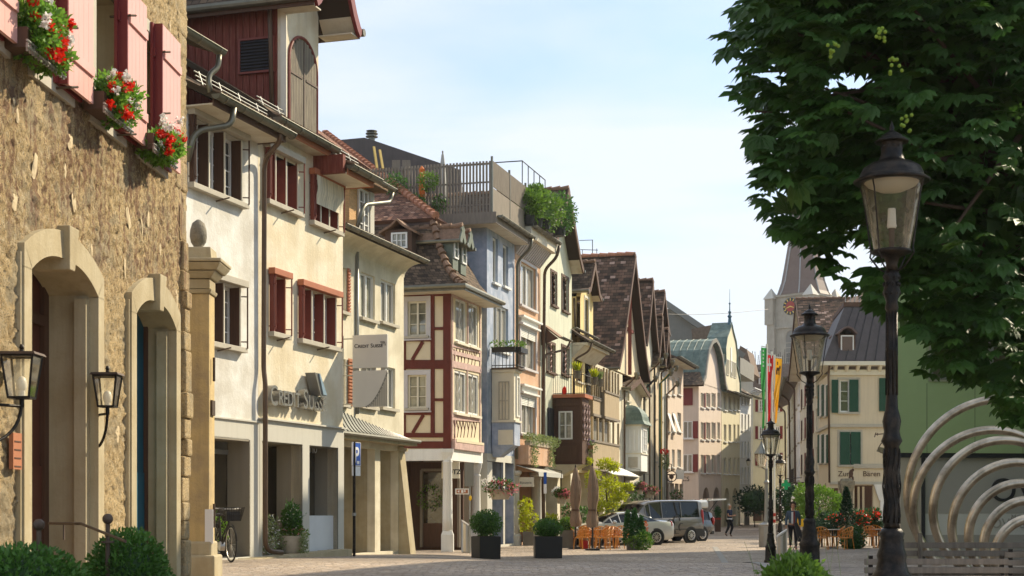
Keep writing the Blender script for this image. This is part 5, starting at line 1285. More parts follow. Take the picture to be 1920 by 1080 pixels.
sg=thing('shop_sign',RW.p(u0+.5,.9,2.5),'small cream board under the peach house awning','sign');bs2=RW.side(u0+.3,.8,True,.8);MB().box(bs2,.1,.75,.0,.03,2.45,2.85).build('board','cream_paint',sg);text_part('lettering','Bijouterie',.13,.005,'sign_dark',sg,bs2,.14,2.58,.031)
# pale green gabled house
H=thing('townhouse',RW.p(Ru(1016),0,0),'pale green townhouse with a steep street gable and a dark carved bay','building',ROW)
u0,u1=Ru(1013.2),Ru(1072);ho=[];ze=12.7;zr=16.3
for x0,x1,y0,y1 in((1033,1043,512,573),(1053.5,1065,521,584),(1025,1040,645,698),(1053,1066,652,703)):
 o=window(H,RW,x0,x1,y0,y1,ho,cols=1,rows=1,fm='wood_umber',pane='interior_dark',sill='wood_umber',sur='wood_umber',fw=.1)
 a,b,z1,z0=Ru(x0),Ru(x1),Rz((x0+x1)/2,y0),Rz((x0+x1)/2,y1);s_=MB()
 pts=[RW.p(a+(b-a)*.4+.07*math.sin(i*1.1),.05,z0+(z1-z0)*i/30)for i in range(31)];s_.tube(pts,.035,5);s_.build('carved_post','timber_faded' if y0>600 else 'wood_umber',o)
shell('wall','plaster_green',H,RW,u0+.01,u1,3.4,ze,ho,10);gable_wall(H,RW,u0+.01,u1,0,ze,zr-.05,'plaster_green')
gable_front(H,RW,u0,u1,-10,.55,ze+.12,zr,'tile_brown',.14,.1,ov=.05)
mb=MB()
for x in(1016,1043,1068):a=Ru(x);mb.box(RW,a,a+.5,-.5,.05,0,3.2)
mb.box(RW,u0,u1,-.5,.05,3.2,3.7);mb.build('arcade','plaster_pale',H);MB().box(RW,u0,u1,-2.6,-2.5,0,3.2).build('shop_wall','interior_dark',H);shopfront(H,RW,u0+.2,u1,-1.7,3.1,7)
a,b=Ru(1014.5),Ru(1030);zz=Rz(1020,612);mb=MB();mb.slab([(RW.p(a,.85,zz-.55),RW.p(b,.85,zz-.55)),(RW.p(a,0,zz+.1),RW.p(b,0,zz+.1))],.06);pr_=mb.build('pent_roof','tile_hip_brown',H)
mb=MB();mb.face([RW.p(a,.8,zz-.62),RW.p(a,0,zz+.03),RW.p(a,0,zz-.9)]);mb.build('pent_side','wood_umber',pr_);gutter(H,RW,a,b+.3,.95,zz-.55,.07)
pipe(H,[RW.p(b+.1,.95,zz-.6),RW.p(b,.8,zz-.95),RW.p(a+.2,.1,zz-1.3),RW.p(a+.15,.1,.1)],.05)
wb=1.4;ub0,ub1=Ru(1036),Ru(1104,wb);z0,z1=Rz(1045,872),Rz(1045,745);bs=RW.side(ub0,wb,True,wb)
mb=MB();mb.box(RW,ub0,ub1,.03,wb,z0,z1-.1);bay=mb.build('bay','wood_brown',H)
mb=MB();mb.box(RW,ub0-.15,ub1+.15,.03,wb+.15,z1-.1,z1+.06);mb.build('bay_cornice','shutter_rust',bay)
mb=MB()
for a_,b_ in((.0,.07),(wb-.12,wb)):mb.box(bs,a_,b_,.0,.03,z0,z1-.12)
mb.box(bs,.07,wb-.12,.0,.03,z0+1.0,z0+1.12);mb.box(bs,.07,wb-.12,.0,.03,z1-.45,z1-.35);mb.box(bs,.2,wb-.25,.0,.015,z0+.15,z0+.85);mb.build('panelling','wood_umber',bay)
o=window_m(bay,bs,bs.u(1048),bs.u(1074),bs.z(1060,824),bs.z(1060,771),.03,2,2,'white_paint','glass_pale',None,None,None,-.02,None,.07)
mb=MB()
for s_ in range(3):
 x=ub0+.15+(ub1-ub0-.3)*s_/2;mb.tube([RW.p(x+.05*math.sin(i*1.3),wb+.05,z0+1.1+(z1-z0-1.5)*i/24)for i in range(25)],.05,6)
mb.build('carved_columns','timber_faded',bay)
window_m(bay,RW,ub0+.25,ub1-.25,z0+1.2,z1-.5,wb,2,2,'wood_brown','glass_dark',None,None,None,-.02,None,.07)
mb=MB();mb.hexa([RW.p(ub0+.2,.4,z0-.5),RW.p(ub1-.2,.4,z0-.5),RW.p(ub1-.2,.05,z0-.5),RW.p(ub0+.2,.05,z0-.5)],[RW.p(ub0,wb,z0),RW.p(ub1,wb,z0),RW.p(ub1,.05,z0),RW.p(ub0,.05,z0)]);mb.build('bay_foot','plaster_pale',bay)
rail=MB();c3=[RW.p(ub0,.05,0),RW.p(ub0,wb+.05,0),RW.p(ub1+2.5,wb+.05,0)]
for a,b in zip(c3,c3[1:]):
 n=14
 for i in range(n+1):p_=a.lerp(b,i/n);rail.tube([p_+Vector((0,0,z1)),p_+Vector((0,0,z1+.95))],.011,5)
 for zz in(z1+.95,z1+.1):rail.tube([a+Vector((0,0,zz)),b+Vector((0,0,zz))],.018,5)
rail.build('balcony_railing','dark_metal',bay)
mb=MB();mb.box(RW,Ru(1026),Ru(1044),.02,.07,Rz(1034,826),Rz(1034,766));mb.build('dark_shutter','sign_dark',H)
for k,(x,y,fr_,ww)in enumerate(((1040,838,bs,.15),(1103,834,RW,wb+.15))):
 p_=at(x,y,RW.D(x,wb if k else 0));o=thing('flower_box',p_,['terracotta box of white and violet flowers beside the dark carved bay','violet flowers under the street window of the carved bay'][k],'flower box')
 MB().box(None,p_.x-.2,p_.x+.2,p_.y-.1,p_.y+.1,p_.z-.2,p_.z).build('box','terracotta',o);pot_leaves(o,p_+Vector((.1,-.08,-.1)),(.35,.2,.35),160,.09,'leaf_box');pot_leaves(o,p_+Vector((0,-.1,.12)),(.3,.2,.14),90,.06,'petal_white' if k==0 else 'petal_violet','flowers')
for k,x in enumerate((1080,1112,1122)):
 p_=RW.p(Ru(x,wb),wb+.05,z1+1.0);o=thing('plant_pot',p_-Vector((0,0,.3)),['pot of upright bright grass on the carved bay balcony, nearest','second pot of bright grass on the balcony rail','pot of yellow flowers and grass at the far balcony end'][k],'plant pot')
 MB().lathe([(.13,-.35),(.2,0),(.19,0)],p_,10).build('pot','planter_metal',o);L=MB()
 for i in range(70):d=(rnd_unit()*.6+Vector((0,0,1.1))).normalized();leaf_quad(L,p_+rnd_unit()*.08,.42,.12,d=d)
 L.build('leaves','leaf_lime' if k<2 else 'leaf_ivy',o)
p_=RW.p(ub0+.05,.55,z1+.06);o=thing('lantern',p_,'small red lantern standing on the carved bay cornice','lantern');MB().lathe([(.09,0),(.11,.15),(.08,.3),(.02,.38)],p_,8).build('body','petal_red',o)
# yellow house with gabled dormer
H=thing('townhouse',RW.p(Ru(1073),0,0),'yellow townhouse with a tall gabled dormer above a tiled eave','building',ROW)
u0,u1=Ru(1072)+.02,Ru(1114);ho=[];zt=9.5
window(H,RW,1080,1092,668,716,ho,cols=2,rows=1,fm='wood_umber',pane='glass_dark');window(H,RW,1097,1108,674,720,ho,cols=2,rows=1,fm='wood_umber',pane='glass_dark')
shell('wall','plaster_yellow',H,RW,u0,u1,3.3,zt,ho,9)
d0,d1=Ru(1088),Ru(1112);zde,zdr=12.0,13.9
dh=[];o=window_m(H,RW,Ru(1096),Ru(1103),Rz(1100,638),Rz(1100,560),.0,1,2,'wood_grey','glass_dark','cream_paint','cream_paint',None,.1);dh.append((Ru(1096),Ru(1103),Rz(1100,638),Rz(1100,560)))
mb=MB();wall_panel(mb,RW,d0,d1,zt,zde,dh,.2);mb.box(RW,d0,d0+.15,-6,-.21,zt,zde);mb.box(RW,d1-.15,d1,-6,-.21,zt,zde);dmr=mb.build('dormer','plaster_yellow',H)
gable_wall(H,RW,d0,d1,0,zde,zdr-.05,'plaster_yellow');gable_front(dmr,RW,d0,d1,-6,.4,zde+.08,zdr,'tile_brown',.12,.25,'dormer_roof',ov=.2)
pipe(H,[RW.p(d0-.1,-.3,zde-.1),RW.p(d0-.06,-.2,zt+.5)],.05)
par_roof(H,RW,u0,u1+.3,[(.85,zt+.1),(.2,zt+.5),(-5,zt+4.2)],'tile_brown');gutter(H,RW,u0-.1,u1+.4,.95,zt+.1,.1);gutter(H,RW,u0-.1,u1+.2,.15,zt+.75,.08)
mb=MB();mb.box(RW,u0,u1,.0,.8,zt-.12,zt+.02);mb.hexa([RW.p(u0,.02,zt-.7),RW.p(u1,.02,zt-.7),RW.p(u1,0,zt-.7),RW.p(u0,0,zt-.7)],[RW.p(u0,.6,zt-.13),RW.p(u1,.6,zt-.13),RW.p(u1,0,zt-.13),RW.p(u0,0,zt-.13)]);mb.build('cove','soffit',H)
pipe(H,[RW.p(u0+.2,.95,zt),RW.p(u0+.2,.8,zt-.4),RW.p(u0+.0,.1,zt-.8),RW.p(u0,.1,4)],.05)
# gallery house with the great tiled gable
H=thing('townhouse',RW.p(Ru(1135),0,0),'tall house with a great mottled tile roof, timber gable and wooden galleries','building',ROW)
u0,u1=Ru(1114)+.01,Ru(1167);ga,gb=Ru(1145),Ru(1201);ze=9.1;zr=15.9;ho=[]
shell('wall','plaster_pale',H,RW,u0,u1,0,9.0,[(Ru(1118),Ru(1131),.1,3),(Ru(1136),Ru(1160),.1,3)],9)
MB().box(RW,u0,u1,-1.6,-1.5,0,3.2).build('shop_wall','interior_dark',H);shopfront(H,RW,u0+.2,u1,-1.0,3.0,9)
for(xa,xb,ya,yb,wg,nm)in((1112,1161,833,880,.55,'lower_gallery'),(1112,1133,752,778,.35,'side_gallery'),(1134,1161,740,784,.55,'upper_gallery')):
 a,b=Ru(xa,wg),Ru(xb,wg);z1,z0=Rz((xa+xb)/2,ya,wg),Rz((xa+xb)/2,yb,wg);mb=MB();n=max(8,int((b-a)/.16))
 for i in range(n):mb.box(RW,a+(b-a)*i/n+.008,a+(b-a)*(i+1)/n-.008,wg-.03-random.uniform(0,.01),wg,z0,z1)
 gl=mb.build(nm,'wood_gallery',H);mb=MB();mb.box(RW,a-.05,b+.05,wg-.05,wg+.05,z1,z1+.1);mb.box(RW,a-.05,b+.05,0,wg+.05,z0-.12,z0);mb.box(RW,a,a+.05,0,wg-.04,z0,z1);mb.build('beam','wood_grey',gl)
 top=z1+(1.25 if nm!='side_gallery' else 1.7);mb=MB()
 for i in range(6):x=a+(b-a)*i/5;mb.box(RW,x-.06,x+.06,wg-.1,wg+.0,z1+.1,top)
 mb.build('posts','wood_gallery',gl)
 mb=MB();mb.box(RW,a,b,.05,.08,z1+.1,top);mb.build('windows','glass_curtain' if nm=='lower_gallery' else 'interior_dark',gl)
MB().slab([(RW.p(u0,.1,3.75),RW.p(u1,.1,3.75)),(RW.p(u0,1.0,3.3),RW.p(u1,1.0,3.3))],.05).build('awning','blind_white',H)
gable_wall(H,RW,ga,gb,.0,ze,zr-.1,'panel_cream');mb=MB()
uc=(ga+gb)/2
mb.bar(RW.p(uc,.2,ze),RW.p(uc,.2,zr-.3),.2,.2);mb.bar(RW.p(uc-1.7,.05,ze+2.6),RW.p(uc+1.7,.05,ze+2.6),.12,.18);mb.build('gable_timbers','shutter_red',H)
gable_front(H,RW,ga,gb,-11,.5,ze,zr,'tile_mixed',.16,.1,verge='wood_umber',ov=.35)
mb=MB()
for i in range(18):mb.tube([RW.p(uc,.5-i*.5,zr+.02),RW.p(uc,.5-(i+1)*.5-.04,zr+.05)],[.11,.14],8)
mb.build('ridge_cap','tile_hip',H)
an=thing('aerial',at(1108,478,88),'thin double-bar television aerial above the mottled tile roof','aerial');mb=MB();p0=at(1111,482,88);mb.tube([p0,at(1111,450,88)],.025,5);mb.tube([at(1086,451,88),at(1112,450,88)],.02,5);mb.tube([at(1088,468,88),at(1121,469,88)],.02,5);mb.tube([at(1119,480,88),at(1119,466,88)],.02,5);mb.tube([at(1092,480,88),at(1092,468,88)],.02,5);mb.build('rods','dark_metal',an)
# narrow houses with turret bay
def gable_house(lb,xa,xb,ze,zr,wm,rm='tile_brown',ov=.45,wins=(),gfz=3.2,w=0.0,flare=.1,back=-9,vm='wood_umber',fm='white_paint',pane='glass_curtain',shut=None,gov=.2):
 f=RW.off(w)if w else RW;u0,u1=f.u(xa),f.u(xb)-.015;H=thing('townhouse',f.p(u0,0,0),lb,'building',ROW);ho=[]
 for x0,x1,y0,y1 in wins:window(H,f,x0,x1,y0,y1,ho,cols=2,rows=2,fm=fm,pane=pane,shut=shut)
 gf=[(u0+.4,u1-.4,.1,gfz-.3)]
 shell('wall',wm,H,f,u0,u1,0,ze,ho+gf,-back)
 MB().box(f,u0+.2,u1-.2,-1.6,-1.5,0,gfz).build('shop_wall','interior_dark',H);shopfront(H,f,u0+.3,u1-.3,-.9,gfz-.2,xa)
 gable_wall(H,f,u0,u1,0,ze,zr-.05,wm);gable_front(H,f,u0,u1,back,ov,ze+.1,zr,rm,.14,flare,ov=gov,verge=vm)
 return H,f,u0,u1
H,f,u0,u1=gable_house('cream house with a small copper-domed turret bay beside the timber gable',1167,1203,8.2,9.0,'plaster_pale',wins=((1173,1180,722,752),))
ub0,ub1=f.u(1171),f.u(1171)+1.9;wb=.95;z0,z1=f.z(1175,884),f.z(1175,797);bs=f.side(ub0,wb,True,wb)
mb=MB();mb.box(f,ub0,ub1,.03,wb,z0,z1);bay=mb.build('turret_bay','plaster_snow',H)
mb=MB();mb.box(f,ub0-.08,ub1+.08,.03,wb+.08,z1-.1,z1);mb.box(f,ub0-.05,ub1+.05,.03,wb+.05,z0+.95,z0+1.03);mb.build('mouldings','cream_paint',bay)
window_m(bay,bs,.25,wb-.15,z0+1.1,z1-.25,.01,2,3,'white_paint','glass_dark',None,None,None,-.02,None,.06);window_m(bay,f,ub0+.4,ub1-.4,z0+1.1,z1-.25,wb,2,3,'white_paint','glass_dark',None,None,None,-.02,None,.06)
cpt=bs.p(.5,.01,z0+.45);mb=MB();mb.tube([bs.p(.48+.2*math.cos(a*.524),.02,z0+.5+.2*math.sin(a*.524))for a in range(12)],.02,5,closed=True);mb.box(bs,.2,.76,.0,.012,z0+.2,z0+.8);mb.build('rosette','trim_stone',bay)
mb=MB();n=8;cx=(ub0+ub1)/2;hw=(ub1-ub0)/2+.12;zz=z1;rows=[]
for k in range(n+1):
 t=k/n;s=math.cos(t*math.pi/2)**.75*(1.12 if k==0 else 1);rows.append([f.p(cx-hw*s,.03 if False else(wb+.12)*s,zz+1.15*math.sin(t*math.pi/2)),f.p(cx+hw*s,(wb+.12)*s,zz+1.15*math.sin(t*math.pi/2)),f.p(cx-hw*s,.02,zz+1.15*math.sin(t*math.pi/2)),f.p(cx+hw*s,.02,zz+1.15*math.sin(t*math.pi/2))])
for a,b in zip(rows,rows[1:]):mb.face([a[0],a[1],b[1],b[0]]);mb.face([a[2],a[0],b[0],b[2]]);mb.face([a[1],a[3],b[3],b[1]])
mb.build('dome','copper_green',bay)
mb=MB();mb.hexa([f.p(ub0+.3,.2,z0-.5),f.p(ub1-.3,.2,z0-.5),f.p(ub1-.3,.03,z0-.5),f.p(ub0+.3,.03,z0-.5)],[f.p(ub0,wb,z0),f.p(ub1,wb,z0),f.p(ub1,.03,z0),f.p(ub0,.03,z0)]);mb.build('bay_foot','plaster_taupe',bay)
gable_house('narrow cream house with green shutters and a dark tiled gable',1203,1223,11.4,15.4,'plaster_pale','tile_mixed',.35,((1208,1212,700,745),(1208,1212,780,830)),shut='shutter_green',gov=.3)
gable_house('slim sand coloured house between two downpipes, high brown roof',1223,1236,10.6,13.6,'plaster_sand','tile_brown',.4,((1227,1230,740,785),(1227,1230,815,865)),gov=.3)
gable_house('slim grey-white house with a dark brick-brown gable roof',1236,1246,10.8,13.0,'plaster_grey','tile_mixed',.4,((1239,1242,760,790),),gov=.3)
for k,(x,w,m,z1)in enumerate(((1167,.12,'pipe_brown',9),(1203,.15,'dark_metal',9.3),(1212,.2,'pipe_brown',10.5),(1223,.14,'dark_metal',11),(1227,.35,'shutter_green',10),(1231,.3,'wood_yellow',10.2),(1236,.14,'pipe_brown',10.8),(1240,.25,'zinc',10.5),(1246,.15,'pipe_brown',9.6))):
 o=thing('drainpipe',RW.p(Ru(x),w,0),['brown drainpipe at the turret bay house','black drainpipe right of the turret bay','brown drainpipe before the green shutters','black drainpipe between the narrow gabled houses','dark green standpipe among the downpipes','ochre yellow standpipe among the downpipes','brown drainpipe of the slim sand house','bare zinc drainpipe of the slim grey house','brown drainpipe left of the cream tavern'][k],'drainpipe','drainpipes of the narrow houses')
 MB().tube([RW.p(Ru(x),w+.7,z1),RW.p(Ru(x),w+.4,z1-.35),RW.p(Ru(x),w,z1-.7),RW.p(Ru(x),w,.1)],.06,8).build('pipe',m,o);MB().lathe([(.06,-.25),(.16,0),(.15,.12)],RW.p(Ru(x),w+.7,z1),8).build('hopper','gutter_metal',o)
H=thing('townhouse',RW.p(Ru(1246),0,0),'cream rendered tavern with three columns of small windows and a brown hipped roof','building',ROW)
u0,u1=Ru(1246),Ru(1281);ho=[];zt=11.2
for y0,y1 in((708,740),(774,809),(843,876)):
 for x0,x1 in((1250.5,1255.5),(1260,1265),(1270,1277)):
  o=window(H,RW,x0,x1,y0,y1,ho,cols=2,rows=2,pane='glass_pale',sill='white_paint')
  if y0==774 and x0<1270:
   a,b,z1,z0=Ru(x0),Ru(x1),Rz(x0,y0),Rz(x0,y1);MB().hexa([RW.p(a,.45,z0),RW.p(b,.45,z0),RW.p(b,.43,z0),RW.p(a,.43,z0)],[RW.p(a,.03,z1),RW.p(b,.03,z1),RW.p(b,.01,z1),RW.p(a,.01,z1)]).build('tilted_blind','white_paint',o)
gf=[(u0+.3+i*1.85,u0+1.85+i*1.85,.1,3.2)for i in range(4)]
shell('wall','plaster_pink',H,RW,u0,u1,0,zt,ho+gf,10);MB().box(RW,u0+.2,u1,-1.6,-1.5,0,3.2).build('shop_wall','interior_dark',H);shopfront(H,RW,u0+.3,u1-.3,-.9,3.1,13)
par_roof(H,RW,u0,u1+.4,[(.85,zt+.1),(0,zt+.45),(-5,zt+3.6)],'roof_brown_flat');MB().box(RW,u0,u1+.3,0,.8,zt-.02,zt+.04).build('soffit','soffit',H);gutter(H,RW,u0-.1,u1+.45,.95,zt+.15,.11)
q0,q1=Ru(1248),Ru(1266);MB().box(RW,q0,q1,-8,-.9,11.6,13.4).build('upper_storey','wood_umber',H);gable_front(H,RW,q0,q1,-9,-.4,13.3,15.9,'tile_mixed',.14,.1,ov=.2);gable_wall(H,RW,q0,q1,-.9,13.3,15.8,'plaster_peach')
sg=thing('tavern_sign',RW.p(u0+.5,1.0,4.3),'round wrought ring sign with a brown bull head below scrolled ironwork','sign');c=at(1259,893,RW.D(1252,.6));fcs=RW.side(u0+.3,1.3,True,1.3)
mb=MB();mb.tube([c+Vector((.32*math.cos(a*.262),0,.34*math.sin(a*.262)))for a in range(24)],.03,6,closed=True);mb.tube([c+Vector((.0,0,.34)),c+Vector((0,0,.75)),c+Vector((-.3,.1,.85)),c+Vector((-.8,.2,.6))],.03,6);mb.build('ring','dark_metal',sg)
mb=MB();mb.ball(c+Vector((0,0,-.02)),(.15,.05,.17),10,8);mb.ball(c+Vector((-.16,0,.1)),(.1,.03,.05),8,6);mb.ball(c+Vector((.16,0,.1)),(.1,.03,.05),8,6);mb.build('bull_head','wood_umber',sg)
sg=thing('menu_board',c+Vector((.8,.5,0)),'small white menu board beside the ring sign','sign');p_=at(1274,890,RW.D(1270,.3));MB().box(None,p_.x-.25,p_.x+.3,p_.y,p_.y+.05,p_.z-.3,p_.z+.35).build('board','white_paint',sg)
p_=at(1245,847,RW.D(1240,.5));o=thing('hanging_flowers',p_-Vector((0,0,.6)),'bright red geranium ball trailing green on the narrow house front','flower basket');pot_leaves(o,p_,(.28,.28,.16),160,.1,'petal_red','flowers');pot_leaves(o,p_-Vector((-.1,0,.6)),(.2,.2,.6),200,.14,'leaf_ivy')
# far houses
F2=Frame.px(1310,24.5,1408,21)
def Fu(x):return F2 .u(x)
def far_house(lb,xa,xb,ztop,wm,cols_,rows_,arches,holes_extra=(),pane='glass_pale',wmat='cream_paint',fw=.1,zbot=0,gfz=None):
 u0,u1=Fu(xa),Fu(xb)-.02;H=thing('townhouse',F2 .p(u0,0,0),lb,'building',ROW);ho=list(holes_extra)
 for y0,y1 in rows_:
  for x0,x1 in cols_:
   window(H,F2,x0,x1,y0,y1,ho,cols=2,rows=1,fm=wmat,pane=pane,sill='white_paint',fw=fw)
 mb=MB()
 for x0,x1,yt in arches:
  a,b=Fu(x0),Fu(x1);zt=F2 .z((x0+x1)/2,yt);zs=zt-(b-a)/2*1.1;ho.append((a,b,.05,zt+.05));arch_fill(mb,F2,a,b,zs,zt+.05,-.25,0,12,zt-zs-.02)
 shell('wall',wm,H,F2,u0,u1,zbot,ztop,ho,10)
 if arches:mb.build('arches',wm,H);MB().box(F2,u0+.3,u1-.2,-2.5,-2.4,0,3.4).build('shop_wall','wood_umber',H)
 return H,u0,u1
HL,u0,u1=far_house('pink townhouse with dark red shutters, green copper gambrel roof and two arches',1310,1352.5,11.2,'plaster_pink',((1314,1320),(1324,1330),(1334,1340),(1345,1350)),((737,764),(792,824),(853,887)),((1317,1331,913),(1337,1350,913)),pane='glass_dark')
SL=F2 .side(0,0,True,6);ho=[]
for y0,y1,cl in((728,760,1),(790,822,0),(852,885,0)):
 a,b,z1,z0=SL.u(1281),SL.u(1299),SL.z(1290,y0),SL.z(1290,y1)
 if cl:MB().box(SL,a,b,.02,.06,z0,z1).build('closed_shutter','shutter_dark_red',HL)
 else:
  window_m(HL,SL,a,b,z0,z1,.1,2,1,'white_paint','glass_curtain','white_paint',None,None,.05);MB().box(SL,b+.03,b+.4,.02,.06,z0,z1).build('shutter','shutter_dark_red',HL)
for x0 in(1320.5,1330.5,1340.5):
 mb=MB();a=Fu(x0)
 for y0,y1 in((737,764),(792,824),(853,887)):mb.box(F2,a,a+.28,.02,.06,F2 .z(x0,y1),F2 .z(x0,y0))
 mb.build('shutters','shutter_dark_red' if x0==1320.5 else 'plaster_pink',HL)
text_part('lettering','LICS',.5,.02,'sign_dark',HL,SL,SL.u(1270),SL.z(1290,902),.01)
uc=(u0+u1)/2;hw=(u1-u0)/2;prf=[(-hw-.5,11.15),(-hw*.92,11.7),(-hw*.8,12.7),(-hw*.62,13.8),(-hw*.3,14.6),(0,14.9),(hw*.3,14.6),(hw*.62,13.8),(hw*.8,12.7),(hw*.92,11.7),(hw+.5,11.15)]
r=MB().slab([(F2 .p(uc+a,-7,z),F2 .p(uc+a,.4,z))for a,z in prf],.14).build('gambrel_roof','copper_green',HL)
mb=MB()
for w in[-.2-.55*i for i in range(12)]:mb.tube([F2 .p(uc+a,w,z+.03)for a,z in prf[:6]],.03,5)
mb.build('standing_seams','copper_green',r)
mb=MB()
for(a,z),(b,z2)in zip(prf[1:-1],prf[2:-1]):mb.hexa([F2 .p(uc+a,0,11.1),F2 .p(uc+b,0,11.1),F2 .p(uc+b,-.25,11.1),F2 .p(uc+a,-.25,11.1)],[F2 .p(uc+a,0,z-.1),F2 .p(uc+b,0,z2-.1),F2 .p(uc+b,-.25,z2-.1),F2 .p(uc+a,-.25,z-.1)])
mb.build('gable_wall','plaster_pink',HL);MB().slab([(F2 .p(uc+a,.4,z+.05),F2 .p(uc+a,.5,z+.05))for a,z in prf],.3).build('verge','roof_grey',HL)
mb=MB();mb.slab([(SL.p(-2,.9,10.9),SL.p(SL.len+.6,.9,10.9)),(SL.p(-2,-1.2,12.6),SL.p(SL.len-.3,-1.2,12.6))],.15);mb.build('side_eave_roof','tile_brown',HL)
HM,m0,m1=far_house('lemon yellow townhouse with a curved gable, iron finial and two green arches',1353,1387,11.0,'plaster_lemon',((1357,1362),(1366,1371),(1375,1379),(1382.5,1386)),((740,769),(796,828),(858,889)),((1358,1368,914),(1373,1384,914)),pane='glass_dark')
mc=(m0+m1)/2;hm=(m1-m0)/2;pr=[(-1.0,11),(-.98,12.3),(-.8,13),(-.62,13.6),(-.66,14.6),(-.5,15.6),(-.22,16.3),(0,17.0),(.22,16.3),(.5,15.6),(.66,14.6),(.62,13.6),(.8,13),(.98,12.3),(1.0,11)]
mb=MB()
for(a,z),(b,z2)in zip(pr,pr[1:]):
 if abs(a-b)<1e-3:continue
 mb.hexa([F2 .p(mc+a*hm,.02,10.9),F2 .p(mc+b*hm,.02,10.9),F2 .p(mc+b*hm,-.3,10.9),F2 .p(mc+a*hm,-.3,10.9)],[F2 .p(mc+a*hm,.02,z),F2 .p(mc+b*hm,.02,z2),F2 .p(mc+b*hm,-.3,z2),F2 .p(mc+a*hm,-.3,z)])
g=mb.build('curved_gable','plaster_lemon',HM)
MB().slab([(F2 .p(mc+a*hm*1.03,-1.6,z+.12),F2 .p(mc+a*hm*1.03,.12,z+.12))for a,z in pr],.12).build('gable_coping','copper_green',HM)
MB().box(F2,mc-.25,mc+.25,.03,.06,12.9,15.0).build('gable_window','white_paint',HM)
for x0,x1 in((1361,1366),(1369,1373),(1375,1379)):window_m(HM,F2,Fu(x0),Fu(x1),F2 .z(1370,706),F2 .z(1370,676),.1,2,1,'cream_paint','glass_pale',None,None,None,.05)
MB().lathe([(.3,16.9),(.15,17.1),(.12,17.5),(.2,17.6),(.08,17.8),(.14,18),(.05,18.1),(.04,18.6),(.1,18.7),(.02,18.8),(.015,19.9)],F2 .p(mc,-.1,0),8).build('finial',mat('finial_blue',(.03,.1,.14),.5,.1)and 'finial_blue',HM)
mb=MB();mb.slab([(F2 .p(m0,.9,11.0),F2 .p(m1,.9,11.0)),(F2 .p(m0,0,11.4),F2 .p(m1,0,11.4))],.1);mb.build('eave','tile_brown',HM);gutter(HM,F2,m0,m1,1.0,11.05,.12)
HN,n0,n1=far_house('narrow white townhouse standing on posts beyond the yellow one',1387.5,1408,11.3,'plaster_snow',((1390,1393),(1396,1399),(1402,1405)),((735,758),(777,807),(828,857),(876,906)),(),pane='glass_dark',zbot=2.9)
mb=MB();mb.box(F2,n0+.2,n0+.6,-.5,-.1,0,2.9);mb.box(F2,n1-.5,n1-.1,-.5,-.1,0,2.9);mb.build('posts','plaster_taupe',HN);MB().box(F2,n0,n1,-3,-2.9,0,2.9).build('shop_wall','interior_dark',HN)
par_roof(HN,F2,n0,n1,[(.8,11.3),(0,11.7),(-5,15)],'tile_brown');mb=MB()
for i in range(4):mb.box(F2,n0+.5,n1-.5,.7+i*.12,.85+i*.12,11.5+i*.12,11.58+i*.12)
mb.build('eave_lamella','white_paint',HN);gutter(HN,F2,n0,n1,.95,11.3,.12)
def back_roof(lb,pts,D,dep,m,wm,z0y):
 c=[at(x,y,D)for x,y in pts];o=thing('roof_house',at(pts[0][0],HY,D),lb,'building');MB().hexa(c,[v+Vector((dep*.3,dep,0))for v in c]).build('roof',m,o,fix=True)
 w=[at(pts[-1][0],pts[-1][1],D+.3),at(pts[-2][0],pts[-2][1],D+.3)];mb=MB();mb.hexa([Vector((w[0].x,D+.3,0)),Vector((w[1].x,D+.3,0)),Vector((w[1].x,D+dep-.3,0)),Vector((w[0].x,D+dep-.3,0))],[Vector((w[0].x,D+.3,w[0].z)),Vector((w[1].x,D+.3,w[1].z)),Vector((w[1].x,D+dep-.3,w[1].z)),Vector((w[0].x,D+dep-.3,w[0].z))]);mb.build('wall',wm,o);return o
o=back_roof('grey rendered gable end with a sloping verge behind the pink house',[(1240,575),(1262,582),(1388,668),(1388,700),(1240,700)],134,9,'roof_grey','plaster_grey',0)
mb=MB();mb.bar(at(1246,567,133.7),at(1395,668,133.7),.3,.5);mb.build('verge_board','sign_grey_dark',o)
back_roof('long brown tiled roof between the grey gable and the curved gable',[(1296,617),(1350,606),(1356,606),(1356,660),(1300,660)],130,6,'tile_brown_plain' if mat('tile_brown_plain',(.17,.12,.085),.9,.35,5,.03,12)else '','plaster_grey',0)
E=Frame((at(1398,951,152).x,152),(at(1486,951,150).x,150));Eu=E.u
H=thing('townhouse',E.p(0,0,0),'cream house with dark red shutters closing the far end of the street','building',ROW);ho=[]
for x0,x1 in((1397,1404),(1422,1432),(1452,1462)):
 for y0,y1 in((749,772),(799,823),(849,873)):window(H,E,x0,x1,y0,y1,ho,cols=2,rows=3,shut='shutter_dark_red',pane='glass_pale',fw=.12)
shell('wall','plaster_lemon',H,E,-3,E.len,0,E.z(1440,733),ho,8)
zz=E.z(1440,733);par_roof(H,E,-3,E.len+.5,[(.5,zz),(0,zz+.3),(-3,zz+3.0),(-7,zz)],'tile_brown_plain');window_m(H,E,Eu(1420),Eu(1430),zz+.7,zz+2.0,-.6,2,2,'white_paint','glass_pale',None,None,None,-.05,None,.12)
MB().box(E,Eu(1416),Eu(1434),-3,-.68,zz+.2,zz+2.2).build('dormer','wood_umber',H);MB().box(E,-3,E.len,.0,.06,2.9,3.1).build('string_course','plaster_taupe',H)
mb=MB()
for x in(1412,1430,1450):mb.box(E,Eu(x),Eu(x)+.9,.0,.05,.2,2.4)
mb.build('doors','wood_umber',H)
mb=MB()
for i in range(26):x=1392+i*3.6;p_=at(x,676,156);mb.tube([p_-Vector((0,0,.5)),p_+Vector((random.uniform(-.1,.1),0,random.uniform(.5,1.4)))],.03,4)
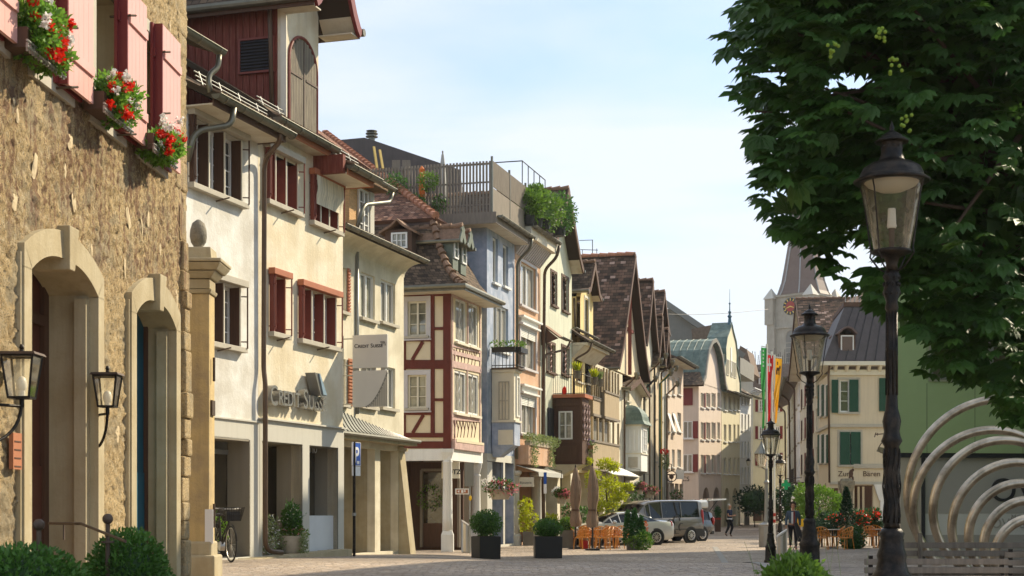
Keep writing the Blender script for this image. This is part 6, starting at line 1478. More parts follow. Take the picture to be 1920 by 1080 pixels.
mb.build('ridge_spikes','dark_metal',H)
back_roof('brown tiled mansard roof stepping down behind the white townhouse',[(1384,660),(1388,648),(1400,655),(1412,700),(1384,715)],146,5,'tile_brown_plain','plaster_grey',0)
# church tower
K=Vector((at(1506,HY,233).x,233,0));H=thing('church_tower',K,'stone church tower with corner turrets, red clock faces and a brown flared spire','church')
ang=R(-43);hs_=3.55;rot=Matrix.Rotation(ang,3,'Z');T=lambda x,y,z:K+rot@Vector((x,y,0))+Vector((0,0,z))
zt=1.6+391/12.0;zc_=zt-4.6
def sqr(mb,r0,z0,r1,z1,cx=0,cy=0):mb.hexa([T(cx+a*r0,cy+b*r0,z0)for a,b in((-1,-1),(1,-1),(1,1),(-1,1))],[T(cx+a*r1,cy+b*r1,z1)for a,b in((-1,-1),(1,-1),(1,1),(-1,1))])
mb=MB();sqr(mb,hs_,0,hs_,zt);sh=mb.build('shaft','church_stone',H)
mb=MB();sqr(mb,hs_+.25,zc_-.3,hs_+.25,zc_);sqr(mb,hs_+.3,zt,hs_+.3,zt+.3)
for a in(-1,1):
 for b in(-1,1):sqr(mb,.7,0,.7,zt-4.2,a*(hs_-.2),b*(hs_-.2))
mb.build('buttress','church_stone',H)
for a in(-1,1):
 for b in(-1,1):
  mb=MB();sqr(mb,.75,zt-4.2,.75,zt-.2,a*hs_,b*hs_);t_=mb.build('turret','church_stone',H)
  mb=MB();sqr(mb,.95,zt-.2,.03,zt+1.5,a*hs_,b*hs_);mb.build('turret_roof','plaster_grey',t_)
def face_fr(i):
 a=rot@Vector(((-1,-1),(1,-1))[0]if i==0 else(-1,1)).to_3d();
 if i==0:P0,P1=T(-hs_,-hs_,0),T(hs_,-hs_,0)
 else:P0,P1=T(-hs_,hs_,0),T(-hs_,-hs_,0)
 return Frame(P0 .xy,P1 .xy)
for i in(0,1):
 f=face_fr(i);c=hs_;zc=zt-1.6;r=1.32
 mb=MB();n=28;ring=[f.p(c+r*math.cos(a*2*math.pi/n),.12,zc+r*math.sin(a*2*math.pi/n))for a in range(n)];mb.face(ring);ck=mb.build('clock','sign_dark',H)
 mb=MB();mb.face([f.p(c+.8*math.cos(a*2*math.pi/n),.16,zc+.8*math.sin(a*2*math.pi/n))for a in range(n)]);mb.build('clock_face','clock_red',ck)
 mb=MB()
 for k in range(12):
  a=k*math.pi/6;d=Vector((math.cos(a),math.sin(a)));p,q=d*.88,d*1.25;o_=Vector((-d.y,d.x))*.07
  mb.face([f.p(c+v.x,.15,zc+v.y)for v in(p-o_,q-o_,q+o_,p+o_)])
 for a,l in((R(200),1.0),(R(-20),.75)):
  d=Vector((math.cos(a),math.sin(a)));o_=Vector((-d.y,d.x))*.09;mb.face([f.p(c+v.x,.2,zc+v.y)for v in(-o_,d*l-o_*.3,d*l+o_*.3,o_)])
 mb.build('hands','clock_gold',ck)
 mb=MB();zl=zt-12.5;mb.box(f,c-.85,c+.85,.0,.03,zl,zt-6.6);arch_fill(MB(),f,0,1,0,1,0,.1)
 mb.face([f.p(c-.85*math.cos(a*math.pi/10),.031,zt-6.6+1.3*math.sin(a*math.pi/10))for a in range(11)]);w_=mb.build('louvre_window','sign_grey_dark',H)
 mb=MB()
 for k in range(8):mb.box(f,c-.85,c+.85,.03,.12,zl+k*.75,zl+k*.75+.1)
 mb.tube([f.p(c-.95*math.cos(a*math.pi/10),.05,zt-6.6+1.45*math.sin(a*math.pi/10))for a in range(11)],.12,5);mb.build('tracery','church_stone',w_)
 for k in range(14):
  if k%2:mb=MB()
prof=[(4.25,zt+.3),(3.9,zt+.9),(3.3,zt+2.6),(2.85,zt+5),(2.0,zt+10),(1.15,zt+17),(.05,zt+26.5)]
MB().lathe(prof,K,8,ph=ang+math.pi/8).build('spire','church_roof',H)
mb=MB()
for k in range(8):mb.tube([K+Vector((r*1.01*math.cos(ang+math.pi/8+k*math.pi/4),r*1.01*math.sin(ang+math.pi/8+k*math.pi/4),z))for r,z in prof],.1,5)
mb.build('spire_ribs','zinc',H);MB().lathe([(.1,zt+26),(.06,zt+30),(.02,zt+30.1)],K,6).build('cross','clock_gold',H)
w=thing('cable',at(1270,590,120),'thin cable strung across the street in front of the church tower','cable');MB().tube([at(1250,589,118),at(1300,590,121),at(1370,587,126),at(1440,580,132)],.02,4).build('wire','dark_metal',w)
# right-hand row
SR='houses on the shaded right side'
T1=Frame.px(1500,26,1533,30.6)
H=thing('townhouse',T1 .p(0,0,0),'shaded cream townhouse with a steep mottled roof and dark verge facing the street','building',SR)
ho=[];L_=T1 .len;zt=10.6
for z0,z1 in((3.9,5.3),(6.3,7.7),(8.5,9.9)):
 for i in range(5):window_m(H,T1,.8+i*(L_-2)/4,.8+i*(L_-2)/4+1.0,z0,z1,0,2,2,shut=None,pane='glass_dark',sill='cream_paint');ho.append((.8+i*(L_-2)/4,.8+i*(L_-2)/4+1.0,z0,z1))
 for i in range(4):MB().box(T1,1.9+i*(L_-2)/4,2.6+i*(L_-2)/4,.02,.07,z0,z1).build('shutter','shutter_dark_red' if i%2 else 'wood_umber',H)
shell('wall','plaster_pale',H,T1,0,L_,0,zt,ho,10)
gable_wall(H,T1,0,L_,0,zt,15.3,'plaster_pale');gable_front(H,T1,0,L_,-14,.8,zt+.1,15.5,'tile_mixed',.15,.1,ov=.3)
b_=MB();b_.box(T1,3,7,.02,.9,3.2,3.3);bc=b_.build('balcony','iron_rust',H);mb=MB()
for i in range(16):mb.tube([T1 .p(3+i*.26,.88,3.3),T1 .p(3+i*.26,.88,4.2)],.02,4)
mb.tube([T1 .p(3,.88,4.2),T1 .p(7,.88,4.2)],.03,5);mb.build('railing','dark_metal',bc)
T2=Frame.px(1476,19.5,1500,25.6)
H=thing('townhouse',T2 .p(0,0,0),'tall plain cream house with many small windows at the shaded street bend','building',SR);ho=[]
for z0,z1 in((3.6,5.2),(6.4,8.0),(9.2,10.8)):
 for i in range(7):a=1+i*(T2 .len-3)/6;window_m(H,T2,a,a+1.5,z0,z1,0,2,2,shut=None,pane='glass_dark',fm='cream_paint');ho.append((a,a+1.5,z0,z1))
shell('wall','plaster_snow',H,T2,0,T2 .len,0,11.2,ho,10);par_roof(H,T2,-1,T2 .len,[(1.0,11.2),(0,11.6),(-5,13.5)],'tile_brown_plain');gutter(H,T2,-1,T2 .len,1.1,11.2,.15)
for i in(0,1,2):pipe(H,[T2 .p(T2 .len*(.1+.4*i),1.0,11.2),T2 .p(T2 .len*(.1+.4*i),.3,10.6),T2 .p(T2 .len*(.1+.4*i),.2,.2)],.08)
E2=Frame((at(1462,951,170).x,170),(at(1500,951,168).x,168));H=thing('townhouse',E2 .p(0,0,0),'pale stepped white house in the gap beside the church tower','building',SR)
shell('wall','plaster_snow',H,E2,0,E2 .len,0,15.5,[],8);MB().hexa([E2 .p(-.4,.3,15.5),E2 .p(E2 .len,.3,15.5),E2 .p(E2 .len,-8,15.5),E2 .p(-.4,-8,15.5)],[E2 .p(.2,-.3,18.0),E2 .p(E2 .len,-.3,18.0),E2 .p(E2 .len,-7,18.0),E2 .p(.2,-7,18.0)]).build('roof','zinc',H)
for z0 in(3.5,7.5,11.5):window_m(H,E2,.6,1.5,z0,z0+1.8,.12,1,2)
QF=Frame.px(1556,33.5,1700,33.5);QL=Frame.px(1535,31.2,1556,33.5)
H=thing('corner_house',QF.p(0,0,0),'cream yellow corner inn with green shutters and a black mansard roof','building',SR);ho=[]
zt=QF.z(1600,700);zc=QF.z(1600,683)
def qwin(x0,x1,y0,y1):
 o=window(H,QF,x0,x1,y0,y1,ho,cols=2,rows=3,fm='white_paint',pane='glass_dark',sill='trim_stone',sur='trim_stone',fw=.09,rec=.1);return o
qwin(1574,1609,712,773);qwin(1574,1613,810,872);qwin(1662,1696,712,773)
def shutter(fr,x0,x1,y0,y1,w=.05):
 a,b,z0,z1=fr.u(x0),fr.u(x1),fr.z((x0+x1)/2,y1),fr.z((x0+x1)/2,y0);s_=MB();s_.box(fr,a,b,w,w+.02,z0,z1);s_.box(fr,a,a+.07,w+.02,w+.05,z0,z1);s_.box(fr,b-.07,b,w+.02,w+.05,z0,z1);s_.box(fr,a,b,w+.02,w+.05,(z0+z1)/2,(z0+z1)/2+.08)
 n=20
 for k in range(n):s_.box(fr,a+.07,b-.07,w+.02,w+.035,z0+(z1-z0)*k/n,z0+(z1-z0)*(k+.5)/n)
 s_.build('shutter','shutter_green',H)
for q in((1559,1571,712,774),(1592,1609,712,772),(1648,1662,709,771),(1575,1593,810,871),(1595,1613,810,871)):shutter(QF,*q)
for y0,y1 in((722,780),(815,868)):
 for a,b in((1538,1543),(1547,1552)):
  window(H,QL,a,b,y0,y1,None,cols=2,rows=2,rec=-.03,w=0);shutter(QL,a-2.3,a-.2,y0,y1);shutter(QL,b+.2,b+2.3,y0,y1)
zg=QF.z(1600,905)
gq=[(QF.u(1601),QF.u(1637),.1,zg-.15),(QF.u(1668),QF.u(1696),.1,zg-.15),(QF.u(1560),QF.u(1573),.1,zg-.3)]
mb=MB();wall_panel(mb,QF,0,QF.len,0,zt,ho+gq);mb.build('wall','plaster_sand',H)
mb=MB();wall_panel(mb,QL,0,QL.len,0,zt,[]);mb.build('side_wall','plaster_sand',H)
mb=MB();z_=QF.z(1600,797);mb.box(QF,0,QF.len,.0,.12,z_-.12,z_+.05);mb.box(QL,0,QL.len,.0,.12,z_-.12,z_+.05);z2_=QF.z(1640,874);mb.box(QF,QF.u(1600),QF.len,0,.1,z2_-.12,z2_+.12);mb.box(QF,0,QF.len,0,.1,zg-.1,zg+.05);mb.build('string_course','trim_stone',H)
mb=MB();mb.box(QF,-.5,QF.len,-.2,.55,zc-.1,zc+.12);mb.box(QL,-.3,QL.len+.45,-.2,.55,zc-.101,zc+.119);mb.box(QF,0,QF.len,0,.1,zt-.1,zt+.2)
x=.2
while x<QF.len:mb.hexa([QF.p(x,.12,zt+.08),QF.p(x+.16,.12,zt+.08),QF.p(x+.16,0,zt+.08),QF.p(x,0,zt+.08)],[QF.p(x,.48,zc-.1),QF.p(x+.16,.48,zc-.1),QF.p(x+.16,0,zc-.1),QF.p(x,0,zc-.1)]);x+=.62
mb.build('cornice','cream_paint',H)
zz=zc+.13;tz=13.0;mb=MB();mb.hexa([QF.p(-.45,.5,zz),QF.p(QF.len+2,.5,zz),QF.p(QF.len+2,-9,zz),QF.p(.55,-9,zz)],[QF.p(1.1,-1.3,tz),QF.p(QF.len+2,-1.3,tz),QF.p(QF.len+2,-8,tz),QF.p(1.9,-8,tz)]);rf=mb.build('mansard_roof','slate_roof',H)
mb=MB()
for i in range(9):a=i*.55+.2;mb.tube([QF.p(a,.5-0,zz+.02),QF.p(1.1+(QF.len+.9)*((a+.45)/(QF.len+2.45)),-1.3,tz+.02)],.03,4)
mb.build('seams','dark_metal',rf);mb=MB();mb.hexa([QF.p(1.05,-1.25,tz),QF.p(QF.len+2,-1.25,tz),QF.p(QF.len+2,-8,tz),QF.p(1.85,-8,tz)],[QF.p(1.05,-1.25,tz+.25),QF.p(QF.len+2,-1.25,tz+.25),QF.p(QF.len+2,-8,tz+.25),QF.p(1.85,-8,tz+.25)]);mb.build('roof_edge','wood_umber',rf)
mb=MB();mb.hexa([QF.p(1.1,-1.5,tz+.25),QF.p(QF.len+2,-1.5,tz+.25),QF.p(QF.len+2,-8,tz+.25),QF.p(1.95,-8,tz+.25)],[QF.p(3.0,-4,tz+1.3),QF.p(QF.len+2,-4,tz+1.3),QF.p(QF.len+2,-5,tz+1.3),QF.p(3.0,-5,tz+1.3)]);mb.build('upper_roof','wood_umber',rf)
mb=MB()
for i in range(22):mb.tube([QF.p(1.2+i*.26,-1.5,tz+.25),QF.p(1.2+i*.26+random.uniform(-.1,.1),-1.5,tz+random.uniform(.6,.95))],.025,4)
mb.build('snow_spikes','zinc',rf)
a,b=QF.u(1573,.1),QF.u(1604,.1);z0,z1=QF.z(1588,674,.1),QF.z(1588,627,.1);mb=MB();mb.box(QF,a,b,-2,.1,z0,z1);dm=mb.build('dormer','wood_umber',H)
mb=MB();mb.slab([(QF.p((a+b)/2+(b-a)*.62*x,-2.2,z1+.45*math.cos(x*1.45)),QF.p((a+b)/2+(b-a)*.62*x,.3,z1+.45*math.cos(x*1.45)))for x in(-1,-.6,-.3,0,.3,.6,1)],.1);mb.build('dormer_roof','roof_brown_flat',dm)
MB().box(QF,a+.1,b-.1,.1,.14,z0+.05,z1-.05).build('window_frame','white_paint',dm);MB().box(QF,a+.17,b-.17,.13,.16,z0+.12,z1-.12).build('blind','hatch_brown',dm)
pipe(H,[QF.p(-.1,.4,zc),QF.p(-.1,.1,zc-.5),QF.p(-.05,.12,zg)],.06)
MB().box(QF,.2,QF.len,-2.2,-2.1,0,zg).build('shop_wall','wood_umber',H);mb=MB()
for x in(1603,1612,1622,1631,1670,1680,1690):mb.box(QF,QF.u(x),QF.u(x)+.12,-1.9,-1.8,.1,zg-.2)
mb.build('door_frames','cream_paint',H)
mb=MB();mb.hexa([QF.p(QF.u(1648),.1,zg-1.0),QF.p(QF.u(1665),.1,zg-1.0),QF.p(QF.u(1665),-.3,zg-1.0),QF.p(QF.u(1648),-.3,zg-1.0)],[QF.p(QF.u(1637),.25,zg-.1),QF.p(QF.u(1667),.25,zg-.1),QF.p(QF.u(1667),-.3,zg-.1),QF.p(QF.u(1637),-.3,zg-.1)]);mb.box(QF,QF.u(1650),QF.u(1664),-.3,.1,0,zg-1.0);mb.build('bracket_pier','plaster_snow',H)
text_part('lettering','Zum     Bären',.42,.02,'wood_umber',H,QF,QF.u(1571),QF.z(1590,893),.01);mb=MB();ce=QF.p(QF.u(1595.5),.03,QF.z(1595,888));mb.ball(ce,(.12,.03,.22),8,6);mb.ball(ce+Vector((.1,0,.2)),(.08,.03,.08),8,6);mb.ball(ce+Vector((-.08,0,-.28)),(.06,.03,.14),6,5);mb.ball(ce+Vector((.1,0,-.28)),(.06,.03,.14),6,5);mb.build('emblem','wood_umber',H)
p=at(1660,845,79);sg=thing('inn_sign',p,'wrought-iron hanging inn sign with scrolls beside the nearest lamp post','sign');mb=MB()
s=1/35.0;q=lambda x,y:p+Vector(((x-1660)*s,0,(845-y)*s))
mb.tube([q(1640,820),q(1642,812),q(1646,813),q(1645,817)],.03,5);mb.tube([q(1641,815),q(1668,813)],.03,5);mb.tube([q(1658,814),q(1658,826),q(1652,832),q(1647,840),q(1650,848),q(1662,852)],.03,5);mb.build('bracket','iron_rust',sg)
MB().hexa([q(1645,846),q(1668,853),q(1668,853)+Vector((0,.2,0)),q(1645,846)+Vector((0,.2,0))],[q(1649,838),q(1670,842),q(1670,842)+Vector((0,.2,0)),q(1649,838)+Vector((0,.2,0))]).build('board','planter_metal',sg)
# green building
GF=Frame((at(1685,951,45).x,45),(30,47.5));GS=Frame((at(1685,951,45).x-.0,62),(at(1685,951,45).x,45))
H=thing('modern_building',GF.p(0,0,0),'modern shop building with green cladding panels over a beige ground floor','building');L_=GF.len
zb=GF.z(1720,849);zt=17.5;wz0,wz1=GF.z(1740,712),GF.z(1740,575);wu=GF.u(1744)
hg=[(wu,wu+5.6,wz0,wz1),(wu+6.5,wu+12,wz0,wz1)]
mb=MB();wall_panel(mb,GF,0,L_,zb,zt,hg,.25);g0=GF.p(0,-.26,0);g1=g0+Vector((.28,.96,0))*16;g2=Vector((30,62,0));g3=GF.p(L_,-.26,0);P_=[g0,g1,g2,g3]
for q_,w_ in zip(P_,P_[1:]):n_=Vector(((w_-q_).y,-(w_-q_).x,0)).normalized()*.2;mb.hexa([v+Vector((0,0,zb))for v in(q_,w_,w_+n_,q_+n_)],[v+Vector((0,0,zt))for v in(q_,w_,w_+n_,q_+n_)])
mb.hexa([v+Vector((0,0,zt))for v in P_],[v+Vector((0,0,zt+.2))for v in P_]);mb.build('cladding','facade_green',H)
W0=[Vector(q)for q in((16.3,45.4,0),(10.6,29.5,0),(26,24,0),(30,45,0))];fw_=Frame((10.6,29.5),(26,24));wh=[]  # wing and its windows stand out of view, added to shade the foreground
for i in range(5):
 for zz in(3.6,7.4,11.2):wh.append((1.2+i*3,3.2+i*3,zz,zz+2.2));window_m(H,fw_,1.2+i*3,3.2+i*3,zz,zz+2.2,0,2,1,'sign_grey_dark','glass_shop','brushed_steel')
mb=MB();wall_panel(mb,fw_,0,fw_.len,0,15.5,wh);q_,w_=W0[0],W0[1];n_=Vector((.3,0,0));mb.hexa([q_,w_,w_+n_,q_+n_],[v+Vector((0,0,15.5))for v in(q_,w_,w_+n_,q_+n_)]);mb.hexa([v+Vector((0,0,15.5))for v in W0],[v+Vector((0,0,15.8))for v in W0]);mb.build('shade_wing','facade_green',H)
mb=MB();z_=GF.z(1720,603)
for u in(GF.u(1738),GF.u(1828),GF.u(1918),GF.u(1918)+1.5,GF.u(1918)+3):mb.box(GF,u-.006,u+.006,.001,.004,zb,wz0-.1)
mb.box(GF,0,wu-.1,.001,.004,z_-.006,z_+.006);mb.box(GF,GF.u(1738)-.006,GF.u(1738)+.006,.001,.0045,wz0,zt);mb.build('panel_joints','sign_dark',H)
for a,b,z0,z1 in hg:
 f=MB();f.box(GF,a,a+.12,-.2,-.05,z0,z1);f.box(GF,b-.12,b,-.2,-.05,z0,z1);f.box(GF,a+.12,b-.12,-.2,-.05,z0,z0+.1);f.box(GF,a+.12,b-.12,-.2,-.05,z1-.1,z1)
 for u in(a+1.38,a+2.0,a+3.8):f.box(GF,u-.05,u+.05,-.2,-.05,z0+.1,z1-.1)
 o=f.build('window','sign_grey_dark',H);MB().box(GF,a,b,-.25,-.21,z0,z1).build('pane','glass_shop',o);MB().box(GF,a-.05,b,-.05,.06,z0-.05,z0-.001).build('sill','brushed_steel',o);MB().box(GF,a-.05,a-.001,-.01,.05,z0,z1).build('trim','brushed_steel',o)
MB().box(GF,.02,L_,-.35,-.04,zb-.14,zb-.001).build('shadow_gap','sign_dark',H)
u1=GF.u(1737);MB().box(GF,.1,u1,-.5,-.1,0,zb-.141).build('ground_floor','facade_beige',H)
zy=lambda y:GF.z(1850,y)
MB().box(GF,u1,L_,-.5,-.2,zy(963),zb-.141).build('sign_wall','facade_grey',H);MB().box(GF,u1,L_,-.5,-.21,zy(1003),zy(963)).build('light_band','facade_light',H);MB().box(GF,u1,L_,-.5,-.2,0,zy(1003)).build('dark_band','facade_grey',H)
MB().box(GF,u1-.12,u1,-.4,-.08,0,zb-.141).build('post','sign_dark',H)
text_part('lettering','OVS',1.02,.03,'sign_dark',H,GF,GF.u(1855,-.2),zy(940),-.19,1.05);text_part('lettering','OVS SHOP',.42,.02,'facade_grey',H,GF,GF.u(1858,-.2),zy(990),-.205)
text_part('lettering','MODE',.24,.02,'facade_grey',H,GF,GF.u(1895,-.2),zy(975),-.205)
# steel hoops
g='steel hoops of the sculpture'
for k,(cx,cy,r,D)in enumerate(((1880,920,172,27.2),(1862,948,142,26.6),(1884,955,130,26.0),(1908,986,119,25.4),(1916,1002,96,24.8),(1930,1020,82,24.2),(1938,1042,70,23.7))):
 s=FP/D;c=at(cx,cy,D);rr=r/s;o=thing('steel_hoop',(c.x,c.y,ground_z(c.x,c.y)),['tallest and outermost brushed steel hoop of the sculpture','second steel hoop, leaning just inside the tallest one','third steel hoop from the outside, right of the leaning pair','middle steel hoop, the fourth from the outside','fifth steel hoop, before the shop lettering','sixth steel hoop, just outside the innermost','innermost and smallest steel hoop of the sculpture'][k],'sculpture',g)
 tilt=(.35,.5,.3,.3,.3,.3,.3)[k]
 pts=[c+Vector((rr*math.cos(a*math.pi/40),tilt*rr*(1-math.sin(a*math.pi/40))*.4*1,rr*math.sin(a*math.pi/40)))for a in range(80)]
 MB().tube(pts,.078,18,closed=True).build('hoop','steel',o,smooth=True)
# benches
bench=thing('bench',(0,0,0),'x','bench','slatted benches beside the hoops')
mb=MB()
for i in range(4):mb.box(None,-.9,.9,-.2+i*.12,-.11+i*.12,.42,.455)
mb.build('seat','wood_grey',bench,bevel=.006)
mb=MB()
for i in range(4):mb.box(None,-.9,.9,-.32,-.29,.47+i*.105,.545+i*.105)
mb.build('backrest','wood_grey',bench,bevel=.006)
for s_ in(-.82,.82):
 mb=MB();mb.bar((s_,-.28,.3),(s_,-.30,.9),.05,.04);mb.bar((s_,-.25,0),(s_,-.25,.4),.05,.05);mb.bar((s_,.2,0),(s_,.2,.4),.05,.05);mb.bar((s_,-.28,.4),(s_,.25,.4),.05,.03,Vector((0,0,1)));mb.build('frame','iron_black',bench)
 mb=MB();mb.box(None,s_-.03,s_+.03,-.36,-.325,.05,.96)if s_<0 else None
 if s_<0:mb.v and MB().box(None,s_+.2,s_+.25,-.36,-.325,.1,.98).build('upright','wood_weathered',bench)
for k,(x,D,rz,lb)in enumerate(((1742,13.2,.02,'slatted grey bench with a pale upright, behind the nearest lamp post'),(1800,15.6,-.04,'bench half hidden behind the front slatted bench'),(1990,14.6,.05,'bench cut by the right edge below the smallest hoops'))):
 p=stand(x,D);b=place(bench,k>0,p,rz,lb,(.70,.80,.72)[k])
# street lamps
lamp=thing('street_lamp',(0,0,0),'x','street lamp','black street lamps')
O=Vector((0,0,0))
MB().lathe([(.19,0),(.19,.1),(.16,.13),(.15,.45),(.165,.49),(.13,.54),(.11,.62),(.12,.66),(.1,.72),(.09,.8),(.1,.84),(.075,.88)],O,20).build('plinth','iron_black',lamp,smooth=True)
sp=[(.068,.88)]
for i in range(8):z=.92+i*.075;sp+=[(.058,z),(.064,z+.03)]
sp+=[(.06,1.54),(.085,1.58),(.07,1.62),(.062,1.66),(.075,1.74),(.062,1.8),(.05,1.84),(.045,1.95),(.043,2.3),(.05,2.32),(.042,2.34),(.04,2.62),(.055,2.65),(.045,2.7),(.07,2.78),(.05,2.86),(.07,2.90),(.05,2.95)]
MB().lathe(sp,O,16).build('post','iron_black',lamp,smooth=True)
mb=MB()
for i in range(8):a=i*math.pi/4;mb.tube([(.045*math.cos(a),.045*math.sin(a),1.95),(.042*math.cos(a),.042*math.sin(a),2.62)],.007,4)
for i in range(8):
 a=i*math.pi/4;mb.tube([((.063+.006*math.sin(j*1.6))*math.cos(a+.25*math.sin(j*.8)),(.063+.006*math.sin(j*1.6))*math.sin(a+.25*math.sin(j*.8)),.92+j*.06)for j in range(11)],.008,5)
for i in range(8):
 for zq in(2.77,2.84,2.9):a=i*math.pi/4+zq*3;mb.ball((.06*math.cos(a),.06*math.sin(a),zq),(.014,.014,.022),6,4)
mb.build('ornament','iron_black',lamp,smooth=True)
MB().lathe([(.05,2.95),(.045,3.0),(.06,3.05),(.11,3.075),(.155,3.09),(.16,3.11),(.13,3.12)],O,24).build('lantern_base','iron_black',lamp,smooth=True)
mb=MB()
for i in range(4):a=math.pi/4+i*math.pi/2;c_,s_=math.cos(a),math.sin(a);mb.tube([(.05*c_,.05*s_,2.94),(.12*c_,.12*s_,2.98),(.2*c_,.2*s_,3.08),(.19*c_,.19*s_,3.12),(.26*c_,.26*s_,3.58),(.285*c_,.285*s_,3.65)],.007,6)
mb.build('lantern_bars','iron_black',lamp)
g_=MB();n=32
for i in range(n):
 a,b=2*math.pi*i/n,2*math.pi*(i+1)/n;g_.face([(.143*math.cos(a),.143*math.sin(a),3.12),(.143*math.cos(b),.143*math.sin(b),3.12),(.245*math.cos(b),.245*math.sin(b),3.66),(.245*math.cos(a),.245*math.sin(a),3.66)])
g_.build('glass','lantern_glass',lamp,smooth=True)
MB().lathe([(.0,3.585),(.1,3.59),(.19,3.63),(.235,3.68)],O,24).build('reflector','cream_paint',lamp,smooth=True)
MB().lathe([(.02,3.12),(.024,3.28),(.03,3.285),(.03,3.29)],O,12).build('lamp_holder','iron_rust',lamp)
MB().lathe([(.034,3.29),(.04,3.31),(.036,3.33),(.032,3.44),(.028,3.45)],O,12).build('bulb','bulb',lamp,smooth=True)
hz=lambda L_:[(r,3.655+(z-3.555)*.84)for r,z in L_]
MB().lathe(hz([(.23,3.56),(.29,3.555),(.305,3.575),(.27,3.60),(.255,3.61),(.25,3.64),(.225,3.7),(.17,3.74),(.12,3.755),(.1,3.78),(.085,3.83),(.082,3.93),(.088,3.94),(.08,3.95)]),O,32).build('hood','iron_black',lamp,smooth=True)
mb=MB()
for i in range(12):a=i*math.pi/6;mb.ball((.083*math.cos(a),.083*math.sin(a),3.945),.009,6,4)
mb.build('vent_holes','sign_dark',lamp)
MB().lathe(hz([(.13,3.94),(.135,3.955),(.1,3.985),(.085,3.99),(.08,4.01),(.05,4.03),(.03,4.045),(.014,4.06),(.022,4.085),(.016,4.1),(.006,4.13),(.003,4.15)]),O,24).build('cap','iron_black',lamp,smooth=True)
for k,(px,D,sc,lb)in enumerate(((1672,12.0,1,'nearest black street lamp, its lantern against the chestnut leaves'),(1518,22.8,1,'second black street lamp, before the cream corner inn'),(1445,42.0,.99,'third black street lamp, in line with the hanging flags'),(1463,70,1.0,'farthest black street lamp, wound with a string of lights'))):
 p=stand(px,D);place(lamp,k>0,p,.3*k,lb,sc)
p=stand(1463,70);MB
o=thing('light_string',p+Vector((.12,-.1,1.2)),'string of small white lights wound down the farthest lamp post','string lights');mb=MB()
for i in range(26):mb.ball(p+Vector((.14*math.cos(i*.9),.14*math.sin(i*.9)-.05,2.9-i*.1)),.028,5,4)
mb.build('bulbs','sign_white',o)
gl=thing('street_lamp',stand(1437,60),'old grey-green lantern post behind the third black lamp','street lamp');p=gl.location
MB().lathe([(.3,0),(.3,.85),(.33,.9),(.12,1.0),(.09,1.3),(.07,2.5),(.12,2.6),(.06,2.7),(.06,3.15)],p,12).build('post','zinc',gl);MB().lathe([(.12,3.2),(.28,3.75)],p+Vector((-.2,0,0)),6).build('glass','lantern_glass',gl);MB().lathe([(.3,3.75),(.2,3.9),(.08,4.1),(.02,4.25)],p+Vector((-.2,0,0)),6).build('hood','zinc',gl)
MB().tube([p+Vector((0,0,3.1)),p+Vector((-.2,0,3.2))],.03,6).build('arm','zinc',gl)
# flags on poles
for k,(px,x0,x1,yt,yb,m,lb)in enumerate(((1437.5,1427,1437,649,800,'flag_green','long green banner with small white marks hanging on a white pole'),(1447,1436.5,1449.5,663,800,'flag_red','red banner with a white cross hanging between two others'),(1452,1450,1466,669,790,'flag_yellow','yellow banner with a small dark animal emblem'))):
 D=66+k*1.5;p=stand(px,D);top=at(px,yt-4,D);o=thing('flag',p,lb,'flag','banners beside the third lamp')
 MB().tube([p,Vector((p.x,p.y,top.z))],.045,8).build('pole','white_paint',o)
 mb=MB()
 for y0,y1 in((962,968),(974,980)):a=at(px,y1,D).z;b=at(px,y0,D).z;mb.lathe([(.06,a),(.06,b)],(p.x,p.y,0),8)
 mb.build('red_bands','sign_red',o);MB().tube([at(x0,yt,D),at(x1,yt+2,D)],.025,5).build('crossbar','white_paint',o)
 rows=[];n=26
 for i in range(n+1):
  t=i/n;y=yt+2+(yb-yt)*t;row=[]
  for j in range(7):
   s=j/6;xx=x0+(x1-x0)*(s*(1-.82*t**1.6)+(.25 if k<2 else .08)*t**1.6);v=at(xx,y+s*2,D);v.y+=.16*math.sin(s*5+t*6)*(.3+t);row.append(v)
  rows.append(row)
 mb=MB()
 for a,b in zip(rows,rows[1:]):
  for j in range(6):mb.face([a[j],a[j+1],b[j+1],b[j]])
 fl=mb.build('cloth',m,o,smooth=True)
 mb=MB();off=Vector((0,-.12,0))
 def quad(xa,ya,xb,yb_):mb.face([at(xa,ya,D-.2),at(xb,ya+.4,D-.2),at(xb,yb_+.4,D-.2),at(xa,yb_,D-.2)])
 if k==1:quad(1441.3,671,1443.6,697);quad(1438.6,681,1441.3,686);quad(1443.6,681.4,1446.4,686.4);mb.build('cross','sign_white',fl)
 elif k==0:
  for i in range(5):quad(1430,656+i*7,1432.5,659.5+i*7)
  mb.build('marks','sign_white',fl)
 else:quad(1456,689,1462,695);quad(1455,693,1458,702);quad(1459.5,694,1461.5,703);quad(1461,686,1463.5,691);quad(1457,678,1459,684);mb.build('emblem','wood_umber',fl)
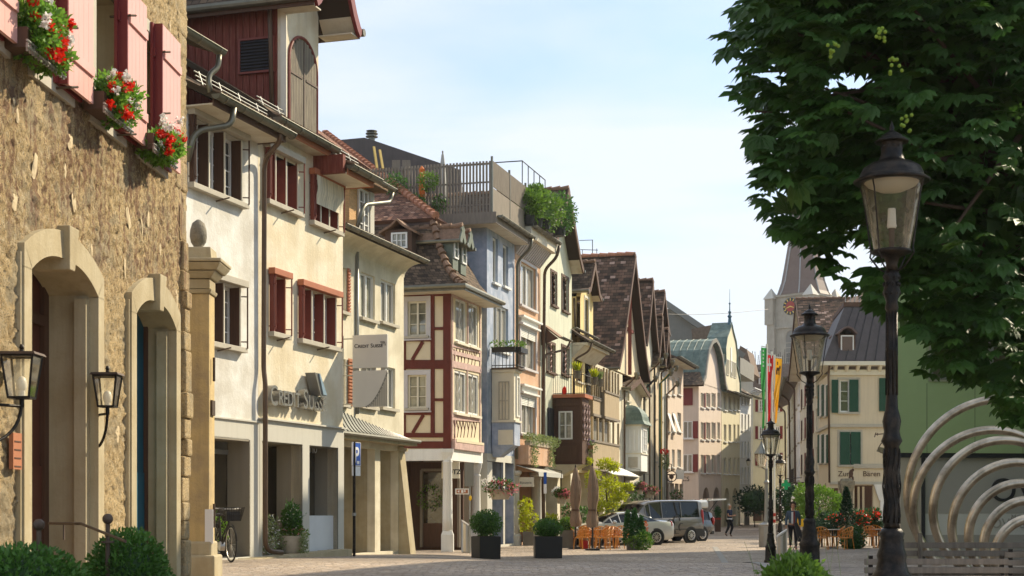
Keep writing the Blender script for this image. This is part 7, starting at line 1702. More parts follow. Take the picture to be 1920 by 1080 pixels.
# chestnut tree
def in_crown(px,py):
 """the crown's left outline as seen: boughs hang down to the right"""
 pts=[(-900,1340),(0,1392),(40,1362),(75,1352),(130,1375),(190,1380),(250,1415),(290,1396),(330,1405),(380,1415),(435,1428),(440,1465),(475,1500),(520,1545),(555,1595),(590,1640),(640,1700),(700,1712),(715,1770),(720,1815),(770,1850),(835,1885),(850,2100),(1000,3000)]
 for(y0,x0),(y1,x1)in zip(pts,pts[1:]):
  if y0<=py<=y1:
   e=x0+(x1-x0)*(py-y0)/(y1-y0);e=px-e-(12 if py>380 else 0)-40*(noise.noise(Vector((3.1,py/55,px/150)))+.35);h=noise.noise(Vector((px/75,py/62,9.3)));return min(e,30*(.42-h)/.1)if e<330 and py>120 else e
 return-1
tr=thing('chestnut_tree',stand(2080,15.5),'large horse chestnut tree whose dark leafy boughs fill the upper right','tree');tp=tr.location.copy()
bk=MB();cr_=[]
bk.tube([tp,tp+Vector((.05,0,1.6)),tp+Vector((-.1,.1,3)),tp+Vector((-.2,.1,4.6)),tp+Vector((0,0,6.5)),tp+Vector((.1,0,8.5))],[.42,.33,.28,.22,.15,.06],12)
L1=MB();L2=MB();nuts=[]
rnd=random.Random(11)
cen=Vector((5.6,15.0,5.6));rad=Vector((4.1,2.9,3.6))
def chest_leaf(mb,p,size,hang):
 """seven drooping leaflets on one stalk"""
 out=Vector((p.x-cen.x,(p.y-cen.y)*1.0,0));out=out.normalized()if out.length>.1 else Vector((1,0,0))
 d=(out*1.0+Vector((rnd.uniform(-.8,.8),rnd.uniform(-.9,.5),rnd.uniform(-.5,.2)))).normalized();up=(Vector((0,0,1))+d*rnd.uniform(.1,.6)+Vector((rnd.uniform(-.4,.4),rnd.uniform(-.8,.1),0))).normalized()
 side=d.cross(up).normalized();up=side.cross(d)
 for k in range(-3,4):
  a=k*.46;ln=size*(1-.11*abs(k))*rnd.uniform(.9,1.05);v=d*math.cos(a)+side*math.sin(a);s=v.cross(up).normalized();w=ln*.23
  dr=up*(-hang*ln);b1=p+v*ln*.35;b2=p+v*ln*.68+dr*.35;tip=p+v*ln+dr;fold=up*(w*.35)
  n=len(mb.v);mb.v+=[p,b1-s*w*.6+fold,b2-s*w+fold+dr*.1,tip,b2+s*w+fold+dr*.1,b1+s*w*.6+fold,b1,b2]
  mb.f+=[[n,n+6,n+1],[n+1,n+6,n+7,n+2],[n+2,n+7,n+3],[n,n+5,n+6],[n+6,n+5,n+4,n+7],[n+7,n+4,n+3]];mb.uv+=[None]*6
cnt=0;tries=0
boughs=[]
while len(boughs)<700 and tries<400000:
 tries+=1;v=Vector((rnd.gauss(0,1),rnd.gauss(0,1),rnd.gauss(0,1))).normalized();k=rnd.uniform(.15,1)**.5
 p=cen+Vector((v.x*rad.x,v.y*rad.y,v.z*rad.z))*k*1.05
 if p.y<12.45 or p.x/p.y>.42:continue
 e=in_crown(HX+p.x/p.y*FP,HY-(p.z-CZ)/p.y*FP)
 if e<12:continue
 boughs.append(p)
extra=[]
for _ in range(4000):
 D=rnd.uniform(12.5,15.2);py=rnd.uniform(-260,850);px=rnd.uniform(1340,2000);e=in_crown(px,py)
 if 8<e<330 and len(extra)<420:extra.append(at(px,py,D))
for p in boughs+extra:
 n=rnd.randint(4,7)
 for i in range(n):
  q=p+Vector((rnd.gauss(0,.17),rnd.gauss(0,.17),rnd.gauss(0,.13)))
  if q.y<12.4:q.y=12.4
  e=in_crown(HX+q.x/q.y*FP,HY-(q.z-CZ)/q.y*FP)
  if e<rnd.uniform(-4,10):continue
  chest_leaf(L1 if rnd.random()>.16 else L2,q,rnd.uniform(.14,.26),rnd.uniform(.1,.5))
for i,p in enumerate(boughs[::30]+extra[::24]):
 a=tp+Vector((rnd.uniform(-.2,.2),0,rnd.uniform(3,6.5)));m=a.lerp(p,.5)+Vector((0,0,.35));bk.tube([a,m,p],[.06,.032,.01],6)
tk=bk.build('trunk','bark',tr,smooth=True)
for _ in range(9000):
 D=rnd.uniform(13.6,17.5);px=rnd.uniform(1400,2080);py=rnd.uniform(-330,800);e=in_crown(px,py)
 if e<95:continue
 p=at(px,py,D);d0=Vector((rnd.uniform(-1,1),rnd.uniform(-1,1),rnd.uniform(-.9,.3))).normalized();u0_=rnd_unit();s0=d0 .cross(u0_).normalized()
 for k in(-2,-1,0,1,2):leaf_quad(L1,p,.2,.4,(d0*math.cos(k*.55)+s0*math.sin(k*.55)),s0 .cross(d0))
L1 .build('crown','leaf_chestnut',tr);L2 .build('young_leaves','leaf_chestnut_light',tr)
nt=MB()
for px,py in((1652,65),(1680,125),(1697,232),(1562,95)):
 c=at(px,py,12.3)
 for i in range(9):nt.ball(c+Vector((rnd.uniform(-.05,.05),rnd.uniform(-.03,.03),rnd.uniform(-.07,.07))),.017,7,5)
nt.build('green_nuts','nut_green',tr,smooth=True)
# people
def skin(name,V,Ed,m,parent,rootv,sub=2):
 """one continuous surface grown over a jointed skeleton"""
 keys=list(V);me=bpy.data.meshes.new(name);off=root_of(parent).location
 me.from_pydata([Vector(V[k][0])for k in keys],[(keys.index(a),keys.index(b))for a,b in Ed],[])
 o=bpy.data.objects.new(name,me);col.objects.link(o);o.parent=parent;me.materials.append(MATS[m])
 md=o.modifiers.new('skin','SKIN');md.use_smooth_shade=True
 for i,k in enumerate(keys):
  r=V[k][1];s=me.skin_vertices[0].data[i];s.radius=r if isinstance(r,tuple)else(r,r);s.use_root=(k==rootv)
 sb=o.modifiers.new('sub','SUBSURF');sb.levels=sub;sb.render_levels=sub
 return o
def person(loc,rz,label,J,top,legs,shoe,hair,sleeve=True,longhair=False,skin_m='skin'):
 H=thing('person',loc,label,'person',None,rz)
 P=dict(hip=((0,0,.95),(.14,.1)),waist=((0,0,1.08),(.125,.09)),chest=((0,-.01,1.3),(.16,.1)),neck0=((0,0,1.45),(.07,.06)),neck=((0,-.01,1.52),.05),head0=((0,-.02,1.58),(.07,.08)),head=((0,-.02,1.68),(.075,.092)),head1=((0,-.01,1.74),(.05,.06)))
 Ed=[('hip','waist'),('waist','chest'),('chest','neck0'),('neck0','neck'),('neck','head0'),('head0','head'),('head','head1')]
 for s,sg in(('L',1),('R',-1)):
  j=J[s]
  for nm,r in(('sh',.055),('el',.04),('wr',.026),('ha',(.035,.02)),('kn',.058),('an',.038),('fo',(.04,.03)),('toe',(.035,.02))):P[nm+s]=(j[nm],r)
  P['th'+s]=((sg*.09,0,.86),.085)
  Ed+=[('chest','sh'+s),('sh'+s,'el'+s),('el'+s,'wr'+s),('wr'+s,'ha'+s),('hip','th'+s),('th'+s,'kn'+s),('kn'+s,'an'+s),('an'+s,'fo'+s),('fo'+s,'toe'+s)]
  h=Vector(j['ha']);w=(h-Vector(j['wr'])).normalized();sd=w.cross(Vector((1,.2,0))).normalized()
  for i in range(4):
   a='f%d%s'%(i,s);b=a+'b';b0=h+w*.03+sd*(.022*(i-1.5));P[a]=(tuple(b0),.009);P[b]=(tuple(b0+w*(.055-.006*abs(i-1))+Vector((0,-.02,-.005))),.007);Ed+=[('ha'+s,a),(a,b)]
  P['t'+s]=(tuple(h-w*.01+sd*.04+Vector((-sg*.01,-.015,0))),.01);Ed.append(('ha'+s,'t'+s))
 body=skin('body',P,Ed,skin_m,H,'hip')
 g=lambda ks,k=1.18,pad=.012:{q:(P[q][0],tuple(x*k+pad for x in(P[q][1]if isinstance(P[q][1],tuple)else(P[q][1],)*2)))for q in ks}
 tk=['hip','waist','chest','neck0'];te=[('hip','waist'),('waist','chest'),('chest','neck0')];V=g(tk)
 for s in 'LR':
  tk2=['sh'+s]+(['el'+s,'wr'+s]if sleeve else[]);V.update(g(tk2));te+=[('chest','sh'+s)]
  if sleeve:te+=[('sh'+s,'el'+s),('el'+s,'wr'+s)]
  else:
   a,b=Vector(P['sh'+s][0]),Vector(P['el'+s][0]);V['m'+s]=(tuple(a.lerp(b,.6)),.062);te+=[('sh'+s,'m'+s)]
 skin('jacket' if sleeve else 'shirt',V,te,top,H,'chest')
 V=g(['hip','thL','thR','knL','knR','anL','anR'],1.12,.012);V['hip']=(P['hip'][0],(.16,.12))
 skin('trousers',V,[('hip','thL'),('thL','knL'),('knL','anL'),('hip','thR'),('thR','knR'),('knR','anR')],legs,H,'hip')
 for s in 'LR':skin('shoe',{'a':(P['an'+s][0],.045),'b':(P['fo'+s][0],(.048,.04)),'c':(P['toe'+s][0],(.042,.03))},[('a','b'),('b','c')],shoe,H,'b',1)
 off=Vector(loc);fc=MB()
 face=MB()
 for sx in(-1,1):face.ball(off+Vector((sx*.03,-.108,1.675)),(.012,.008,.008),8,5)
 face.build('eyes','sign_dark',H);MB().ball(off+Vector((0,-.125,1.645)),(.013,.022,.022),8,6).build('nose',skin_m,H,smooth=True);MB().ball(off+Vector((0,-.108,1.605)),(.026,.01,.006),8,5).build('mouth','sign_red',H)
 for sx in(-1,1):MB().ball(off+Vector((sx*.082,-.01,1.66)),(.012,.02,.03),8,6).build('ear',skin_m,H,smooth=True)
 hm=MB()
 if longhair:
  for _ in range(46):
   v=rnd_unit()
   if v.y<-.35 and v.z<.45:continue
   hm.ball(off+Vector((v.x*.1,.015+v.y*.1,1.69+v.z*.1)),.04,7,5,.2)
 else:hm.ball(off+Vector((0,.03,1.7)),(.085,.09,.085),14,9)
 hm.build('hair',hair,H,smooth=True)
 for q in H.children:
  if q.type=='MESH' and q.name.split('.')[0]in('eyes','nose','mouth','ear','hair'):pass
 return H
p=stand(1487,56.5)
J={'L':dict(sh=(.19,0,1.4),el=(.25,.02,1.13),wr=(.25,-.06,.9),ha=(.245,-.08,.83),kn=(.1,-.1,.5),an=(.1,-.13,.1),fo=(.1,-.18,.05),toe=(.11,-.27,.035)),'R':dict(sh=(-.19,0,1.4),el=(-.25,.04,1.13),wr=(-.26,-.03,.9),ha=(-.26,-.05,.83),kn=(-.09,.03,.5),an=(-.09,.13,.13),fo=(-.09,.09,.06),toe=(-.09,.0,.035))}
W=person(p,R(-8),'woman with dark curly hair in an open denim jacket and black trousers, walking this way',J,'denim','cloth_black','leather','hair_dark',True,True)
MB().box(None,p.x-.07,p.x+.07,p.y-.165,p.y-.13,p.z+.98,p.z+1.42).build('shirt','cloth_white',W);MB().box(None,p.x+.0,p.x+.065,p.y-.19,p.y-.166,p.z+.9,p.z+1.44).build('scarf','shutter_dark_red',W)
p=stand(1368,81)
J={'L':dict(sh=(.19,0,1.4),el=(.23,-.02,1.13),wr=(.1,-.25,1.13),ha=(.05,-.3,1.16),kn=(.1,-.12,.5),an=(.1,.02,.12),fo=(.1,-.03,.06),toe=(.1,-.12,.035)),'R':dict(sh=(-.19,0,1.4),el=(-.24,-.03,1.13),wr=(-.12,-.25,1.12),ha=(-.06,-.31,1.15),kn=(-.09,.02,.5),an=(-.09,.2,.17),fo=(-.09,.17,.1),toe=(-.09,.09,.05))}
M=person(p,R(55),'man in a navy short-sleeved shirt looking down at his hands while he walks',J,'cloth_navy','cloth_black','wood_umber','hair_grey',False)
MB().lathe([(.17,.93),(.185,.96),(.18,1.0)],p,16,sy=.75).build('waist_wrap','cloth_white',M)
# cars
def car(loc,hd,label,st,m,wheels,wr,hwid,cab,extra=None,name='parked_car',cat='car'):
 """stations (x, sill, belt, roof, half width, roof half width); hd = heading angle of the nose"""
 H=thing(name,(0,0,0),label,cat);body=MB();glass=MB();lower=MB();rings=[]
 for x,zb,zl,zr,hw,rw in st:
  half=[(hw*.88,zb),(hw*.97,zb+.08),(hw,zb+.2),(hw,(zb+zl)/2+.05),(hw*.985,zl-.07),(hw*.95,zl),(rw+.01,zr-.05),(rw*.86,zr),(rw*.45,zr+.02),(0,zr+.025)]
  rings.append([Vector((x,y,z))for y,z in half]+[Vector((x,-y,z))for y,z in half[:-1]][::-1])
 n=len(rings[0]);N9=9
 for i in range(len(rings)-1):
  for k in range(n-1):
   quad=[rings[i][k],rings[i+1][k],rings[i+1][k+1],rings[i][k+1]]
   sideg=k in(5,n-2-5)and cab[0]<=i<cab[1];top=6<=k<=n-2-6;ws=top and(i in cab[2])
   (glass if(sideg or ws)else body).face(quad)
 body.face([v for v in rings[0]][::-1]);body.face([v for v in rings[-1]])
 bo=body.build('body',m,H,smooth=True,fix=True);mo=bo.modifiers.new('edge','EDGE_SPLIT');mo.split_angle=R(38)
 glass.build('windows','glass_car',H,fix=True)
 pl=MB()
 for i in list(range(cab[0],cab[1]+1)):
  if i in cab[3]:
   for s in(1,-1):
    a=rings[i][5]if s>0 else rings[i][n-1-5];b=rings[i][6]if s>0 else rings[i][n-1-6];pl.bar(a+Vector((0,.006*s,0)),b+Vector((0,.006*s,.0)),.05,.03,Vector((1,0,0)))
 for s in(1,-1):
  kk=6 if s>0 else n-1-6
  for i in range(cab[0],cab[1]):pl.bar(rings[i][kk]+Vector((0,0,.0)),rings[i+1][kk],.05,.05)
 pl.build('pillars',m,H)
 for s in(1,-1):
  for wx in wheels:
   MB().tube([(wx,s*(hwid-.12),wr),(wx,s*(hwid+.006),wr)],wr*1.17,26).build('wheel_arch','plastic_dark',H)
   w=MB();w.tube([(wx,s*(hwid-.2),wr),(wx,s*(hwid+.012),wr)],wr,26);wo=w.build('wheel','tyre',H,smooth=False)
   rm=MB();y=s*(hwid+.014);rm.tube([(wx+wr*.6*math.cos(a*.3142),y,wr+wr*.6*math.sin(a*.3142))for a in range(20)],.025,5,closed=True);rm.tube([(wx,y-.01*s,wr),(wx,y+.015*s,wr)],.07,10)
   for a in range(10):rm.bar((wx,y,wr),(wx+wr*.6*math.cos(a*.628),y,wr+wr*.6*math.sin(a*.628)),.03,.02,Vector((0,1,0)))
   rm.build('rim','brushed_steel',wo)
 if extra:extra(H,rings,n)
 H.location=Vector(loc);H.rotation_euler.z=hd;return H
def car_bits(tail_x,tail_y,tail_z,mx,mz,hw,front_x,th=.16):
 def f(H,rings,n):
  for s in(1,-1):
   MB().ball((tail_x,s*tail_y,tail_z),(.07,.1,th),10,8).build('tail_light','lamp_red',H,smooth=True)
   MB().ball((front_x,s*hw*.78,tail_z-.12),(.14,.14,.1),10,8).build('headlight','glass_pale',H,smooth=True)
   MB().ball((mx,s*(hw+.1),mz),(.09,.1,.08),10,8).build('mirror','car_silver',H,smooth=True)
  MB().box(None,tail_x-.09,tail_x+.1,-hw*.9,hw*.9,.32,.5).build('bumper','plastic_dark' if th>.17 else 'car_silver',H,bevel=.03)
  mb=MB()
  for s in(1,-1):mb.box(None,mx-1.9,mx+.1,*sorted((s*(hw+.002),s*(hw-.01))),.42,.45)
  for s in(1,-1):mb.box(None,mx-.95,mx-.93,*sorted((s*(hw+.001),s*(hw-.01))),.45,mz-.15)
  mb.build('door_seam','plastic_dark',H)
  MB().box(None,mx-1.1,mx-.9,hw,hw+.03,mz-.14,mz-.11).build('door_handle','brushed_steel',H)
 return f
rw=on_ground(1231,1022)
hd=math.pi+R(24);d=Vector((math.cos(hd),math.sin(hd),0));nrm=Vector((-d.y,d.x,0))
st=[(0,.38,.78,.8,.68,.6),(.05,.3,.92,.95,.8,.66),(.3,.22,.99,1.02,.87,.68),(.8,.2,1.0,1.06,.89,.66),(1.25,.2,.99,1.24,.9,.6),(1.7,.2,.98,1.36,.9,.58),(2.2,.2,.96,1.4,.9,.58),(2.65,.2,.95,1.36,.9,.58),(3.05,.2,.94,1.2,.9,.6),(3.4,.2,.92,.98,.89,.68),(4.0,.22,.84,.88,.87,.64),(4.45,.26,.72,.75,.8,.58),(4.68,.34,.56,.58,.6,.45)]
loc=rw-d*.95-nrm*.9;loc.z=0
car(loc,hd,'silver coupe parked behind the rattan cafe chairs',st,'car_silver',(.95,3.75),.33,.89,(3,9,(3,4,7,8),(3,5,7,8)),car_bits(.16,.74,.86,3.0,.98,.9,4.4))
rw=on_ground(1296,1018)
hd=math.pi+R(38);d=Vector((math.cos(hd),math.sin(hd),0));nrm=Vector((-d.y,d.x,0))
st=[(0,.42,1.15,1.8,.86,.74),(.05,.35,1.15,1.87,.93,.76),(.3,.3,1.15,1.9,.95,.77),(1.3,.28,1.14,1.91,.95,.77),(1.42,.28,1.14,1.91,.95,.77),(2.5,.28,1.12,1.9,.95,.77),(2.6,.28,1.12,1.9,.95,.77),(3.3,.28,1.08,1.84,.95,.74),(3.55,.28,1.06,1.72,.95,.74),(4.2,.3,1.02,1.12,.93,.78),(4.6,.34,.86,.9,.86,.7),(4.8,.42,.66,.68,.7,.55)]
loc=rw-d*.85-nrm*.95;loc.z=0
def vanx(H,rings,n):
 car_bits(.08,.86,1.1,3.5,1.12,.95,4.55,.42)(H,rings,n)
 mb=MB();y=.956;a=lambda x,z:(x,y,z)
 c0=(1.9,.72);pts=[]
 def arc(cx,cz,r,t0,t1,k=14):return[a(cx+r*math.cos(R(t0+(t1-t0)*i/k)),cz+r*math.sin(R(t0+(t1-t0)*i/k)))for i in range(k+1)]
 mb.tube(arc(2.1,.88,.2,250,10),.022,5);mb.tube(arc(1.75,1.0,.2,180,-40),.022,5);mb.tube(arc(1.45,.72,.17,110,-60),.022,5);mb.tube(arc(2.45,.66,.16,60,230),.022,5);mb.tube(arc(1.95,.52,.1,0,360,18),.022,5)
 mb.build('flower_outline','sign_dark',H);MB().box(None,.2,4.4,.953,.965,.6,.64).build('side_trim','plastic_dark',H);MB().box(None,.0,.95,-.96,.962,.3,.62).build('rear_skirt','plastic_dark',H)
car(loc,hd,'champagne grey passenger van with a dark flower outline on its side',st,'car_champagne',(.85,3.75),.34,.95,(2,8,(8,),(2,4,6,7,8)),vanx,'parked_van','van')
loc2=loc+Vector((.95,3.2,0))
st=[(0,.45,.95,1.35,.8,.68),(.3,.3,1.0,1.45,.88,.7),(1.3,.25,1.0,1.52,.9,.7),(2.4,.25,.98,1.52,.9,.7),(2.9,.25,.96,1.4,.9,.7),(3.5,.25,.94,.98,.88,.75),(4.2,.3,.8,.84,.85,.7),(4.6,.4,.6,.62,.65,.5)]
def hatch(H,rings,n):
 car_bits(.05,.8,.95,3.0,1.0,.9,4.4,.2)(H,rings,n);MB().hexa([(.25,-.72,1.9),(.25,.72,1.9),(-1.0,.66,1.95),(-1.0,-.66,1.95)],[(.25,-.72,1.95),(.25,.72,1.95),(-1.0,.66,2.02),(-1.0,-.66,2.02)]).build('open_tailgate','car_silver',H);MB().tube([(.2,.7,1.4),(-.4,.66,1.93)],.02,6).tube([(.2,-.7,1.4),(-.4,-.66,1.93)],.02,6).build('gas_struts','plastic_dark',H)
 MB().box(None,.2,1.5,-.7,.7,1.53,1.93).build('roof_box','car_silver',H,bevel=.1)
car(loc2,hd,'black estate car behind the van with its tailgate raised',st,'car_black',(.85,3.6),.33,.9,(1,5,(4,),(1,2,3,4)),hatch)
# cafe furniture
ch=thing('rattan_chair',(0,0,0),'x','chair','rattan cafe chairs in front of the silver coupe')
MB().lathe([(.23,.43),(.25,.45),(.24,.47)],(0,0,0),16).build('seat','rattan',ch)
mb=MB()
def bpt(t,z):a=math.pi*(.02+.96*t);return Vector((-.27*math.cos(a),.25*math.sin(a)*(1+.15*(z-.47)),z))
top=lambda t:.66+.2*math.sin(math.pi*t)
mb.tube([bpt(t/16,top(t/16))for t in range(17)],.02,6)
for i in range(9):
 t=i/8;mb.tube([bpt(t,.46),bpt(t,top(t))],.009,4)
for f in(.33,.66):mb.tube([bpt(t/16,.46+(top(t/16)-.46)*f)for t in range(17)],.011,4)
for i in range(0,14,2):mb.tube([bpt(i/16,.46),bpt((i+2)/16,top((i+2)/16))],.008,4);mb.tube([bpt((i+2)/16,.46),bpt(i/16,top(i/16))],.008,4)
mb.build('backrest','rattan',ch)
for a,b in((-1,-1),(1,-1),(1,1),(-1,1)):MB().tube([(a*.19,b*.17,.44),(a*.23,b*.22,0)],.017,6).build('leg','rattan',ch)
tb=thing('cafe_table',(0,0,0),'x','table','small round cafe tables')
MB().lathe([(.33,.71),(.35,.72),(.35,.74)],(0,0,0),20).build('tabletop','brushed_steel',tb);MB().lathe([(.25,0),(.24,.03),(.04,.05),(.03,.71)],(0,0,0),14).build('pedestal','dark_metal',tb)
spots=[(1081,1021,1.2),(1093,1018,-.6),(1100,1023,2.6),(1111,1020,.3),(1120,1023,3.6),(1128,1018,1.6),(1137,1023,-1),(1147,1020,2.1),(1156,1023,.6),(1166,1021,3.0),(1091,1024,4.0),(1130,1025,5.0),(1041,1012,1.0)]
names=['nearest the trimmed grey planter','behind the first closed parasol','between the two closed parasols, front','between the two closed parasols, back','under the second closed parasol','behind the second closed parasol','mid row facing the coupe nose','mid row before the coupe door','right part of the row, turned left','last before the cypress planter','front left corner of the row','front middle of the row','alone beside the shop behind the right black planter']
for k,(x,y,a)in enumerate(spots):place(ch,k>0,on_ground(x,y+6),a,'orange rattan chair '+names[k])
for k,(x,y,n_)in enumerate(((1096,1020,'left of the closed parasols'),(1126,1021,'right of the second closed parasol'),(1152,1021,'near the cypress planter'))):place(tb,k>0,on_ground(x,y+7),0,'small round table among the orange chairs, '+n_)
rspots=[(1541,1031,2.8,'leftmost at the inn terrace, behind the second lamp'),(1551,1026,.2,'second on the inn terrace, back turned'),(1571,1028,-1.7,'right of the small table on the inn terrace'),(1586,1031,-1.2,'tilted view, front right of the inn terrace table'),(1628,1027,3.0,'left of the second inn table'),(1643,1024,.1,'behind the second inn table'),(1660,1028,-1.4,'right of the second inn table, beside the nearest lamp')]
for k,(x,y,a,n_)in enumerate(rspots):
 c=place(ch,True,on_ground(x,y),a,'honey coloured rattan chair '+n_);c['group']='rattan chairs on the inn terrace'
for k,(x,y,n_)in enumerate(((1561,1028,'left'),(1648,1027,'right'))):place(tb,True,on_ground(x,y),0,['steel topped cafe table between honey rattan chairs, by the conical tree','steel topped cafe table beside the nearest lamp post'][k])
cu=thing('storage_box',on_ground(1095,1029),'small bright red box standing under the closed parasols','box');p=cu.location;MB().box(None,p.x-.15,p.x+.15,p.y-.12,p.y+.12,p.z,p.z+.32).build('box','cushion_red',cu,bevel=.015)
for k,(x,yb,yt,lb)in enumerate(((1079,1029,876,'left one of the two closed brown parasols'),(1111,1032,873,'right one of the two closed brown parasols, nearer the coupe'))):
 p=on_ground(x,yb);o=thing('parasol',p,lb,'parasol','closed brown parasols');top=at(x,yt,p.y).z-p.z
 MB().lathe([(.28,0),(.28,.06),(.04,.08),(.03,top+.05),(.015,top+.1)],p,12).build('pole','dark_metal',o)
 mb=MB();n=28;zs=[.85,1.05,1.25,1.5,1.9,2.3,2.6,top-.08,top];rs=[.17,.2,.17,.12,.17,.18,.15,.07,.02];base=len(mb.v)
 for i,(r,z)in enumerate(zip(rs,zs)):
  for j in range(n):a=2*math.pi*j/n;q=r*(1+.28*math.sin(a*7+z)*(1 if i<7 else .2));mb.v.append(p+Vector((q*math.cos(a)+.02*math.sin(z*3+k),q*math.sin(a),z)))
 for i in range(len(rs)-1):
  for j in range(n):l=(j+1)%n;mb.f.append([base+i*n+j,base+i*n+l,base+(i+1)*n+l,base+(i+1)*n+j]);mb.uv.append(None)
 mb.build('canopy','fabric_brown',o,smooth=True);MB().lathe([(.17,1.46),(.17,1.52)],p,14).build('strap','wood_umber',o)
# planters and shrubs
def box_planter(x,yb,wpx,hpx,lb,m='planter_black',rz=0.0,plant=None,name='planter',asp=1):
 p=on_ground(x,yb);s=FP/p.y;w=wpx/s/2;h=hpx/s;o=thing(name,p,lb,'planter');rot_=Matrix.Rotation(rz,3,'Z')
 def pt(a,b,z):return p+rot_@Vector((a,b,0))+Vector((0,0,z))
 mb=MB();mb.hexa([pt(-w,-w*asp,0),pt(w,-w*asp,0),pt(w,w*asp,0),pt(-w,w*asp,0)],[pt(-w*1.03,-w*asp*1.03,h),pt(w*1.03,-w*asp*1.03,h),pt(w*1.03,w*asp*1.03,h),pt(-w*1.03,w*asp*1.03,h)]);mb.build('box',m,o,bevel=.01)
 k=.92;mb=MB();mb.hexa([pt(-w*k,-w*asp*k,h+.001),pt(w*k,-w*asp*k,h+.001),pt(w*k,w*asp*k,h+.001),pt(-w*k,w*asp*k,h+.001)],[pt(-w*k,-w*asp*k,h+.01),pt(w*k,-w*asp*k,h+.01),pt(w*k,w*asp*k,h+.01),pt(-w*k,w*asp*k,h+.01)]);mb.build('soil','bark',o)
 return o,p,s,h
def topiary(o,c,r,n=1800,size=.06,m='leaf_box'):
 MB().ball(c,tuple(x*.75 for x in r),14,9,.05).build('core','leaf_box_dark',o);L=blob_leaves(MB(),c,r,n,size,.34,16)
 for _ in range(n//140):
  v=rnd_unit();v.z=abs(v.z);q=Vector(c)+Vector((v.x*r[0],v.y*r[1],v.z*r[2]))*.95;d=(v+Vector((0,0,.4))).normalized()
  for j in range(4):leaf_quad(L,q+d*j*size*.6,size,.5,(d+rnd_unit()*.8).normalized())
 L.build('leaves',m,o)
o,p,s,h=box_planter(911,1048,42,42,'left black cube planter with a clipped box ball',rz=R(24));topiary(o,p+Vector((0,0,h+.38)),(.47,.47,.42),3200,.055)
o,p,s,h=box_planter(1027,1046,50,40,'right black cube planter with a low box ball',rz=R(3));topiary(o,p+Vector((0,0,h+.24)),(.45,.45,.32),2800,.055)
o,p,s,h=box_planter(1062,1027,24,33,'slim grey planter with a leafy bush right of the black planters','planter_metal');topiary(o,p+Vector((0,0,h+.22)),(.32,.3,.3),1200,.08,'leaf_bright')
o,p,s,h=box_planter(990,1023,20,26,'tall dark pot of upright yellow-green bamboo by the shop','planter_metal')
L=MB()
for i in range(9):blob_leaves(L,p+Vector((random.uniform(-.25,.25),random.uniform(-.2,.2),h+.1+i*.14)),(.22,.2,.25),110,.11)
L.build('leaves','leaf_lime',o)
o,p,s,h=box_planter(1026,1018,30,20,'low grey trough of feathery yellow-green shoots behind the right black planter','planter_metal')
L=MB()
for i in range(12):blob_leaves(L,p+Vector((random.uniform(-.45,.45),random.uniform(-.2,.2),h+.1+random.uniform(0,.6))),(.2,.2,.3),80,.11)
L.build('leaves','leaf_lime',o)
o,p,s,h=box_planter(1187,1031,24,20,'dark planter with three small cypresses beside the coupe','planter_metal',asp=.6);L=MB()
for dx,hh,r in((-.2,1.05,.15),(.05,1.12,.15),(.3,.85,.14)):
 for i in range(11):t=i/10;blob_leaves(L,p+Vector((dx,0,h-.1+hh*t)),(r*(1.15-t)+.03,r*(1.15-t)+.03,.12),120,.08)
L.build('cypresses','leaf_cypress',o)
L=MB();blob_leaves(L,p+Vector((.38,-.2,.35)),(.3,.25,.38),700,.09,zmin=p.z+.02);L.build('ivy','leaf_box',o);L=MB();blob_leaves(L,p+Vector((.2,-.4,.3)),(.55,.2,.3),420,.08,zmin=p.z+.02);L.build('trailing_leaves','leaf_bright',o)
L=MB();blob_leaves(L,p+Vector((.45,.1,.75)),(.1,.1,.35),120,.07);L.build('red_grass','sign_orange',o)
tb_=stand(1140,69);o=thing('small_tree',tb_,'small bright lime green tree behind the closed parasols','tree');MB().tube([tb_,tb_+Vector((.05,0,1.2)),tb_+Vector((-.1,0,2.4))],[.06,.05,.03],7).build('trunk','bark',o)
L=MB()
for x,y,r in((1120,925,.42),(1140,905,.5),(1160,915,.45),(1150,940,.5),(1135,870,.4),(1112,890,.32),(1128,950,.4),(1165,930,.25),(1103,865,.22),(1110,905,.3),(1150,875,.3),(1180,912,.2)):
 c=at(x,y,69+random.uniform(-.6,.6));blob_leaves(L,c,(r*1.15,r,r*.75),int(330*r/.4),.12,.8)
L.build('crown','leaf_lime',o)
for k,(x,y,D,r,lb)in enumerate(((938,915,54.5,(.68,.35,.33),'large mixed hanging flower basket beside the white columns'),(1053,925,60,(.36,.25,.2),'smaller pink and green hanging basket left of the parasols'),(1218,920,84,(.5,.3,.3),'distant hanging basket among the drainpipes'),(1200,912,80,(.3,.2,.25),'pale flower basket under the turret bay'))):
 c=at(x,y,D);o=thing('hanging_basket',c-Vector((0,0,.4)),lb,'flower basket');MB().lathe([(r[0]*.45,-.42),(r[0]*.62,-.05)],c,12,sy=.6).build('basket','planter_stone',o)
 pot_leaves(o,c,r,420,.1,'leaf_box');pot_leaves(o,c+Vector((.1,-.05,-.02)),tuple(q*.95 for q in r),260,.08,'petal_pink','pink_flowers');pot_leaves(o,c+Vector((-r[0]*.55,0,r[2]*.45)),(r[0]*.5,r[1]*.6,r[2]*.8),200,.08,'petal_white','white_flowers');pot_leaves(o,c,tuple(q*.8 for q in r),220,.11,'shutter_dark_red','dark_leaves')
 MB().tube([c,c+Vector((0,0,.9)),c+Vector((-.5,.4,1.0))],.015,5).build('bracket','dark_metal',o)
p=at(545,1036,33.6);p.z=ground_z(p.x,p.y)+.12;s=FP/p.y
o=thing('flower_tub',p,'pale stone tub of white mandevilla and ivy by the bank door','flower tub');MB().lathe([(.22,-.1),(.27,.0),(.3,.35),(.29,.36)],p,18).build('tub','planter_stone',o,smooth=True)
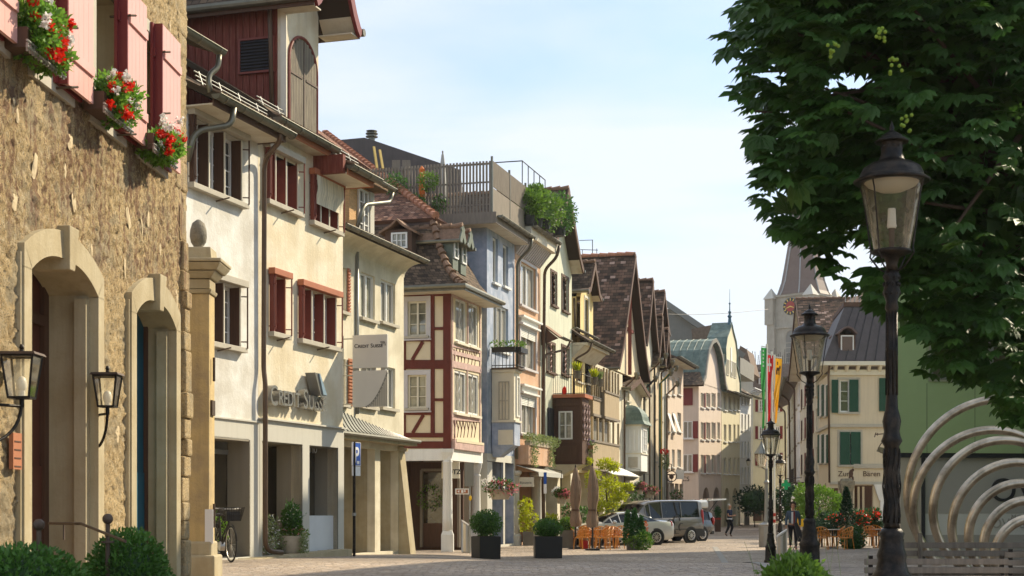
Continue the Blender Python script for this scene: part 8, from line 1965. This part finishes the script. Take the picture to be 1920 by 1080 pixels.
topiary(o,p+Vector((.02,0,.72)),(.22,.22,.36),900,.07);pot_leaves(o,p+Vector((.02,-.05,.72)),(.26,.24,.36),80,.06,'petal_white','white_flowers');pot_leaves(o,p+Vector((.05,0,.42)),(.36,.3,.16),500,.06,'leaf_bright')
L=MB()
for x in(-.28,-.1,.3,.36,.34):
 for k in range(8):blob_leaves(L,p+Vector((x,-.25,.35-k*.07)),(.07,.06,.06),18,.05)
L.build('ivy','leaf_ivy',o);pot_leaves(o,p+Vector((.1,-.15,.45)),(.3,.2,.1),26,.06,'petal_pink','pink_flowers')
p=at(500,1042,33.0);p.z=ground_z(p.x,p.y)+.1
o=thing('flower_tub',p,'cascading variegated white-green plant left of the bank door','flower tub');MB().lathe([(.16,-.1),(.2,.3)],p,14).build('tub','planter_stone',o);L=MB();W_=MB()
for i in range(60):c=p+Vector((random.uniform(-.24,.22),random.uniform(-.25,.1),random.uniform(-.02,.78)));blob_leaves(L,c,(.09,.09,.1),26,.055);blob_leaves(W_,c,(.1,.1,.1),9,.05)
L.build('leaves','leaf_ivy',o);W_.build('white_leaves','petal_white',o)
c=at(1490,1090,11);hedge_ball('box_shrub',(c.x,c.y,.95),(.26,.3,.28),3500,.05,'leaf_bright','bright green shrub at the bottom edge below the street lamps','shrub','leaf_box',zmin=.5)
o=thing('grass_tuft',(c.x-.25,c.y,.5),'thin dry grass stalks beside the bright shrub','plant');mb=MB()
for i in range(16):
 a=Vector((c.x+random.uniform(-.4,.5),c.y+random.uniform(-.2,.2),.5));t=a+Vector((random.uniform(-.25,.25),0,random.uniform(.55,.9)));mb.tube([a,a.lerp(t,.5)+Vector((.03,0,.03)),t],[.003,.002,.001],4)
mb.build('stalks','leaf_ivy',o)
# bins, posts and signs on the left
def bin_(x,yb,wpx,hpx,lb,rot_=.5):
 p=on_ground(x,yb)if yb>100 else stand(x,yb);s=FP/p.y;w=wpx/s/2;h=hpx/s;o=thing('litter_bin',p,lb,'litter bin','stainless litter bins');n=20;mb=MB();P=[p+Vector((w*math.cos(2*math.pi*i/n),w*.8*math.sin(2*math.pi*i/n),0))for i in range(n)]
 mb.hexa([v+Vector((0,0,.03))for v in P],[v+Vector((0,0,h-.22+.22*((v.x-p.x)/w*rot_+.5)))for v in P]);mb.build('drum','brushed_steel',o)
 MB().hexa([v+Vector((0,0,h-.20+.22*((v.x-p.x)/w*rot_+.5)))for v in P],[v+Vector((0,0,h-.14+.22*((v.x-p.x)/w*rot_+.5)))for v in P]).build('lid','white_paint',o)
 MB().lathe([(w*.8,0),(w*.8,.03)],p,16).build('foot','dark_metal',o)
bin_(874,52.5,18,58,'stainless litter bin between the white columns and the black planter',-.5);bin_(1466,1043,20,47,'stainless litter bin beside the walking woman',.5)
p=stand(881,51.5);o=thing('sign_post',p,'grey sign post with a blank backed board and a small brown arrow plate','sign post');s=FP/p.y
zz=lambda y:at(881,y,p.y).z
MB().lathe([(.03,0),(.03,zz(868)-p.z)],p,10).build('post','zinc',o);MB().box(None,p.x-.18,p.x+.14,p.y-.07,p.y-.03,zz(912),zz(868)).build('board','sign_grey_dark',o,bevel=.01)
ap=MB().box(None,p.x-.5,p.x-.03,p.y-.05,p.y-.03,zz(927),zz(916)).build('arrow_plate','white_paint',o);MB().box(None,p.x-.46,p.x-.07,p.y-.06,p.y-.051,zz(925),zz(918)).build('brown_field','terracotta',ap)
mb=MB();zc2=zz(921.5);mb.face([(p.x-.43,p.y-.062,zc2),(p.x-.36,p.y-.062,zc2+.05),(p.x-.36,p.y-.062,zc2-.05)]);mb.box(None,p.x-.3,p.x-.22,p.y-.064,p.y-.062,zc2-.05,zc2+.05);mb.box(None,p.x-.19,p.x-.15,p.y-.064,p.y-.062,zc2-.03,zc2+.06);mb.build('symbols','sign_white',ap);MB().ball((p.x+.02,p.y-.1,zz(934)),(.05,.03,.09),8,6).build('yellow_tag','sign_yellow',o)
p=stand(664,35.0);o=thing('parking_sign',p,'blue parking sign with a small plate on a slim grey post before the canopy','sign');zz=lambda y:at(664,y,35.0).z;f=Frame((p.x-.07,p.y+.0),(p.x+.085,p.y+.36))
f=Frame((p.x-.05,p.y-.05),(p.x+.09,p.y+.3))
MB().lathe([(.035,0),(.035,zz(828)-p.z)],p,10).build('post','iron_black',o)
bd=MB().box(f,0,f.len,.0,.03,zz(872),zz(830)).build('blue_plate','sign_blue',o);MB().box(f,0,f.len,.0,.03,zz(892),zz(874)).build('small_plate','sign_white',o)
text_part('lettering','P',.5,.004,'sign_white',bd,f,.06,zz(866),.031,.95,.012);mb=MB();mb.box(f,.2,.32,.031,.034,zz(870),zz(864));mb.build('symbol','sign_white',bd)
mb=MB();e=.012;mb.box(f,-e,0,.0,.035,zz(872),zz(830));mb.box(f,f.len,f.len+e,0,.035,zz(872),zz(830));mb.box(f,-e,f.len+e,0,.035,zz(830),zz(830)+e);mb.box(f,-e,f.len+e,0,.035,zz(872)-e,zz(872));mb.build('rim','sign_white',bd)
MB().lathe([(.05,.95),(.05,1.02)],p,8).build('clamp','zinc',o)
p=at(1022,905,58);o=thing('blue_sign',(p.x,p.y,p.z-.4),'narrow blue and white sign hanging edge-on under the green house arcade','sign');MB().box(None,p.x-.05,p.x+.06,p.y-.1,p.y+.3,p.z-.05,p.z+.4).build('upper_plate','sign_blue',o);MB().box(None,p.x-.05,p.x+.06,p.y-.1,p.y+.3,p.z-.42,p.z-.055).build('lower_plate','sign_white',o)
# bicycle
def bike():
 o=thing('bicycle',(0,0,0),'black city bicycle with a wire front basket parked in the bank arcade','bicycle')
 for nm,x in(('front_wheel',.52),('rear_wheel',-.52)):
  ty=MB().tube([(x+.335*math.cos(a*math.pi/18),0,.35+.335*math.sin(a*math.pi/18))for a in range(36)],.016,8,closed=True).build(nm,'tyre',o,smooth=True)
  mb=MB()
  for a in range(16):mb.tube([(x,0,.35),(x+.32*math.cos(a*math.pi/8),0,.35+.32*math.sin(a*math.pi/8))],.0025,4)
  mb.tube([(x+.31*math.cos(a*math.pi/18),0,.35+.31*math.sin(a*math.pi/18))for a in range(36)],.008,6,closed=True);mb.build('spokes','brushed_steel',ty)
  MB().tube([(x+.375*math.cos(R(a)),0,.35+.375*math.sin(R(a)))for a in range(10,175,12)],.012,6).build('mudguard','iron_black',o)
 fr=MB();P=dict(bb=(-.08,0,.3),st=(-.22,0,.78),hd=(.36,0,.85),hb=(.4,0,.68),ra=(-.52,0,.35),fa=(.52,0,.35))
 for a,b in(('bb','st'),('bb','hb'),('st','ra'),('bb','ra'),('hd','hb')):fr.tube([P[a],P[b]],.018,8)
 fr.tube([P['hb'],(.44,0,.55),P['fa']],.014,6);fr.tube([(.38,0,.76),(0,0,.5),P['bb']],.018,8);fr.tube([P['st'],(-.25,0,.88)],.014,6);fr.tube([P['hd'],(.33,0,1.0)],.014,6);fr.build('frame','iron_black',o)
 MB().tube([(.1,-.28,1.02),(.28,-.26,1.04),(.34,-.1,1.02),(.34,.1,1.02),(.28,.26,1.04),(.1,.28,1.02)],.012,8).build('handlebar','brushed_steel',o)
 MB().ball((-.27,0,.91),(.13,.08,.035),12,8).build('saddle','sign_dark',o,smooth=True)
 b=MB()
 for z,r in((.8,.12),(.9,.14),(1.0,.16),(1.05,.17)):b.tube([(.55+r*a,r*1.2*c,z)for a,c in((-1,-1),(1,-1),(1,1),(-1,1))],.006,5,closed=True)
 for i in range(9):
  t=-1+i/4
  for a,c in((t,-1),(t,1),(-1,t),(1,t)):b.tube([(.55+.12*a,.144*c,.8),(.55+.17*a,.204*c,1.05)],.004,4)
 b.build('basket','iron_black',o);MB().box(None,.44,.66,-.13,.13,.8,.98).build('basket_lining','plastic_dark',o)
 mb=MB();mb.tube([(-.08,-.05,.3),(-.08,.05,.3)],.09,16);mb.box(None,-.12,.0,-.14,-.06,.17,.19);mb.build('crank','brushed_steel',o);MB().box(None,-.75,-.3,-.07,.07,.72,.735).build('carrier','dark_metal',o)
 return o
b=bike();p=stand(418,29.0);b.location=p;b.rotation_euler.z=R(-62)
# inn terrace and planting on the right
p=on_ground(1587,1006);o=thing('stone_pillar',p,'grey stone pillar with a battlemented capital beside the inn','pillar');zz=lambda y:at(1587,y,p.y).z;s=FP/p.y
def sqp(mb,r0,z0,r1,z1):mb.hexa([Vector((p.x+a*r0,p.y+b*r0,z0))for a,b in((-1,-1),(1,-1),(1,1),(-1,1))],[Vector((p.x+a*r1,p.y+b*r1,z1))for a,b in((-1,-1),(1,-1),(1,1),(-1,1))])
mb=MB();sqp(mb,.3,0,.29,zz(922));mb.build('shaft','old_stone',o);mb=MB();sqp(mb,.3,zz(922),.38,zz(910));sqp(mb,.38,zz(909.8),.38,zz(902));sqp(mb,.3,zz(902),.25,zz(897));mb.build('capital','old_stone',o)
def bush(x,y,D,r,n,sz,m,lb,name='shrub',cat='shrub',trunk=True,core=True):
 c=at(x,y,D);o=thing(name,(c.x,c.y,ground_z(c.x,c.y)),lb,cat)
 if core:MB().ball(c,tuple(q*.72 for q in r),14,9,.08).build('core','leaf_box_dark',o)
 blob_leaves(MB(),c,r,n,sz,.35,12,zmin=.03).build('leaves',m,o)
 if trunk:MB().tube([o.location,c],.04,6).build('stem','bark',o)
 return o
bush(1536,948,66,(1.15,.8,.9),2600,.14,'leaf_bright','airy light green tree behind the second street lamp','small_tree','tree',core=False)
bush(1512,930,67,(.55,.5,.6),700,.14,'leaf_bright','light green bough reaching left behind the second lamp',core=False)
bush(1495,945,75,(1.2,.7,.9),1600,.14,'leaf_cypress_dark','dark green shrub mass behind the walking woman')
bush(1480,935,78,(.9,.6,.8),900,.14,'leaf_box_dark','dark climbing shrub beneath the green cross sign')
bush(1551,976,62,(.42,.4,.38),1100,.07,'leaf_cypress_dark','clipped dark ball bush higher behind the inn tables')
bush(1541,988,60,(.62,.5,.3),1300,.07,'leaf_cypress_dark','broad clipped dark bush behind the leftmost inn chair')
bush(1643,983,62,(.42,.4,.36),900,.07,'leaf_cypress_dark','round dark bush between the two groups of inn chairs')
bush(1415,940,120,(1.6,1,1.2),700,.25,'leaf_cypress_dark','dark leafy tree before the end house doors','small_tree','tree')
p=stand(1587,60);o=thing('conical_tree',p,'dark conical evergreen in a pot behind the inn terrace tables','tree');L=MB()
for i in range(16):t=i/15;blob_leaves(L,p+Vector((0,0,.5+1.75*t)),(.48*(1.06-t)+.04,.48*(1.06-t)+.04,.14),170,.09)
L.build('crown','leaf_cypress_dark',o);MB().lathe([(.2,0),(.28,.5),(.26,.5)],p,12).build('pot','terracotta',o)
bush(1600,1012,57.5,(.5,.4,.5),700,.1,'leaf_cypress','trailing green plant in front of the conical tree')
for k,(x,y,r,lb)in enumerate(((1569,975,.5,'red geraniums left of the conical tree'),(1612,972,.55,'red flowering bush right of the conical tree'),(1635,965,.4,'red flowers on a stand before the inn door'))):
 o=bush(x,y,61+k*.5,(r,.35,r*.7),500,.1,'leaf_cypress',lb,'flowering_bush');pot_leaves(o,at(x,y,60.7+k*.5),(r,.35,r*.6),110,.08,'petal_red','red_flowers')
p=at(1507,981,64);o=thing('yellow_box',(p.x,p.y,0),'bright yellow box partly hidden by the second lamp post','box');MB().box(None,p.x-.22,p.x+.3,p.y,p.y+.3,p.z-.15,p.z+.18).build('box','sign_yellow',o);MB().box(None,p.x-.02,p.x+.04,p.y+.1,p.y+.16,0,p.z-.15).build('post','dark_metal',o)
p=at(1497,945,68);o=thing('banner',(p.x,p.y,0),'narrow orange vertical banner behind the walking woman','banner');MB().box(None,p.x-.08,p.x+.1,p.y,p.y+.04,.3,2.3).build('cloth','sign_orange',o);MB().lathe([(.2,0),(.02,.05),(.02,2.4)],(p.x-.14,p.y,0),8).build('pole','zinc',o)
p=at(1490,945,69);o=thing('info_post',(p.x,p.y,0),'white rounded information post left of the orange banner','post');MB().lathe([(.1,0),(.1,1.2),(.16,1.3),(.17,2.0),(.1,2.15)],(p.x,p.y,0),12).build('post','white_paint',o)
p=at(1474,909,73);o=thing('pharmacy_cross',p,'green pharmacy cross sign hanging right of the farthest lamp','sign');s=73/FP
MB().box(None,p.x-3*s,p.x+3*s,p.y,p.y+.15,p.z-9*s,p.z+9*s).box(None,p.x-8*s,p.x+8*s,p.y-.004,p.y+.146,p.z-3.2*s,p.z+3.2*s).build('cross','sign_cross',o);MB().tube([p+Vector((0,.1,.3)),p+Vector((.8,.2,.35))],.02,5).build('bracket','dark_metal',o)
p=stand(1619,60);o=thing('handrail',p,'dark sloping handrail beside the inn steps','handrail');MB().tube([at(1606,985,60),at(1608,990,60),at(1620,1010,60),p],.04,6).build('rail','iron_black',o)
p=stand(1502,56);o=thing('folding_sign',p,'leaning dark board standing just right of the walking woman','sign');MB().hexa([p+Vector((-.1,0,.3)),p+Vector((.2,0,.3)),p+Vector((.2,.1,.3)),p+Vector((-.1,.1,.3))],[p+Vector((-.25,0,1.0)),p+Vector((-.15,0,1.05)),p+Vector((-.15,.1,1.05)),p+Vector((-.25,.1,1.0))]).build('board','sign_dark',o);MB().tube([p+Vector((-.3,0,0)),p+Vector((-.05,0,.5)),p+Vector((.2,0,0))],.02,5).build('frame','wood_grey',o)
p=on_ground(1346,997);o=thing('planter',p,'tall dark planter with a red ribbon left of the walking man','planter');MB().box(None,p.x-.17,p.x+.17,p.y-.15,p.y+.2,0,.95).build('box','wood_umber',o);MB().box(None,p.x-.18,p.x+.18,p.y-.16,p.y+.21,.8,.88).build('ribbon','sign_red',o);topiary(o,p+Vector((0,0,1.25)),(.2,.2,.4),500,.09,'leaf_cypress')
p=at(1403,868,128);o=thing('wall_lantern',p,'tiny wall lantern on the narrow white house far down the street','wall lamp');MB().lathe([(.1,-.25),(.2,.15)],p,6).build('glass','cream_paint',o);MB().lathe([(.22,.15),(.03,.4)],p,6).build('hood','iron_black',o)
for k,(x,y,D,m,lb)in enumerate(((1195,935,84,'petal_white','white flower bucket in the arcade under the turret bay'),(1150,955,76,'leaf_bright','leafy potted plant at the gallery house arcade'),(1090,965,66,'leaf_box','bushy potted plant behind the first closed parasol'),(1070,958,66,'petal_pink','pink flower pot behind the parasols'),(1268,930,97,'petal_pink','flower trough on the tavern front'))):
 c=at(x,y,D);o=thing('potted_plant',(c.x,c.y,0),lb,'plant');MB().lathe([(.2,0),(.28,.5),(.26,.5)],(c.x,c.y,0),10).build('pot','planter_stone',o);pot_leaves(o,c,(.4,.3,.4),300,.12,'leaf_box');pot_leaves(o,c,(.42,.3,.42),120,.08,m,'flowers')if 'petal' in m else None;MB().tube([(c.x,c.y,.4),c],.03,5).build('stem','bark',o)
